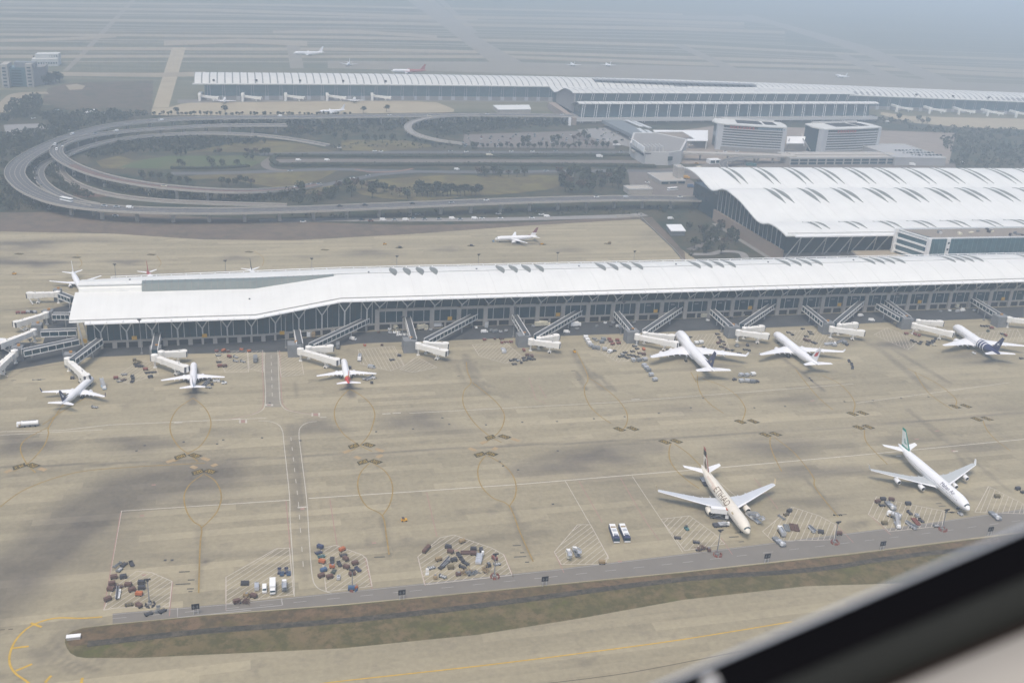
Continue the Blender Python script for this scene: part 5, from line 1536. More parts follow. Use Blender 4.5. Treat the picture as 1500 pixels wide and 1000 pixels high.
wood('left_woods', [[(0, 175), (20, 150), (58, 142), (62, 158), (50, 172), (0, 182)], [(50, 170), (130, 166), (225, 169), (180, 178), (120, 190), (70, 210), (20, 232), (0, 236), (0, 200), (40, 196), (80, 186)]], LEAF[0], .026, 7.5, 5)
wood('roadside_woods', [[(255, 181), (420, 177), (830, 176), (830, 186), (700, 194), (640, 200), (606, 186), (560, 196), (430, 200), (395, 192), (330, 190)], [(620, 184), (700, 180), (800, 182), (690, 196), (640, 204)]], LEAF[0], .024, 6, 7)
wood('verge_planting', [[(380, 319), (460, 315), (760, 307), (960, 301), (1040, 305), (1000, 320), (900, 315), (700, 316), (500, 322)], [(600, 206), (680, 213), (690, 220), (620, 219), (560, 216), (500, 222), (470, 215), (520, 208)], [(1000, 345), (1018, 330), (1066, 345), (1075, 372), (1010, 378)]], LEAF[0], .011, 3.5, 9)
wood('right_woods', [[(1372, 206), (1420, 196), (1500, 212), (1600, 216), (1600, 248), (1500, 250), (1392, 244), (1388, 225)], [(1268, 172), (1310, 174), (1340, 184), (1280, 182)], [(1330, 186), (1500, 192), (1560, 200), (1500, 205), (1400, 198), (1330, 192)]], LEAF[0], .009, 7, 11)
def hedge(lab, pts, w, h):
    b = MB()
    P = arc_pts(gl(pts), 3)
    rnd = random.Random(len(lab))
    for a, c in zip(P, P[1:]):
        n = max(4, int((c - a).length / 1.3))
        d = (c - a)
        s_ = Vector((-d.y, d.x, 0)).normalized()
        for k in range(n):
            for q in range(5):
                p = a + d * rnd.random() + s_ * rnd.uniform(-w / 2, w / 2) + Vector((0, 0, h * rnd.uniform(.1, .95)))
                u = Vector((rnd.gauss(0, 1), rnd.gauss(0, 1), rnd.gauss(0, .5))).normalized() * 1.2
                v = Vector((rnd.gauss(0, 1), rnd.gauss(0, 1), rnd.gauss(0, 1))).normalized() * 1.2
                b.add([p - u, p + u, p + v], [(0, 1, 2)])
        b.bar(a + Vector((0, 0, h * .4)), c + Vector((0, 0, h * .4)), w * .8, h * .75)
    tag(b.build('hedge', LEAF[0]), lab, 'hedge', 'clipped hedges along the middle roads')
hedge('long dark hedge above the brown middle road', [(402, 229), (500, 229.5), (680, 230), (790, 229), (960, 228)], 9, 3)
hedge('long dark hedge below the brown middle road', [(406, 243), (470, 243), (600, 242.5), (760, 242.5), (960, 245)], 9, 3.5)
hedge('short dark hedge closing the left end of the middle road', [(404, 229), (398, 235), (406, 243)], 7, 3)
hedge('thin hedge along the green lawn inside the loop', [(250, 247), (320, 247), (365, 244)], 6, 2.5)
# ================================================================== AIRCRAFT
AWH = mat('aircraft_white', (.80, .80, .81), .35, .02, .5)
ACR = mat('aircraft_cream', (.74, .69, .60), .38, .04, .4)
AGR = mat('wing_grey', (.50, .52, .55), .45, .05, .3)
NAVY = mat('tail_navy', (.035, .04, .11), .4, .05)
AREDM = mat('tail_red', (.55, .05, .04), .4, .05)
DULLR = mat('dull_red_livery', (.34, .08, .07), .5, .05)
AGRN = mat('tail_green', (.02, .26, .20), .4, .05)
GOLD = mat('gold_brown', (.17, .11, .055), .5, .1)
METAL = mat('bare_metal', (.45, .45, .47), .35, .05, 1, .5)
FUS = [(0, .03, -.16), (.006, .20, -.15), (.018, .40, -.125), (.035, .60, -.09), (.055, .77, -.055), (.08, .90, -.025), (.11, .97, -.008), (.14, 1, 0), (.3, 1, 0), (.5, 1, 0), (.62, 1, 0), (.70, .97, .015), (.77, .88, .055), (.84, .72, .12), (.90, .52, .20), (.95, .33, .265), (.985, .16, .31), (1, .05, .32)]
def ring(L, D, zc, t, r, dz, n=20):
    return [Vector((-t * L, math.sin(2 * math.pi * k / n) * r * D / 2, zc + dz * D + math.cos(2 * math.pi * k / n) * r * D / 2 * 1.03)) for k in range(n)]
def fus_at(t):
    for a, b in zip(FUS, FUS[1:]):
        if t <= b[0]:
            u = (t - a[0]) / (b[0] - a[0])
            return a[1] + (b[1] - a[1]) * u, a[2] + (b[2] - a[2]) * u
    return FUS[-1][1:]
TYPES = {  # length, span, fuselage diameter, centre height, fin top, engine spots (y share of half span, x share), root chord, sweep
    'wide': dict(L=58.8, S=60.3, D=5.64, zc=5.0, fin=17.4, eng=[.31], root=11.5, tip=2.4, le=.335, sw=17.5, stab=19.4, ed=2.9),
    'quad': dict(L=63.6, S=60.3, D=5.64, zc=5.0, fin=17.1, eng=[.31, .64], root=11.5, tip=2.4, le=.335, sw=17.5, stab=19.4, ed=2.3),
    'jumbo': dict(L=70.6, S=64.4, D=6.6, zc=5.4, fin=19.3, eng=[.37, .65], root=14.5, tip=3.2, le=.27, sw=23, stab=22.0, ed=2.6),
    'twin': dict(L=64.0, S=61.0, D=6.2, zc=5.4, fin=18.6, eng=[.32], root=13.5, tip=2.2, le=.335, sw=19.5, stab=21.5, ed=3.7),
    'narrow': dict(L=38.6, S=34.6, D=3.95, zc=3.5, fin=12.3, eng=[.29], root=6.6, tip=1.5, le=.36, sw=9.3, stab=13.6, ed=2.1)}
def plate(b, secs, mi=0):
    """wing-like body through sections (le point, te point, thickness)"""
    R_ = []
    for le, te, th in secs:
        le, te = Vector(le), Vector(te)
        up = Vector((0, 0, 1)) if abs((secs[1][0][2] - secs[0][0][2])) < abs(secs[1][0][1] - secs[0][0][1]) else Vector((0, 1, 0))
        c = te - le
        R_.append([le, le + c * .12 + up * th * .42, le + c * .4 + up * th * .55, te + up * .03, te - up * .03, le + c * .4 - up * th * .4, le + c * .12 - up * th * .3])
    b.loft(R_, mi)
def fuselage_ring_patch(b, L, D, zc, t0, t1, a0, a1, lift, n=8, mi=0, nt=1):
    for j in range(nt):
        ta, tb = t0 + (t1 - t0) * j / nt, t0 + (t1 - t0) * (j + 1) / nt
        for k in range(n):
            q = []
            for t, f in ((ta, k), (tb, k), (tb, k + 1), (ta, k + 1)):
                r, dz = fus_at(t)
                a = a0 + (a1 - a0) * f / n
                q.append(Vector((-t * L, math.sin(a) * (r * D / 2 + lift), zc + dz * D + math.cos(a) * (r * D / 2 * 1.03 + lift))))
            b.poly(q, mi)
def letters(txt, size, m, parent, L, D, zc, t_start, side, ang, name='lettering'):
    """flat printed word laid round the side of a fuselage; reads from tail towards nose on the right side"""
    cu = bpy.data.curves.new('lettering', 'FONT')
    cu.body = txt
    cu.size = size
    cu.resolution_u = 2
    ob = bpy.data.objects.new('lettering_source', cu)
    COL.objects.link(ob)
    dg = bpy.context.evaluated_depsgraph_get()
    me = bpy.data.meshes.new_from_object(ob.evaluated_get(dg))
    bpy.data.objects.remove(ob)
    bm = bmesh.new()
    bm.from_mesh(me)
    y = -1.0
    while y < size * 1.1:      # slice the flat letters so that they can bend round the hull
        bmesh.ops.bisect_plane(bm, geom=bm.verts[:] + bm.edges[:] + bm.faces[:], plane_co=(0, y, 0), plane_no=(0, 1, 0))
        y += .35
    bm.to_mesh(me)
    bm.free()
    for v in me.vertices:
        x, y = v.co.x, v.co.y
        t = t_start - x / L
        r, dz = fus_at(t)
        a = ang - (y / (D / 2))
        rr = r * D / 2 + .07
        v.co = Vector((-t * L, side * math.sin(a) * rr, zc + dz * D + math.cos(a) * rr * 1.03))
    me.materials.append(m)
    return link(name, me, parent)
def aircraft(typ, label, nose, tail, livery, grp, L=None, gear=True, zn=None, name='airliner'):
    T = dict(TYPES[typ])
    if L: T['L'] = L
    L, S, D, zc = T['L'], T['S'], T['D'], T['zc']
    A, B = G(nose[0], nose[1], zc - .1 * D), G(tail[0], tail[1], zc + .3 * D)
    d = (A - B)
    ang = math.atan2(d.y, d.x)
    t = thing(name, label, 'airliner', (A.x, A.y, 0), ang, grp)
    fm, body = livery.get('mats', [AWH]), livery.get('body')
    b = MB()
    rings = [ring(L, D, zc, *f) for f in FUS]
    fine = []
    if body:
        ts = [i / 60 for i in range(61)]
        rings = [ring(L, D, zc, tt, *fus_at(tt)) for tt in [0, .006] + ts[1:]]
        ts = [0, .006] + ts[1:]
        b.loft(rings, mif=lambda i, k: body(ts[i], k / 20))
    else:
        b.loft(rings)
    if typ == 'jumbo':
        hp = []
        for tt, h, w in ((.045, .05, .3), (.06, .45, .6), (.085, 1.05, .8), (.12, 1.45, .85), (.17, 1.55, .86), (.24, 1.4, .84), (.30, .8, .7), (.345, .1, .5)):
            r, dz = fus_at(tt)
            hp.append([Vector((-tt * L, math.cos(a) * w * r * D / 2, zc + dz * D + r * D * .30 + math.sin(a) * (r * D * .2 + h))) for a in [math.pi * k / 10 for k in range(11)]])
        b.loft(hp, close=False, cap=False)
    # wing-root fairing
    b.loft([[Vector((-x * L, math.sin(2 * math.pi * k / 10) * w * D, zc - .36 * D + math.cos(2 * math.pi * k / 10) * h * D)) for k in range(10)] for x, w, h in ((.33, .1, .05), (.37, .42, .17), (.45, .5, .2), (.55, .46, .19), (.60, .15, .05))])
    fo = b.build('fuselage', fm, t, smooth=True)
    # cockpit windows
    b = MB()
    fuselage_ring_patch(b, L, D, zc, .026 if typ != 'narrow' else .034, .036 if typ != 'narrow' else .05, -1.15, 1.15, .03, 10)
    b.build('cockpit_window', GLASS, fo)
    # passenger windows: one dotted row a side, with doors
    b = MB()
    nw = int(L * .62)
    for s in (-1, 1):
        for k in range(nw):
            tt = .11 + .70 * k / nw
            r, dz = fus_at(tt)
            a = 1.32
            x, y, z = -tt * L, s * (math.sin(a) * r * D / 2 + .03), zc + dz * D + math.cos(a) * r * D / 2
            b.poly([(x - .16, y, z - .2), (x + .16, y, z - .2), (x + .16, y, z + .2), (x - .16, y, z + .2)])
    b.build('cabin_windows', mat('cabin_window', (.12, .13, .15), .3, 0), fo)
    # wings
    hs = S / 2
    xr = T['le'] * L
    for s in (-1, 1):
        b = MB()
        zr = zc - .30 * D
        secs = []
        for f, c, th in ((.03, T['root'] * 1.12, 1.3), (.1, T['root'], 1.2), (.34, T['root'] * .62, .7), (.7, T['root'] * .40, .4), (.96, T['tip'] * 1.15, .22), (1.0, T['tip'] * .75, .14)):
            y = f * hs
            le = -(xr + T['sw'] * (f - .03) / .97 * (1.0) + (0 if f > .1 else 0))
            secs.append(((le, s * y, zr + y * .085), (le - c, s * y, zr + y * .085), th))
        plate(b, secs)
        wo = b.build('wing', livery.get('wing', AGR), t, smooth=False)
        # slats and control surface lines in white along the leading edge
        b = MB()
        for (a, e) in zip(secs[1:], secs[2:]):
            p, q = Vector(a[0]), Vector(e[0])
            pa, qa = p.lerp(Vector(a[1]), .10), q.lerp(Vector(e[1]), .10)
            b.poly([p + Vector((0.1, 0, a[2] * .25)), q + Vector((.1, 0, e[2] * .25)), qa + Vector((0, 0, e[2] * .45)), pa + Vector((0, 0, a[2] * .45))])
        b.build('slat', livery.get('slat', AWH), wo)
        b = MB()
        for f in (.16, .3, .44, .58):
            y = f * hs
            le = -(xr + T['sw'] * (f - .03) / .97)
            c = interp([(.1, T['root']), (.34, T['root'] * .62), (.7, T['root'] * .4)], f)
            p = Vector((le - c * .7, s * y, zr + y * .085 - .35))
            b.loft([[p + Vector((-x, math.cos(a) * w, math.sin(a) * w)) for a in [2 * math.pi * k / 6 for k in range(6)]] for x, w in ((0, .05), (c * .2, .3), (c * .38, .25), (c * .52, .04))])
        b.build('flap_fairing', livery.get('wing', AGR), wo)
        if livery.get('winglet'):
            b = MB()
            le, te, _ = secs[-1]
            h = livery['winglet']
            plate(b, [(le, te, .12), ((te[0] + T['tip'] * .2, le[1] + s * h * .25, le[2] + h), (te[0] - T['tip'] * .35, le[1] + s * h * .25, le[2] + h), .08)])
            b.build('winglet', livery.get('winglet_mat', AWH), wo)
        # engines
        for ei, f in enumerate(T['eng']):
            y = f * hs
            le = -(xr + T['sw'] * (f - .03) / .97)
            ed = T['ed']
            zc_e = zr + y * .085 - ed * .62
            x0 = le + ed * 1.25
            b = MB()
            prof = [(0, .42), (.06, .5), (.25, .53), (.55, .5), (.8, .42), (1.0, .33)]
            le_n = ed * 1.75
            b.loft([[Vector((x0 - u * le_n, s * y + math.cos(2 * math.pi * k / 14) * r * ed, zc_e + math.sin(2 * math.pi * k / 14) * r * ed)) for k in range(14)] for u, r in prof], cap=False)
            eo = b.build('engine', livery.get('engine', AWH), t, smooth=True)
            b = MB()
            b.tube((x0 - .12 * le_n, s * y, zc_e), (x0 - .13 * le_n, s * y, zc_e), ed * .45, ed * .45, 14); b.tube((x0 - .13 * le_n, s * y, zc_e), (x0 - .02 * le_n, s * y, zc_e), ed * .14, .02, 8)
            b.build('fan', DARK, eo)
            b = MB(); b.tube((x0 - .9 * le_n, s * y, zc_e), (x0 - 1.3 * le_n, s * y, zc_e), ed * .25, ed * .08, 10); b.build('exhaust_cone', METAL, eo)
            b = MB()
            b.loft([[Vector((x, s * y + w, z)) for w, z in ((-.2, zc_e + ed * .3), (.2, zc_e + ed * .3), (.2, zt), (-.2, zt))] for x, zt in ((x0 - .3 * le_n, zc_e + ed * .58), (x0 - .8 * le_n, zr + y * .085 + .1), (le - 3.5, zr + y * .085))])
            b.build('pylon', livery.get('engine', AWH), eo)
        # tailplane
        b = MB()
        z0 = zc + .18 * D
        st = T['stab'] / 2
        c0 = L * .095
        plate(b, [((-.865 * L, s * .2, z0), (-.865 * L - c0 * 1.05, s * .2, z0), .5), ((-.865 * L - st * .62, s * st, z0 + st * .1), (-.865 * L - st * .62 - c0 * .42, s * st, z0 + st * .1), .16)])
        b.build('tailplane', livery.get('tailplane', AWH), t)
    # fin
    fh = T['fin']
    zb = zc + .40 * D
    c0 = L * .135
    sw = (fh - zb) * .82
    fmats = livery.get('fin', [AWH])
    b = MB()
    ns = 8
    secs = []
    for k in range(ns + 1):
        u = k / ns
        le = Vector((-.815 * L - sw * u, 0, zb + (fh - zb) * u))
        ch = c0 * (1 - .64 * u)
        secs.append((le, le - Vector((ch, 0, 0)), .55 * (1 - .6 * u)))
    fb = livery.get('fin_band')
    for k in range(ns):
        R_ = []
        for le, te, th in (secs[k], secs[k + 1]):
            c = te - le
            R_.append([le, le + c * .15 + Vector((0, th * .4, 0)), le + c * .5 + Vector((0, th * .5, 0)), te, le + c * .5 - Vector((0, th * .5, 0)), le + c * .15 - Vector((0, th * .4, 0))])
        b.loft(R_, mif=(lambda i, j, kk=k: fb((kk + .5) / ns, j)) if fb else None)
    b.add([(-.75 * L, 0, zc + .5 * D), (-.83 * L, .25, zb + .3), (-.83 * L, -.25, zb + .3), (-.83 * L - sw * .12, 0, zb + (fh - zb) * .14)], [(0, 1, 3), (0, 3, 2), (0, 2, 1)], 0)
    fin = b.build('tail_fin', fmats, t)
    if livery.get('emblem'):
        em, shape = livery['emblem']
        for s in (-1, 1):
            b = MB()
            for poly in shape:
                b.poly([Vector((-.815 * L - sw * v - c0 * (1 - .64 * v) * u, s * (.30 - .18 * v + .03), zb + (fh - zb) * v)) for u, v in poly])
            b.build('tail_emblem', em, fin)
    if gear:
        for x, y, r, n in ((-.12 * L, 0, .5, 2), (-.53 * L, -.09 * S, .62, 4), (-.53 * L, .09 * S, .62, 4)):
            b = MB()
            b.tube((x, y, .5), (x, y, zc - .3 * D), .18, .2, 6, 0)
            for k in range(n):
                ox, oy = (0 if n == 2 else (k // 2 - .5) * 1.5), (k % 2 - .5) * .9
                b.tube((x + ox, y + oy - .2, r), (x + ox, y + oy + .2, r), r, r, 10, 1)
            b.build('landing_gear', [METAL, TYRE], t)
    t['dims'] = [L, D, zc]
    return t
def blob(cx, cy, rx, ry, n=12, ph=0.0):
    return [(cx + rx * math.cos(2 * math.pi * k / n + ph), cy + ry * math.sin(2 * math.pi * k / n + ph)) for k in range(n)]
APR = 'airliners parked round the near pier'
# cream airliner with gold lettering, nose towards the road
et = aircraft('wide', 'cream airliner with gold lettering and red and gold tail parked nose to the road', (1097, 780), (1037, 694),
    dict(mats=[ACR], engine=ACR, wing=mat('wing_blue_grey', (.55, .575, .61), .45, .05, .3), winglet=2.4, winglet_mat=mat('tip_cream', (.62, .50, .32), .5, .1), tailplane=AWH, fin=[ACR, mat('fin_black', (.03, .025, .025), .5), mat('fin_pale', (.75, .73, .70), .5, .05), mat('fin_redbrown', (.38, .13, .10), .5, .1)],
         fin_band=lambda u, j: 3 if j in (0, 5) and u < .8 else (3 if u > .93 else 1 if u > .8 else 2 if u > .7 else 1 if u > .62 else 0), emblem=(GOLD, [blob(.5, .26, .24, .17, 9), blob(.45, .46, .12, .08, 7)])), APR)
letters('ETIHAD', 4.6, GOLD, [c for c in et.children if c.name.startswith('fuselage')][0], 58.8, 5.64, 5.0, .61, -1, 1.28)
cream_f = [c for c in et.children if c.name.startswith('fuselage')][0]
b = MB(); fuselage_ring_patch(b, 58.8, 5.64, 5.0, .215, .25, -1.15, -.9, .04, 2); fuselage_ring_patch(b, 58.8, 5.64, 5.0, .66, .80, -.9, -.5, .04, 3, 1, 4); fuselage_ring_patch(b, 58.8, 5.64, 5.0, .60, .66, -1.3, -.6, .04, 3, 1, 2)
b.build('painted_marks', [mat('ochre_mark', (.45, .36, .2), .5, .1), mat('pink_cream', (.66, .55, .46), .5, .12)], cream_f)
mh = aircraft('quad', 'white four engined airliner with green tail parked nose to the road', (1420, 746), (1324, 657),
    dict(wing=mat('wing_pale_grey', (.46, .48, .48), .45, .05, .3), winglet=2.4, fin=[AWH, AGRN, mat('fin_light', (.72, .76, .72), .5, .05)], fin_band=lambda u, j: 1 if (j in (0, 5) or u > .86 or u < .12) else 2, emblem=(mat('bird_green', (.25, .42, .36), .5, .1), [blob(.45, .32, .2, .05, 8), blob(.5, .42, .1, .12, 8, .4)])), APR)
letters('Mahan Air', 2.7, NAVY, [c for c in mh.children if c.name.startswith('fuselage')][0], 63.6, 5.64, 5.0, .335, -1, 1.05)
aircraft('jumbo', 'large white four engined airliner with navy tail, nose in to the pier', (991, 488), (1047, 545),
    dict(wing=AWH, winglet=2.6, fin=[NAVY], tailplane=AWH, mats=[AWH, NAVY], body=lambda t, a: 0, emblem=(mat('globe_gold', (.35, .30, .18), .5), [blob(.55, .3, .12, .12, 8)])), APR)
aircraft('wide', 'white widebody airliner with red emblem on a white tail, nose in to the pier', (1134, 488), (1196, 532),
    dict(wing=AWH, winglet=2.0, fin=[AWH], emblem=(AREDM, [blob(.52, .5, .26, .15, 10), blob(.62, .68, .12, .08, 7), blob(.42, .35, .14, .07, 7)]), mats=[AWH, mat('door_blue', (.35, .42, .5), .5)], body=lambda t, a: 1 if .1 < t < .13 and (.2 < a < .3 or .7 < a < .8) else 0), APR, L=61)
def star(t, a):
    if t < .60: return 0
    if t < .75: return 1 if int(t * 60) % 3 != 1 else 0
    return 1
aircraft('twin', 'white airliner with navy striped rear fuselage and navy tail at right edge', (1397, 478), (1461, 516),
    dict(wing=AWH, mats=[AWH, NAVY], body=star, fin=[NAVY, AWH], fin_band=lambda u, j: 0, emblem=(AWH, [blob(.5, .45, .28, .05, 5), blob(.5, .45, .07, .16, 5)])), APR, L=58)
aircraft('narrow', 'white narrow airliner with dark blue tail, parked slantwise at the left end stand', (136, 553), (93, 588),
    dict(wing=AWH, winglet=2.6, winglet_mat=NAVY, fin=[NAVY, AWH], fin_band=lambda u, j: 0, emblem=(AWH, [blob(.5, .42, .2, .12, 8), blob(.6, .62, .1, .06, 6)])), APR)
aircraft('narrow', 'plain white narrow airliner with dark edged fin, straight in by the vehicle lane', (284, 532), (282, 569),
    dict(wing=AWH, fin=[AWH, NAVY], fin_band=lambda u, j: 1 if j in (1, 4) and u < .8 else 0), APR)
aircraft('narrow', 'white narrow airliner with red rear fuselage and red tail, right of the vehicle lane', (503, 527), (511, 562),
    dict(wing=AWH, mats=[AWH, AREDM, mat('tail_gold', (.6, .35, .08), .5)], body=lambda t, a: 0 if t < .74 else (2 if t < .77 else 1), fin=[AREDM]), APR)
aircraft('narrow', 'white airliner with dark red tail taxiing on the far side of the pier', (725, 350), (789, 345.5),
    dict(wing=AWH, fin=[mat('tail_wine', (.22, .09, .10), .5, .05), AWH], fin_band=lambda u, j: 0 if u > .35 else 1), 'airliners beyond the pier')
aircraft('narrow', 'pale airliner beyond the left end of the pier, tail away', (119, 424), (107, 399),
    dict(wing=AWH, fin=[AWH]), 'airliners beyond the pier', name='airliner')
aircraft('narrow', 'airliner behind the pier roof showing only a red fin', (231, 423), (217.5, 399.5),
    dict(wing=AWH, fin=[DULLR], mats=[AWH, DULLR], body=lambda t, a: 1 if t > .7 else 0), 'airliners beyond the pier')
aircraft('narrow', 'airliner behind the pier roof with a dark fin and white tailplane', (381, 419), (369, 396.5),
    dict(wing=AWH, fin=[PAINT['dark']]), 'airliners beyond the pier')
aircraft('wide', 'white airliner at left edge, only its nose in the picture', (16, 499), (-90, 520), dict(wing=AWH, fin=[NAVY]), 'airliners beyond the left edge')
FARP = 'airliners at the far terminal'
aircraft('narrow', 'small white airliner nosed in to the far terminal at its left end', (330, 144), (324.5, 152.5), dict(wing=AWH, fin=[AWH]), FARP)
aircraft('narrow', 'small white airliner nosed in to the far terminal, second from left', (520, 143.5), (515, 151.5), dict(wing=AWH, fin=[AWH]), FARP)
aircraft('narrow', 'small white airliner lying sideways on the far apron behind the road', (467, 164), (509, 160.5), dict(wing=AWH, fin=[AWH]), FARP, L=40)
aircraft('wide', 'white airliner taxiing far beyond the left part of the far terminal', (430, 78), (474, 76.5), dict(wing=AWH, fin=[AWH]), 'airliners on the far airfield', L=62)
aircraft('narrow', 'tiny white airliner seen head on beyond the far terminal roof', (508, 95.5), (512, 91), dict(wing=AWH, fin=[AWH]), 'airliners on the far airfield')
aircraft('wide', 'red and white airliner just behind the far terminal roof', (573, 104), (624, 103), dict(wing=DULLR, mats=[AWH, DULLR], body=lambda t, a: 1 if t > .5 else 0, fin=[DULLR], tailplane=DULLR), 'airliners on the far airfield', L=66)
aircraft('narrow', 'white airliner on the far airfield, left one of a pair', (836, 93), (849, 99.5), dict(wing=AWH, fin=[AWH]), 'airliners on the far airfield')
aircraft('narrow', 'white airliner on the far airfield, right one of a pair', (887, 93.5), (905, 100.5), dict(wing=AWH, fin=[AWH]), 'airliners on the far airfield')
aircraft('narrow', 'tiny white airliner far away beyond the right wing of the far terminal', (1224, 110), (1236, 111.5), dict(wing=AWH, fin=[AWH]), 'airliners on the far airfield')
for c in [o for o in COL.objects if 'dims' in o]: del c['dims']

# ================================================================== BOARDING BRIDGES
BWH = mat('bridge_white', (.78, .76, .71), .5, .05, .5)
BROOF = mat('walkway_roof_dark', (.075, .08, .085), .7, .12, .3)
LATT = mat('lattice_white', (.66, .65, .63), .5, .05, 1)
TOWER = mat('rotunda_grey', (.20, .205, .21), .7, .1, .3)
def walkway(t, a, c, w=3.4, cells=None):
    """glazed fixed walkway with white lattice sides from a to c (roof-edge points)"""
    a, c = Vector(a), Vector(c)
    d = c - a
    L = d.length
    n = Vector((-d.y, d.x, 0)).normalized()
    H = 3.3
    b = MB(); b.bar(a - Vector((0, 0, H / 2)), c - Vector((0, 0, H / 2)), w, H - .3); o = b.build('walkway', GLASS, t)
    b = MB(); b.bar(a, c, w + .1, .24); b.build('walkway_roof', BROOF, o)
    b = MB(); b.bar(a - Vector((0, 0, H)), c - Vector((0, 0, H)), w + .1, .4); b.build('walkway_floor', CONCD, o)
    k = cells or max(4, int(L / 4.2))
    for s in (-1, 1):
        b = MB()
        o_ = n * s * (w / 2 + .15)
        b.bar(a + o_ + Vector((0, 0, .05)), c + o_ + Vector((0, 0, .05)), .45, .6)
        b.bar(a + o_ - Vector((0, 0, H - .05)), c + o_ - Vector((0, 0, H - .05)), .4, .5)
        for i in range(k + 1):
            p = a + d * (i / k) + o_
            b.bar(p, p - Vector((0, 0, H)), .3, .36)
        b.build('lattice_side', LATT, o)
    for f in (.3,):
        p = a + d * f
        b = MB(); b.box((p.x, p.y, 0), (.5, .5, p.z - H)); b.build('walkway_leg', STEEL, o)
    return o
def tunnel(t, a, c, cab=True, w=3.3, leg=True, rot=True):
    """telescopic drive bridge from rotunda a to cab c (roof centre points)"""
    a, c = Vector(a), Vector(c)
    d = c - a
    H = 3.2
    dz = Vector((0, 0, H / 2))
    b = MB()
    m1, m2 = a + d * .30, a + d * .66
    b.bar(a - dz, m1 - dz, w - .7, H - .5)
    b.bar(a + d * .12 - dz, m2 - dz, w - .3, H - .2)
    b.bar(a + d * .5 - dz, a + d * .92 - dz, w, H)
    for f in (.1, .3, .5, .66, .9):
        p = a + d * f
        q = p + d.normalized() * .35
        b.bar(p - dz, q - dz, w + .25, H + .25)
    o = b.build('telescopic_tunnel', BWH, t)
    n = Vector((-d.y, d.x, 0)).normalized()
    u = d.normalized()
    if rot:
        b = MB(); p = a - Vector((0, 0, H)); b.tube(p - Vector((0, 0, .2)), p + Vector((0, 0, H + .35)), 2.0, 2.0, 14); b.tube(p + Vector((0, 0, H + .35)), p + Vector((0, 0, H + .9)), 1.9, .6, 14)
        b.build('rotunda', BWH, t)
        b = MB(); b.tube((p.x, p.y, 0), (p.x, p.y, p.z), .55, .55, 8); b.box((p.x, p.y, 0), (2.0, 2.0, .3)); b.build('rotunda_leg', BWH, t)
    if cab:
        b = MB(); p = c - dz
        b.bar(p - u * 1.9, p + u * 1.2, w + .9, H + .3)
        b.tube(p + n * 0 - Vector((0, 0, H / 2)), p + Vector((0, 0, H / 2 + .35)), 2.2, 2.1, 12)
        co_ = b.build('cab', BWH, o)
        b = MB(); b.bar(p + u * 1.2, p + u * 1.9, w + .5, H); b.build('bellows', PAINT['dark'], co_)
    if leg:
        p = a + d * .72 - Vector((0, 0, H))
        b = MB()
        b.bar(p - n * 1.7 + Vector((0, 0, .2)), p + n * 1.7 + Vector((0, 0, .2)), .8, .5)
        for s in (-1, 1): b.bar(p + n * s * 1.5, Vector((p.x, p.y, .9)) + n * s * 1.1, .6, .6)
        b.box((p.x, p.y, .35), (2.2, 3.0, .8), math.atan2(u.y, u.x))
        lo_ = b.build('drive_leg', BWH, o)
        b = MB()
        for s in (-1, 1):
            q = Vector((p.x, p.y, .55)) + n * s * 1.5
            b.tube(q - n * .25, q + n * .25, .55, .55, 10)
        b.build('wheels', TYRE, lo_)
        b = MB(); q0 = c - Vector((0, 0, H)) + n * 2.2; q1 = a + d * .86 + n * 4.2
        b.bar(q0, (q1.x, q1.y, .6), .9, .25); b.build('service_stair', STEEL, o)
        b = MB(); b.bar(p + Vector((0, 0, -.1)) - u * 2.4, p + Vector((0, 0, -.1)) + u * 2.0, w * .8, 1.3); b.build('machine_box', BWH, o)
    b = MB(); p = a + d * .8; b.box((p.x, p.y, p.z), (.5, .5, 1.1)); b.build('beacon', STEEL, o)
    return o
def bridge(lab, walks, tower, tuns, zr=8.6):
    p = G(tower[0], tower[1])
    t = thing('boarding_bridge', lab, 'boarding bridge', (0, 0, 0), 0, 'boarding bridges of the near pier')
    if len(tower) > 2:
        w = tower[2]
        b = MB(); b.box((p.x, p.y, 0), (w, w * .85, zr - .4)); b.build('stair_tower', TOWER, t)
        b = MB(); b.box((p.x + w * .3, p.y - w * .45, 4.2), (2, .4, 3.6)); b.build('tower_panel', PAINT['grey'], t)
        b = MB(); b.box((p.x + w * .1, p.y + w * .1, zr - .4), (1.6, 1.2, 1.1)); b.build('orange_beacon', mat('beacon_orange', (.40, .20, .05), .6, .2), t)
    for (a, c) in walks:
        walkway(t, G(a[0], a[1], zr), G(c[0], c[1], zr))
    for (a, c) in tuns:
        tunnel(t, G(a[0], a[1], zr - .8), G(c[0], c[1], zr - 1.4))
    return t
bridge('boarding bridge slanting to the navy tailed airliner at the left end stand', [((146, 496), (106, 526))], (104, 536, 6), [((99, 525), (126, 549))])
bridge('double boarding bridge at the plain white airliner left of the vehicle lane', [((232, 482), (226, 512))], (229, 526, 6.5), [((236, 515), (269, 514)), ((226, 520), (271, 536))])
bridge('double boarding bridge at the red tailed airliner right of the vehicle lane', [((435, 483), (439, 503)), ((538, 465.5), (456, 504))], (432, 520, 8.5), [((452, 508), (484, 506.5)), ((440, 511), (493, 526))])
bridge('double boarding bridge with empty stand, next right of the red tailed airliner', [((597, 463), (606, 496)), ((698, 458.5), (625, 497))], (600, 514, 8.5), [((624, 501), (653, 502.5)), ((613, 503), (652, 513))])
bridge('double boarding bridge with empty stand, left of the white cargo containers', [((754, 461), (772, 490)), ((853, 452), (786, 491))], (766, 506, 8.5), [((790, 494.5), (815, 490.5)), ((778, 497), (817, 502))])
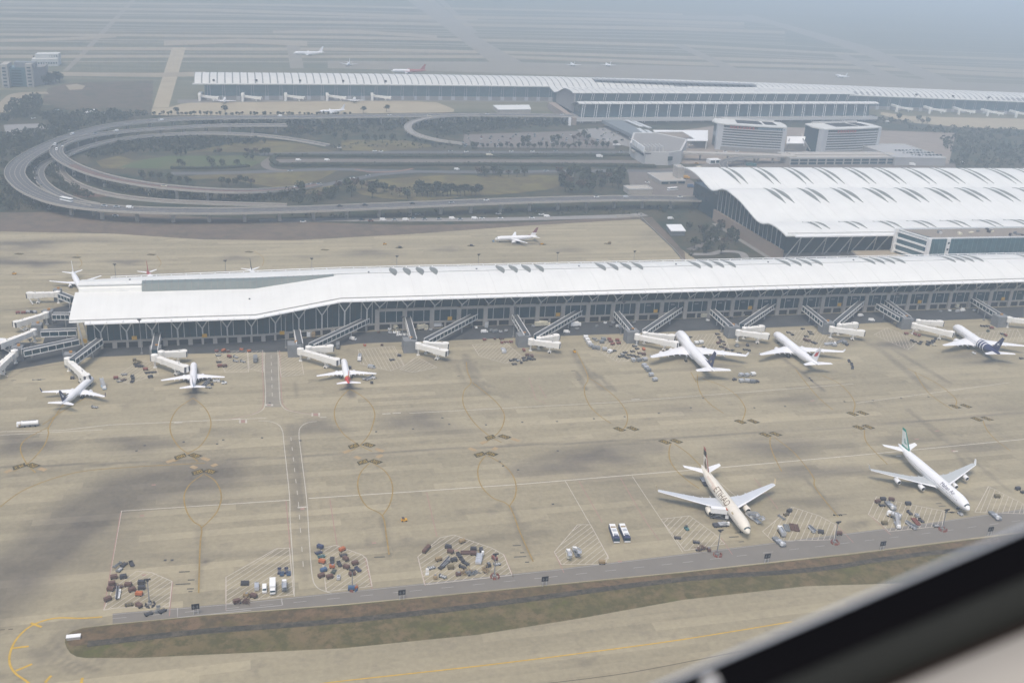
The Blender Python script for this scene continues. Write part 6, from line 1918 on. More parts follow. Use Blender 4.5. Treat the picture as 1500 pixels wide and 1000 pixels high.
bridge('double boarding bridge reaching the large navy tailed four engined airliner', [((903, 456), (926, 483)), ((998, 448), (945, 484))], (924, 500, 8.5), [((945, 487), (985, 491)), ((934, 490), (990, 501))])
bridge('double boarding bridge left of the airliner with red tail emblem', [((1044, 453), (1071, 477)), ((1136, 442), (1087, 475))], (1071, 493, 8.5), [((1091, 480), (1116, 477.5)), ((1082, 484), (1123, 489))])
bridge('double boarding bridge right of the airliner with red tail emblem', [((1179, 448), (1209, 472)), ((1264, 439), (1225, 472))], (1209, 487, 8.5), [((1230, 475), (1253, 473)), ((1219, 479), (1263, 484.5))])
bridge('boarding bridge reaching the navy striped airliner near the right edge', [((1287, 445), (1321, 465)), ((1296, 437.5), (1331, 464))], (1324, 480, 8.5), [((1346, 469), (1378, 470.5)), ((1340, 474), (1394, 486))])
bridge('boarding bridge cut by the right edge of the picture', [((1425, 436), (1463, 459))], (1463, 477, 9), [((1479, 465), (1525, 470))])
bridge('topmost boarding bridge beyond the left end of the pier', [((106, 436), (88, 429))], (86, 440, 5), [((84, 427.5), (43, 429))])
bridge('boarding bridge at left pier end, second from top', [((102, 459.5), (77, 459.5))], (72, 472, 6), [((67, 458), (24, 471))])
bridge('boarding bridge at left pier end, third from top, white nose beside it', [((112, 482.5), (60, 484.5))], (56, 492, 6), [((49, 483), (0, 502))])
bridge('long lattice boarding bridge, lowest at the left pier end', [((114, 496), (33, 513))], (28, 526, 6), [((21, 513.5), (-6, 538))])
for i, (px, py) in enumerate(((294, 140), (357, 140.5), (420, 140), (481, 140), (547, 140))):
    t = thing('boarding_bridge', 'x', 'boarding bridge', (0, 0, 0), 0, 'boarding bridges of the far terminal')
    t['label'] = ['leftmost', 'second from left', 'third from left', 'fourth from left', 'fifth from left'][i] + ' white boarding bridge at the left wing of the far terminal'
    tunnel(t, G(px, py - 1, 8), G(px + 25, py + 2, 7), w=3.0)
    b = MB(); p = G(px - 2, py - 1, 9); b.box((p.x, p.y, 0), (3, 3, 9)); b.build('stair_tower', BWH, t)
    b = MB(); b.bar(p + Vector((2, 20, 0)), p, 4, 3.5); b.build('walkway', BWH, t)
for i, (px, py) in enumerate(((1316, 157.5), (1364, 160), (1407, 161.5), (1449, 164), (1491, 166))):
    t = thing('boarding_bridge', 'x', 'boarding bridge', (0, 0, 0), 0, 'boarding bridges of the far terminal')
    t['label'] = ['leftmost', 'second from left', 'third from left', 'fourth from left', 'rightmost'][i] + ' white boarding bridge at the right wing of the far terminal'
    tunnel(t, G(px, py - 2, 8), G(px + 21, py + 1.5, 7), w=3.0)
    b = MB(); p = G(px - 1.5, py - 1, 9); b.box((p.x, p.y, 0), (3, 3, 9)); b.build('stair_tower', BWH, t)
    b = MB(); b.bar(p + Vector((2, 20, 0)), p, 4, 3.5); b.build('walkway', BWH, t)
# ================================================================== FLOODLIGHTS AND BOARDS
def mast(px, py, h, lab, crowd=None, grp='floodlight masts'):
    p = G(px, py)
    t = thing('floodlight_mast', lab, 'floodlight mast', p, 0, grp)
    b = MB(); b.tube((0, 0, 0), (0, 0, h), .28, .14, 8); b.build('pole', mat('mast_grey', (.24, .24, .25), .6, .1), t)
    b = MB(); b.box((0, 0, h - .3), (2.4, .5, .3)); b.box((0, 0, h - .9), (.8, .8, .8)); b.build('lamp_frame', PAINT['dark'], t)
    me = MB()
    for s in (-.9, -.3, .3, .9):
        b = MB(); b.box((s, -.35, h), (.5, .4, .5)); b.build('floodlight', PAINT['dark'], t)
    b = MB(); b.box((0, 0, 0), (1.4, 1.4, .8)); b.build('plinth', CONCD, t)
    return t
def photo_h(px, py, ytop):
    p = G(px, py)
    lo, hi = 2, 60
    for _ in range(30):
        m = (lo + hi) / 2
        if photo_x((p.x, p.y, m))[1] > ytop: lo = m
        else: hi = m
    return lo
W6 = ['first', 'second', 'third', 'fourth', 'fifth', 'sixth', 'seventh', 'eighth', 'ninth', 'tenth']
for i, (px, py, yt, c) in enumerate(((219, 885, 848, 'dark'), (516, 862, 834, 'blue'), (724, 844, 811, 'red'), (1050, 812, 776, 'red'), (1222, 794, 764, 'red'), (1380, 775, 746, 'red'))):
    lab = ('leftmost', 'second from left', 'third from left', 'fourth from left', 'fifth from left', 'rightmost')[i] + ' slim floodlight mast at the service road'
    mast(px, py, photo_h(px, py, yt), lab)
    p = G(px + 1, py + 1)
    bt = thing('barrier_stack', ('leftmost', 'second from left', 'third from left', 'fourth from left', 'fifth from left', 'rightmost')[i] + f' {c} barrier stack round a floodlight mast foot', 'barrier stack', p, random.random(), 'barriers at the mast feet')
    for k in range(5):
        b = MB(); b.box((math.cos(k * 1.26) * 1.7, math.sin(k * 1.26) * 1.7, 0), (1.7, .5, 1.0), k * 1.26 + 1.57, 0, .6); b.build('barrier', PAINT[c if k % 3 else ('dark' if c == 'dark' else 'red')], bt)
for i, (px, py, yt) in enumerate(((208, 518, 468), (419, 510, 462), (589, 507, 464), (752, 494, 450), (909, 490, 442), (1056, 486, 440), (1194, 477, 436), (1306, 473, 430), (1441, 469, 424), (47, 523, 497))):
    later(mast(px, py, photo_h(px, py, yt), '', grp='floodlight masts before the pier'), 'tall thin floodlight mast', 'standing before the near pier')
for i, (px, yt) in enumerate(((170, 387), (331, 381.5), (457, 378.5), (581, 375), (700, 372.5), (815, 370), (927, 368))):
    p = G(px, yt + 42)
    p = G(px, 0.0 + interp([(170, 412), (927, 395)], px))
    later(mast(*photo_x(p)[:2], photo_h(*photo_x(p)[:2], yt), '', grp='floodlight masts behind the pier'), 'dark floodlight mast', 'rising behind the pier roof')
for i, (px, py) in enumerate(((287, 891), (588.5, 870), (797.5, 850), (1122.5, 816), (1291.5, 797.5), (1449, 776))):
    p = G(px, py + 8)
    t = thing('stand_board', '', 'sign board', p, .05, 'black boards along the service road')
    later(t, 'black stand board on two legs', 'along the service road')
    for s in (-1, 1):
        b = MB(); b.box((s * .8, 0, 0), (.14, .14, 2.6)); b.build('leg', STEEL, t)
    b = MB(); b.box((0, -.05, 2.4), (2.9, .2, 2.3)); b.build('board', PAINT['black'], t)
    b = MB()
    for s in (-.7, .7):
        b.box((s, -.2, 2.8), (.2, .05, 1.4)); b.box((s, -.2, 3.4), (.8, .05, .18))
    b.build('figures', PAINT['grey'], t)

# ================================================================== GROUND EQUIPMENT
EQ = {}
def eq_parts(k, c):
    """parts of one kind of machine: list of (name, mesh)"""
    key = (k, c)
    if key in EQ: return EQ[key]
    m = PAINT[c]
    P = []
    def part(n, b, mats): P.append((n, b.mesh(n, mats)))
    def wheels(L, w, r=.3, n=2):
        b = MB()
        for i in range(n):
            x = -L / 2 + L * i / (n - 1)
            for s in (-1, 1): b.tube((x, s * w - .12, r), (x, s * w + .12, r), r, r, 8)
        part('wheels', b, TYRE)
    if k == 'dolly':
        b = MB(); b.box((0, 0, .45), (3.3, 1.7, .16))
        for s in (-1, 1):
            b.bar((-1.65, s * .82, .95), (1.65, s * .82, .95), .1, .1)
            for x in (-1.6, -.5, .5, 1.6): b.box((x, s * .82, .5), (.09, .09, .5))
        b.box((-1.62, 0, .5), (.1, 1.7, .9)); part('bed', b, m)
        b = MB()
        for x in (-1, 0, 1): b.box((x, 0, .6), (.5, 1.3, .06))
        part('rollers', b, STEEL if c in ('grey', 'silver') else PAINT['dark'])
        b = MB(); b.bar((1.65, 0, .5), (2.6, 0, .3), .1, .1); part('tow_bar', b, PAINT['dark']); wheels(2.3, .75)
    elif k == 'crate':
        b = MB(); b.box((0, 0, .45), (3.0, 1.7, .15)); part('bed', b, PAINT['dark'])
        b = MB(); b.box((0, 0, .6), (2.9, 1.65, 1.15), 0, 0, .97); part('load', b, m)
        b = MB(); b.bar((1.5, 0, .5), (2.4, 0, .3), .1, .1); part('tow_bar', b, PAINT['dark']); wheels(2.0, .75)
    elif k == 'uld':
        b = MB(); b.box((0, 0, .4), (3.4, 2.5, .16)); part('bed', b, PAINT['grey'])
        b = MB(); b.loft([[Vector((x, y, z)) for y, z in ((-.75, .56), (.8, .56), (1.25, 1.1), (1.25, 2.15), (-1.2, 2.15), (-1.2, 1.0))] for x in (-1.55, 1.55)]); part('container', b, m)
        b = MB(); b.box((1.58, 0, 1.15), (.04, 1.6, .8)); b.box((-1.58, 0, 1.15), (.04, 1.6, .8)); part('curtain', b, PAINT['grey'])
        b = MB(); b.bar((1.7, 0, .45), (2.6, 0, .3), .1, .1); part('tow_bar', b, PAINT['dark']); wheels(2.4, 1.0)
    elif k == 'tug':
        b = MB(); b.box((0, 0, .35), (3.0, 1.6, .55)); b.box((.75, 0, .9), (1.3, 1.5, .35), 0, 0, .9); b.box((-.8, 0, .9), (.8, 1.4, .3)); part('body', b, m)
        b = MB(); b.box((-.5, 0, 1.85), (1.2, 1.4, .08))
        for x in (-1, 0):
            for s in (-1, 1): b.box((x, s * .62, .9), (.08, .08, 1.0))
        part('canopy', b, PAINT['dark']); wheels(1.9, .72, .36)
    elif k == 'belt':
        b = MB(); b.box((0, 0, .4), (5.6, 1.7, .5)); b.box((1.9, -.55, .9), (1.2, .7, .6)); part('chassis', b, m)
        b = MB(); b.bar((-3.6, .3, .9), (3.6, .3, 2.1), .8, .25); part('conveyor', b, PAINT['dark'])
        b = MB()
        for s in (-.2, .8): b.bar((-3.6, s, 1.1), (3.6, s, 2.3), .1, .2)
        part('side_rail', b, PAINT['silver']); wheels(3.4, .78, .38)
    elif k == 'loader':
        b = MB(); b.box((0, 0, .4), (8.0, 2.6, .7)); b.box((-2.2, 0, 1.1), (3.4, 2.8, .35)); part('chassis', b, m)
        b = MB(); b.box((1.2, 0, 1.3), (4.6, 3.0, .3))
        for x in (-.6, .6, 1.8, 3.0): b.box((x, 0, 1.6), (.25, 2.7, .1))
        part('platform', b, PAINT['silver'])
        b = MB()
        for s in (-1, 1):
            b.bar((-1, s * 1.3, 1.2), (3.4, s * 1.3, 2.5), .15, .2); b.bar((-1, s * 1.5, 2.6), (3.4, s * 1.5, 2.6), .1, .1)
        part('scissor_rail', b, PAINT['grey'])
        b = MB(); b.box((3.4, -1.2, 1.2), (1.1, 1.1, 1.5)); part('cab', b, PAINT['white']); wheels(5.4, 1.15, .45, 3)
    elif k == 'stairs':
        b = MB(); b.box((0, 0, .45), (6.4, 2.1, .5)); part('chassis', b, m)
        b = MB(); b.box((2.4, 0, .95), (1.6, 2.0, 1.1), 0, 0, .88); part('cab', b, PAINT['white'])
        b = MB()
        n = 12
        for i in range(n): b.box((2.2 - i * .55, 0, .95 + (i * .25 if True else 0)), (.55, 1.7, .2))
        b.box((-4.9, 0, 3.9), (1.8, 1.9, .2)); part('steps', b, PAINT['silver'])
        b = MB()
        for s in (-1, 1):
            b.bar((2.2, s * .95, 1.9), (-4.2, s * .95, 4.9), .12, .7); b.bar((-4.0, s * .95, 4.6), (-5.7, s * .95, 4.6), .1, .8)
            b.bar((-3.4, s * .9, .9), (-4.6, s * .9, 3.9), .2, .2)
        part('handrail', b, PAINT['white'] if c == 'white' else PAINT['silver']); wheels(4.2, .9, .42)
    elif k == 'lorry':
        b = MB(); b.box((0, 0, .5), (8.2, 2.2, .35)); part('chassis', b, PAINT['dark'])
        b = MB(); b.box((3.4, 0, .8), (1.7, 2.3, 1.9), 0, 0, .9); o = part('cab', b, m)
        b = MB(); b.box((4.12, 0, 1.75), (.3, 2.0, .7)); part('windscreen', b, GLASS)
        b = MB(); b.box((-.9, 0, .9), (6.4, 2.5, 2.7)); part('box', b, m); wheels(5.2, 1.05, .48)
    elif k == 'catering':
        b = MB(); b.box((0, 0, .5), (9, 2.3, .4)); part('chassis', b, PAINT['dark'])
        b = MB(); b.box((3.7, 0, .8), (1.7, 2.3, 2.0), 0, 0, .9); part('cab', b, PAINT['white'])
        b = MB()
        for s in (-1, 1):
            b.bar((-3, s * 1, 1), (2, s * 1, 3.4), .2, .25); b.bar((2, s * 1, 1), (-3, s * 1, 3.4), .2, .25)
        part('scissor_lift', b, PAINT['grey'])
        b = MB(); b.box((-.6, 0, 3.4), (8.2, 2.6, 2.7)); part('box', b, m)
        b = MB(); b.box((3.2, 0, 6.1), (1.1, 2.62, .06)); b.bar((2.9, -1.32, 5.9), (3.5, -1.32, 5.9), .05, .4); part('orange_stripe', b, PAINT['orange'])
        b = MB(); b.box((4.2, 0, 3.3), (1.6, 2.4, .15)); part('front_platform', b, PAINT['silver']); wheels(6, 1.05, .5)
    elif k == 'tanker':
        L = 11 if c == 'white' else 7
        b = MB(); b.box((0, 0, .55), (L, 2.2, .35)); part('chassis', b, PAINT['grey'])
        b = MB(); b.box((-L / 2 + 1.0, 0, .8), (1.9, 2.4, 2.0), 0, 0, .92); part('cab', b, PAINT['white'])
        b = MB(); b.box((-L / 2 + 1.6, 0, .9), (1.0, 2.46, 1.0)); part('cab_stripe', b, PAINT['tan'])
        b = MB(); b.tube((-L / 2 + 2.3, 0, 2.15), (L / 2, 0, 2.15), 1.3, 1.3, 14); part('tank', b, m)
        b = MB(); b.box((1, 0, 3.35), (L * .6, .5, .25)); part('walkway_rail', b, PAINT['grey']); wheels(L * .72, 1.0, .5, 4)
    elif k == 'bus':
        b = MB(); b.box((0, 0, .35), (13.4, 3.0, 1.0)); b.box((0, 0, 1.35), (13.3, 2.96, 1.25), 0, 0, .985); part('body', b, PAINT['navy'])
        b = MB(); b.box((.9, 0, 2.6), (10.6, 2.9, .35), 0, 0, .97); part('roof', b, PAINT['white'])
        b = MB(); b.box((-5.6, 0, 2.6), (2.0, 2.8, .25)); b.box((-4.0, 0, 2.95), (1.6, 1.8, .35)); part('rear_roof_unit', b, PAINT['navy'])
        b = MB(); b.box((3.2, 0, 2.95), (1.3, 2.4, .05)); part('roof_stripe', b, PAINT['tan'])
        b = MB(); b.box((0, 0, 2.95), (1.6, 1.9, .3)); b.box((-3.9, 0, 3.3), (1.4, 1.6, .1)); part('air_unit', b, PAINT['silver'])
        b = MB(); b.box((-6.7, 0, .4), (.12, 2.9, .7)); b.box((6.68, 0, .4), (.12, 2.9, .7)); part('bumper', b, PAINT['white'])
        b = MB(); b.box((6.66, 0, 1.3), (.1, 2.7, 1.2)); b.box((-6.64, 0, 1.4), (.1, 2.7, 1.0)); part('windscreen', b, GLASS); wheels(7.4, 1.35, .45)
    elif k == 'van':
        b = MB(); b.box((0, 0, .35), (4.9, 1.9, .9)); b.box((-.4, 0, 1.25), (3.9, 1.8, .8), 0, 0, .93); part('body', b, m)
        b = MB(); b.box((1.5, 0, 1.3), (.9, 1.66, .55), 0, 0, .85); part('windscreen', b, GLASS); wheels(3.0, .88, .34)
    elif k == 'pickup':
        b = MB(); b.box((0, 0, .4), (5.0, 1.85, .6)); b.box((.7, 0, 1.0), (1.8, 1.7, .7), 0, 0, .86); part('body', b, m)
        b = MB(); b.box((-1.5, 0, 1.02), (1.9, 1.6, .35)); part('load_bed', b, PAINT['dark'])
        b = MB(); b.box((1.35, 0, 1.1), (.5, 1.5, .5), 0, 0, .85); part('windscreen', b, GLASS); wheels(3.1, .86, .36)
    elif k == 'rack':
        b = MB()
        for i in range(5): b.bar((-2.3, -.6 + i * .3, .5), (2.3, -.6 + i * .3, .5), .12, .16)
        for x in (-2, 2): b.box((x, 0, 0), (.15, 1.6, 1.0))
        part('frame', b, m)
    elif k == 'bar':
        b = MB(); b.tube((-3.5, 0, .45), (3.5, 0, .45), .1, .1, 6); b.box((-3.5, 0, .2), (.5, .8, .5)); part('bar', b, m); wheels(1.0, .4, .25)
    elif k == 'roller':
        b = MB(); b.box((0, 0, .3), (6.5, 2.4, .25))
        for i in range(11): b.tube((-3 + i * .6, -1.1, .62), (-3 + i * .6, 1.1, .62), .12, .12, 6)
        b.bar((-3.2, 1.2, .75), (3.2, 1.2, .75), .15, .3); b.bar((-3.2, -1.2, .75), (3.2, -1.2, .75), .15, .3); part('roller_bed', b, m)
    elif k == 'pile':
        rnd = random.Random(len(c))
        b = MB()
        for i in range(34):
            a = rnd.uniform(0, 3.14); x, y, z = rnd.uniform(-2.6, 2.6), rnd.uniform(-1.3, 1.3), rnd.uniform(.2, 1.3)
            l = rnd.uniform(.6, 1.6)
            b.bar((x - l * math.cos(a), y - l * math.sin(a), z), (x + l * math.cos(a), y + l * math.sin(a), z + rnd.uniform(-.1, .7)), .14, .14)
        part('bars', b, m)
        b = MB()
        for i in range(4): b.box((-2 + i * 1.3, rnd.uniform(-.6, .6), 0), (1.0, .9, .7), rnd.random())
        part('boxes', b, PAINT['dark'])
    elif k == 'unit':
        b = MB(); b.box((0, 0, .4), (2.4, 1.6, 1.2), 0, 0, .92); part('housing', b, m)
        b = MB(); b.box((.2, 0, 1.6), (1.0, .9, .2)); part('hood', b, PAINT['grey'])
        b = MB(); b.bar((1.2, 0, .5), (2.1, 0, .3), .1, .1); part('tow_bar', b, PAINT['dark']); wheels(1.5, .7)
    EQ[key] = P
    return P
NM = {'dolly': ('baggage_dolly', 'baggage dolly', 'dolly'), 'crate': ('baggage_cart', 'loaded baggage cart', 'cart'), 'uld': ('container_dolly', 'dolly with a cargo container', 'container dolly'), 'tug': ('tow_tractor', 'low tow tractor', 'tractor'), 'belt': ('belt_loader', 'belt loader', 'belt loader'),
      'loader': ('cargo_loader', 'cargo loader', 'cargo loader'), 'stairs': ('passenger_stairs', 'truck with passenger stairs', 'stairs truck'), 'lorry': ('box_truck', 'box truck', 'truck'), 'catering': ('catering_truck', 'catering truck with raised box', 'truck'), 'tanker': ('fuel_tanker', 'fuel tanker', 'tanker'),
      'bus': ('apron_bus', 'apron bus', 'bus'), 'van': ('van', 'van', 'van'), 'pickup': ('pickup_truck', 'pickup', 'pickup'), 'rack': ('tow_bar_rack', 'tow bar rack', 'rack'), 'bar': ('tow_bar', 'long tow bar', 'tow bar'), 'roller': ('roller_bed_trailer', 'roller bed trailer', 'trailer'), 'pile': ('bar_pile', 'heap of bars and boxes', 'heap'), 'unit': ('ground_power_unit', 'ground power unit', 'power unit')}
CN = {'brown': 'brown', 'dark': 'dark grey', 'navy': 'navy', 'orange': 'orange', 'red': 'red', 'grey': 'grey', 'silver': 'silver', 'white': 'white', 'olive': 'olive', 'tan': 'tan', 'teal': 'teal', 'blue': 'blue', 'yellow': 'yellow', 'green': 'green', 'cream': 'cream', 'black': 'black', 'lightblue': 'light blue'}
def equip(k, c, px, py, ang, where, sc=1.0):
    n, lab, cat = NM[k]
    t = thing(n, '', cat, G(px, py) + Vector((0, 0, .03)), ang, f'{cat}s on the stands' if cat[-1] != 's' else f'{cat}es on the stands')
    t.scale = (sc, sc, sc)
    for pn, me in eq_parts(k, c):
        link(pn, me, t)
    later(t, f'{CN[c]} {lab}' if k != 'bus' else 'navy apron bus with white roof', where)
def cluster(where, x0, y0, s, items, sc=.93):
    for it in items.split(';'):
        f = it.split()
        if not f: continue
        k, c = f[0], f[1]
        px, py = x0 + float(f[2]) / s, y0 + float(f[3]) / s
        if len(f) > 4:   # heading given as a direction in the photograph (degrees, anticlockwise from right)
            a = math.radians(float(f[4]))
            d = G(px + math.cos(a) * 4, py - math.sin(a) * 4) - G(px, py)
            ang = math.atan2(d.y, d.x)
        else:
            ang = random.choice([0, 0, .25, -.25, 1.5, .5]) + random.uniform(-.2, .2)
        equip(k, c, px, py, ang, where, sc)
Z = 4.412
cluster('on the leftmost hatched stand', 120, 780, Z, 'rack grey 230 212 35;dolly dark 272 212 40;dolly dark 322 208 -60;dolly grey 243 245 45;crate brown 208 295 10;crate dark 268 293 10;crate brown 195 338;crate brown 187 373;crate brown 168 438 25;crate brown 300 345 0;crate brown 325 377;crate dark 385 330 0;crate dark 387 364 0;crate orange 370 404 -5;dolly olive 305 470 10;crate brown 370 478 -30;belt white 235 405 80;dolly brown 240 352 0;rack grey 490 500 80;dolly dark 520 512 30;dolly dark 432 530')
cluster('on the hatched stand left of the lane', 120, 780, Z, 'dolly dark 1040 330 85;dolly dark 1066 330 85;van silver 1130 358 90;van white 1180 372 -90;lorry white 1233 368 -90;stairs grey 1308 352 90;rack navy 1276 252 88;rack navy 1320 250 88;dolly blue 1292 270 88;dolly blue 1336 268 88;crate brown 1110 416 -15;pile brown 1035 452;crate brown 1000 452;unit tan 1062 410')
cluster('on the hatched stand right of the lane', 440, 760, Z, 'crate navy 128 187 -20;dolly navy 118 223 20;dolly teal 135 246 10;crate orange 140 283 -15;dolly dark 205 263 80;dolly dark 205 288 80;unit orange 205 314;crate blue 150 338 20;crate brown 135 374 20;crate brown 190 381 15;unit silver 247 388 80;dolly green 215 345 60;crate orange 270 205 25;dolly dark 277 237 10;crate brown 293 265 -35;dolly dark 252 298 -60;crate brown 298 318 -20;crate brown 353 293;dolly navy 372 332 -40;crate brown 335 362 15;unit orange 352 450;crate blue 330 455')
cluster('on the crowded middle hatched stand', 440, 760, Z, 'crate brown 805 213 50;crate brown 824 192 50;crate dark 955 188 -15;crate brown 970 218 -15;crate tan 1045 152 20;crate tan 892 268 20;crate dark 992 272 10;belt grey 938 292 40;dolly dark 912 318 35;crate olive 972 320 5;dolly grey 848 320 15;rack white 820 345 85;dolly grey 920 377 -20;unit tan 872 383 90;dolly dark 1025 240 -55;dolly dark 1045 270 -55;dolly dark 1070 292 -30;dolly dark 1048 315 -20;roller brown 1080 222 0;crate dark 1118 202 0;crate brown 1118 230 0;crate dark 1168 210 -80;loader silver 1155 265 78;pile tan 1070 350;pile grey 1110 352;pile tan 1200 330;unit dark 1218 305;crate red 1255 262 -40;dolly grey 1270 297 10;unit brown 1020 363')
cluster('left of the two apron buses', 780, 720, Z, 'stairs cream 232 415 98;stairs grey 280 400 115')
cluster('by the service road right of the stairs trucks', 780, 720, Z, 'crate tan 448 464 0')
cluster('standing alone on the open stand', 440, 760, Z, 'tug yellow 670 12 5')
cluster('of a pair parked side by side', 780, 720, Z, 'bus navy 526 284 109;bus navy 592 281 113')
cluster('at the cream airliner', 780, 720, Z, 'catering white 1205 172 -6;stairs silver 1440 190 140;stairs silver 1405 165 140')
cluster('left of the cream airliner', 780, 720, Z, 'loader dark 1215 222 5;tug teal 995 244 -50;dolly dark 937 303 -5;dolly dark 1058 331 -5;pile brown 1085 375;unit brown 1140 382')
cluster('under the tail of the cream airliner', 940, 640, 5.77, 'loader dark 528 388 120')
Z4 = 4.412
cluster('between cream and green tailed airliners', 1080, 640, Z4, 'crate dark 335 485 25;dolly olive 315 505 25;roller grey 318 590 108;roller brown 355 585 108;roller brown 380 590 108;tanker silver 283 625 -60;loader grey 268 685 -40;belt silver 480 603 -50;crate dark 538 620 -10;crate brown 655 630 0;bar dark 665 505 3;rack grey 285 523 -35')
cluster('left of the green tailed airliner', 1080, 640, Z4, 'crate brown 905 424 10;crate dark 940 408 0;crate brown 995 410 -8;dolly dark 935 445 0;loader grey 988 452 -45;crate dark 1102 437 0;dolly dark 1113 495 -40;unit silver 1160 515;dolly dark 1188 545 -40;roller red 1152 550 -50;crate olive 950 563 0;tanker silver 1010 520 -20;stairs silver 1032 575 -65;belt silver 1112 572 -40;belt silver 1128 582 -40;tug silver 1440 502 -40;bar dark 1385 488 3;dolly grey 1285 578')
cluster('right of the green tailed airliner', 1240, 620, 5.77, 'crate olive 1270 625 0;crate dark 1445 560 10;loader grey 1252 792 -40;dolly dark 1490 585')
Z6 = 5.884
cluster('at the left end stand', 0, 480, Z6, 'stairs lightblue 893 520 -60;dolly grey 817 690 -5;tanker white 240 850 4;bar grey 338 450 3;unit dark 625 440')
cluster('right of the navy tailed narrow airliner', 0, 480, Z6, 'pile olive 1180 310;pile dark 1200 335;crate red 1255 365;dolly dark 1272 392 10;dolly dark 1325 388 8;crate dark 1297 432 10;crate red 1000 440;dolly brown 1065 455 20;dolly dark 1140 420 70;dolly dark 1146 440 80;dolly dark 1140 468 50;dolly grey 1070 408 12;dolly grey 1032 466 12;unit olive 1160 285')
cluster("beside the vehicle lane's upper end", 200, 480, Z6, 'dolly grey 705 243 10;crate red 800 256 -20;dolly grey 855 258 -20;dolly grey 855 293 -10;dolly grey 916 296 -15;dolly dark 710 300 5;crate red 718 336 10;crate brown 760 338;lorry grey 1025 285 85;crate orange 750 205 25;unit red 690 208;unit orange 905 195;unit orange 970 207;unit brown 790 212')
cluster('beside the plain white airliner', 200, 480, Z6, 'crate silver 628 450;belt grey 600 490 30;dolly grey 620 518;unit white 675 466;unit white 708 466;tug white 755 482 10;dolly dark 650 490;dolly dark 590 450')
cluster('beside the red tailed airliner', 400, 470, Z6, 'tanker silver 745 335 80;dolly dark 1025 340 10;unit dark 1088 306;van silver 848 405 -10;belt silver 830 505 20;dolly silver 795 508;unit white 865 497;dolly dark 850 535;lorry grey 558 228 85;unit dark 665 410')
cluster('on the roadway left of centre', 400, 470, Z6, 'van white 688 162 -12;unit orange 790 217;lorry white 306 130 90;lorry tan 348 132 90')
cluster('between the two empty bridge stands', 650, 440, Z6, 'loader silver 515 440 -65;dolly dark 585 522 10;dolly dark 612 512 30;dolly grey 640 522;dolly dark 668 540 80;dolly dark 608 553 5;crate brown 720 478;crate brown 760 488;crate dark 735 510;dolly dark 690 500 30;dolly dark 772 512 10;crate red 690 437;dolly dark 700 520;unit red 350 345;unit red 500 370;unit red 580 365')
cluster('alone right of the empty stand', 650, 440, Z6, 'tug yellow 1127 447 -60')
cluster('near the empty bridge right of centre', 850, 450, Z6, 'uld white 47 268;uld white 60 292;uld white 75 318;uld silver 92 340;uld grey 120 358;uld grey 155 362;uld silver 210 372;uld white 255 392;dolly dark 292 380;uld grey 185 308;uld grey 200 285;crate red 262 300;crate red 278 325;crate red 318 290;crate red 330 318;crate red 250 282;dolly grey 120 275;dolly grey 140 290')
cluster("before the jumbo airliner's left wing", 850, 450, Z6, 'dolly dark 345 430;dolly dark 385 395 15;dolly dark 385 432 -25;dolly dark 420 415;dolly dark 450 385;dolly dark 455 420;dolly dark 490 362;dolly dark 468 340;dolly brown 512 400;crate orange 546 370;crate brown 545 412;dolly dark 412 442;dolly dark 488 430;dolly grey 365 410;uld silver 455 466;uld grey 505 466;uld silver 555 460;uld silver 550 512;uld silver 568 532;uld grey 585 552;uld silver 610 592;uld silver 642 634')
cluster('right of the navy tailed jumbo airliner', 850, 450, Z6, 'uld white 1000 318;uld white 1040 312;dolly dark 945 262;dolly dark 1060 347;dolly dark 1195 262;dolly brown 1205 285;dolly dark 1225 300;crate brown 1190 315;dolly brown 1240 325;dolly dark 1215 345;dolly brown 1245 355;dolly dark 1265 370;dolly dark 1180 235;dolly dark 1370 402 10;dolly dark 1310 375;dolly grey 1350 340;crate dark 1440 335;dolly dark 1420 370;dolly dark 1455 375')
cluster('left of the red emblem airliner', 1050, 450, Z6, 'unit grey 172 330')
cluster('right of the red emblem airliner', 1050, 450, Z6, 'dolly dark 618 222;dolly dark 650 240;crate brown 760 288;crate brown 790 296;dolly dark 830 306;dolly dark 770 255;dolly dark 800 215;dolly dark 815 235;dolly dark 850 315;dolly dark 740 190;loader silver 970 325;uld silver 1010 335;dolly grey 1040 310;belt silver 1070 300 10;uld grey 1100 315;unit dark 1120 330;dolly dark 1140 470 -60;dolly dark 1162 498 -70;dolly dark 1168 528 -95;bar navy 815 632 -48')
cluster('in the train behind the jumbo airliner', 1050, 450, Z6, 'uld silver 208 595;uld silver 258 597;uld white 312 587;uld silver 210 645;uld silver 260 645;uld grey 305 650;tug dark 345 648;tug dark 150 630 10')
cluster('left of the navy striped airliner', 1300, 430, 7.355, 'crate red 200 440;crate red 295 448;crate red 340 462;dolly dark 262 508;dolly dark 290 522;dolly dark 340 545;dolly dark 362 526;crate dark 430 558;dolly dark 438 525;crate dark 490 522;dolly dark 520 492;dolly dark 470 540;dolly cream 500 560')
cluster('by the navy striped airliner', 1300, 430, 7.355, 'dolly dark 1020 355;dolly dark 1050 357;dolly dark 1078 355;crate red 1120 378;tug green 1080 412;dolly dark 1235 440;crate red 1270 458;tug white 930 648;dolly dark 1440 703')
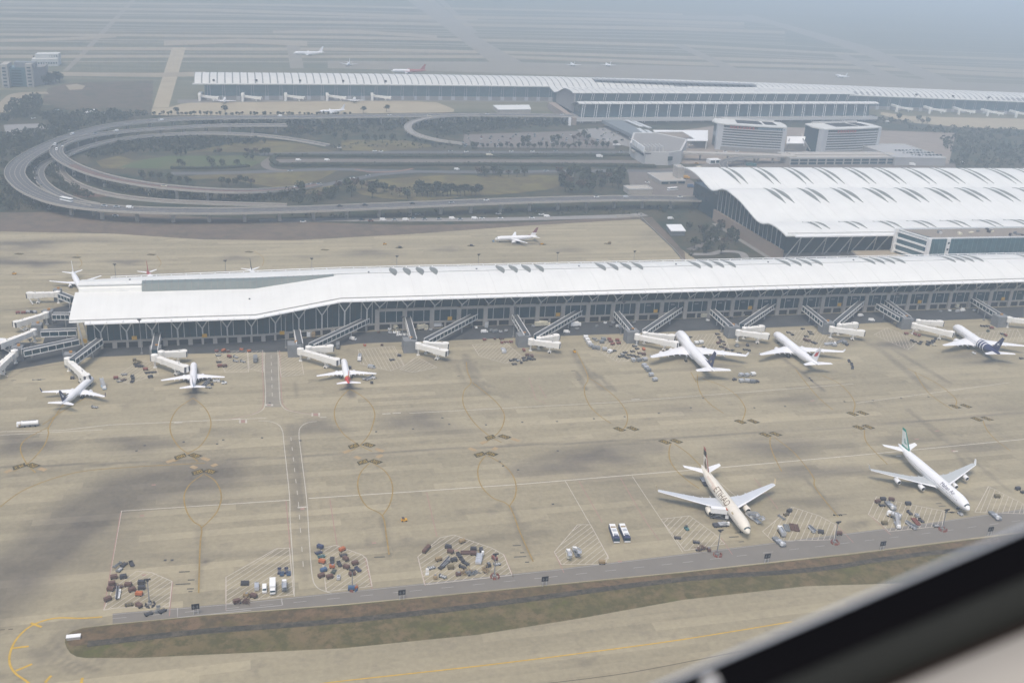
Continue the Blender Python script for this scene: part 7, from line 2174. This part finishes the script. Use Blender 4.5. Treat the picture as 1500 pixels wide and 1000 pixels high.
# vehicles crowded along the foot of the pier
cluster('at the pier foot, left part', 500, 370, Z6, 'unit white 415 668;lorry cream 455 655 -30;unit cream 480 690;unit silver 420 697;unit white 458 697;unit white 492 697;unit white 490 718;unit white 515 716;unit white 545 716;unit white 572 716;lorry cream 700 660;unit cream 730 668;lorry white 832 640;unit silver 770 672;van white 980 668;van white 1012 652;unit dark 1130 650;unit white 1160 652;van white 1232 688;lorry silver 1252 640 80;unit grey 1290 680;van grey 1330 686;unit silver 1372 690;unit silver 1420 680;dolly brown 350 800;dolly brown 320 690;dolly brown 1320 745;dolly brown 1380 748;dolly red 1420 775')
cluster('at the pier foot, middle part', 750, 370, Z6, 'unit silver 185 640;lorry cream 240 636 5;lorry cream 280 630;lorry white 545 636 4;van white 470 690 -3;unit white 802 612;unit silver 872 610;van white 922 642;unit dark 850 640;unit grey 730 642;dolly grey 560 660;unit grey 1050 610')
cluster('at the pier foot, right part', 1000, 370, Z6, 'lorry cream 195 560;unit white 215 590;lorry tan 205 540;unit dark 260 560;unit dark 420 570;unit silver 520 545;van white 65 545')
cluster('at the pier foot near right edge', 1250, 370, Z6, 'van white 60 548 8;van white 155 588 -5;lorry cream 870 470;lorry tan 905 465;unit white 828 506;van silver 900 512;unit white 942 490;van white 940 505;unit cream 920 470;unit silver 1040 505;unit grey 750 512')
cluster('beyond the left end of the pier', 0, 370, Z6, 'crate red 155 525;crate red 205 525;crate silver 245 520;crate dark 275 520;crate silver 300 520;tug yellow 125 188 0;unit dark 470 610;lorry silver 610 555')
cluster('on the apron beyond the pier', 500, 340, 2.942, 'tug yellow 187 54;tug dark 252 68;unit yellow 865 54;unit dark 560 60;unit tan 1155 48;tug lightblue 655 42')

# ================================================================== THE AIRCRAFT WINDOW WE LOOK THROUGH
def window_frame():
    cm = cam_ob.matrix_world
    def at(px, py, d): return cm @ Vector(((px - 750) / FOC * d, -(py - 500) / FOC * d, -d))
    t = thing('cabin_window_frame', 'dark rounded window frame of the aircraft cabin, out of focus at lower right', 'window frame')
    # the pane's opening is a rounded rectangle some 0.45 m wide, 13 cm from the lens; its lower side crosses the picture
    e0, e1 = Vector((970, 1006)), Vector((1500, 778))
    u = (e1 - e0).normalized()
    n = Vector((u.y, -u.x))
    if n.y > 0: n = -n           # towards the opening (up in the picture)
    def outline(off):
        W, Hh, r = 5200 + off * 2, 4300 + off * 2, 1500 + off
        c = (e0 + e1) / 2 + n * (4300 / 2 + 10) + u * (-560)
        pts = []
        for cx, cy, a0 in ((W / 2 - r, -Hh / 2 + r, -90), (W / 2 - r, Hh / 2 - r, 0), (-W / 2 + r, Hh / 2 - r, 90), (-W / 2 + r, -Hh / 2 + r, 180)):
            for k in range(25):
                a = math.radians(a0 + 90 * k / 24)
                x, y = cx + r * math.cos(a), cy + r * math.sin(a)
                bow = 26 * (1 - min(1, abs(x) / 1200) ** 2) if y < 0 and a0 in (-90, 180) else 0
                pts.append(c + u * x + n * (y - bow))
        return pts
    def ring_(prof, name, m, parent):
        b = MB()
        cols = [outline(o) for o, d in prof]
        k = len(cols[0])
        rings = [[at(cols[j][i].x, cols[j][i].y, prof[j][1] * .37) for j in range(len(prof))] for i in range(k)]
        rings.append(rings[0])
        b.loft(rings, cap=False, close=True)
        return b.build(name, m, parent, smooth=True)
    ring_([(0, .362), (1, .353), (4, .352), (6, .354), (16, .366), (4, .368)], 'outer_rim', mat('rim_highlight', (.55, .60, .68), .35, .05, 3), t)  # pale blue ring: edge highlight put into the rim's colour
    ring_([(4, .361), (7, .351), (54, .338), (68, .334), (70, .36)], 'rubber_seal', mat('black_rubber', (.004, .004, .005), .9, .1, 30, 0, .05), t)
    ring_([(66, .336), (70, .330), (102, .328), (130, .326), (136, .330), (136, .36)], 'inner_seal', mat('grey_rubber', (.022, .024, .023), .9, .1, 30, 0, .1), t)
    ring_([(128, .328), (133, .316), (140, .314), (145, .318), (144, .335)], 'bead', mat('rust_bead', (.018, .011, .009), .8, .1, 30, 0, .1), t)
    b = MB(); q0, q1 = at(1041, 1006, .116), at(1041, 995, .115); b.tube(q0, q1, .0011, .0007, 10); b.build('white_spot', mat('spot_white', (.5, .5, .5), .5, .05), t)  # small white stub at the frame's lower edge
    ring_([(139, .322), (144, .310), (230, .300), (520, .29), (900, .30), (900, .32), (230, .32)], 'trim_panel', mat('cabin_trim', (.30, .285, .26), .6, .06, 20, 0, .2), t)
window_frame()
finish_labels()
# ================================================================== HAZE
def haze():
    m = bpy.data.materials.new('haze')
    m.use_nodes = True
    nt = m.node_tree
    nt.nodes.remove(nt.nodes['Principled BSDF'])
    pv = nt.nodes.new('ShaderNodeVolumePrincipled')
    pv.inputs['Density'].default_value = HAZE_D
    pv.inputs['Color'].default_value = HAZE_C
    pv.inputs['Anisotropy'].default_value = 0
    nt.links.new(pv.outputs[0], nt.nodes['Material Output'].inputs['Volume'])
    b = MB()
    b.box((15000, 28500, -1.3), (92000, 65000, CAM_H + 3.0))
    kind(b.build('haze', m), 'stuff')
haze()
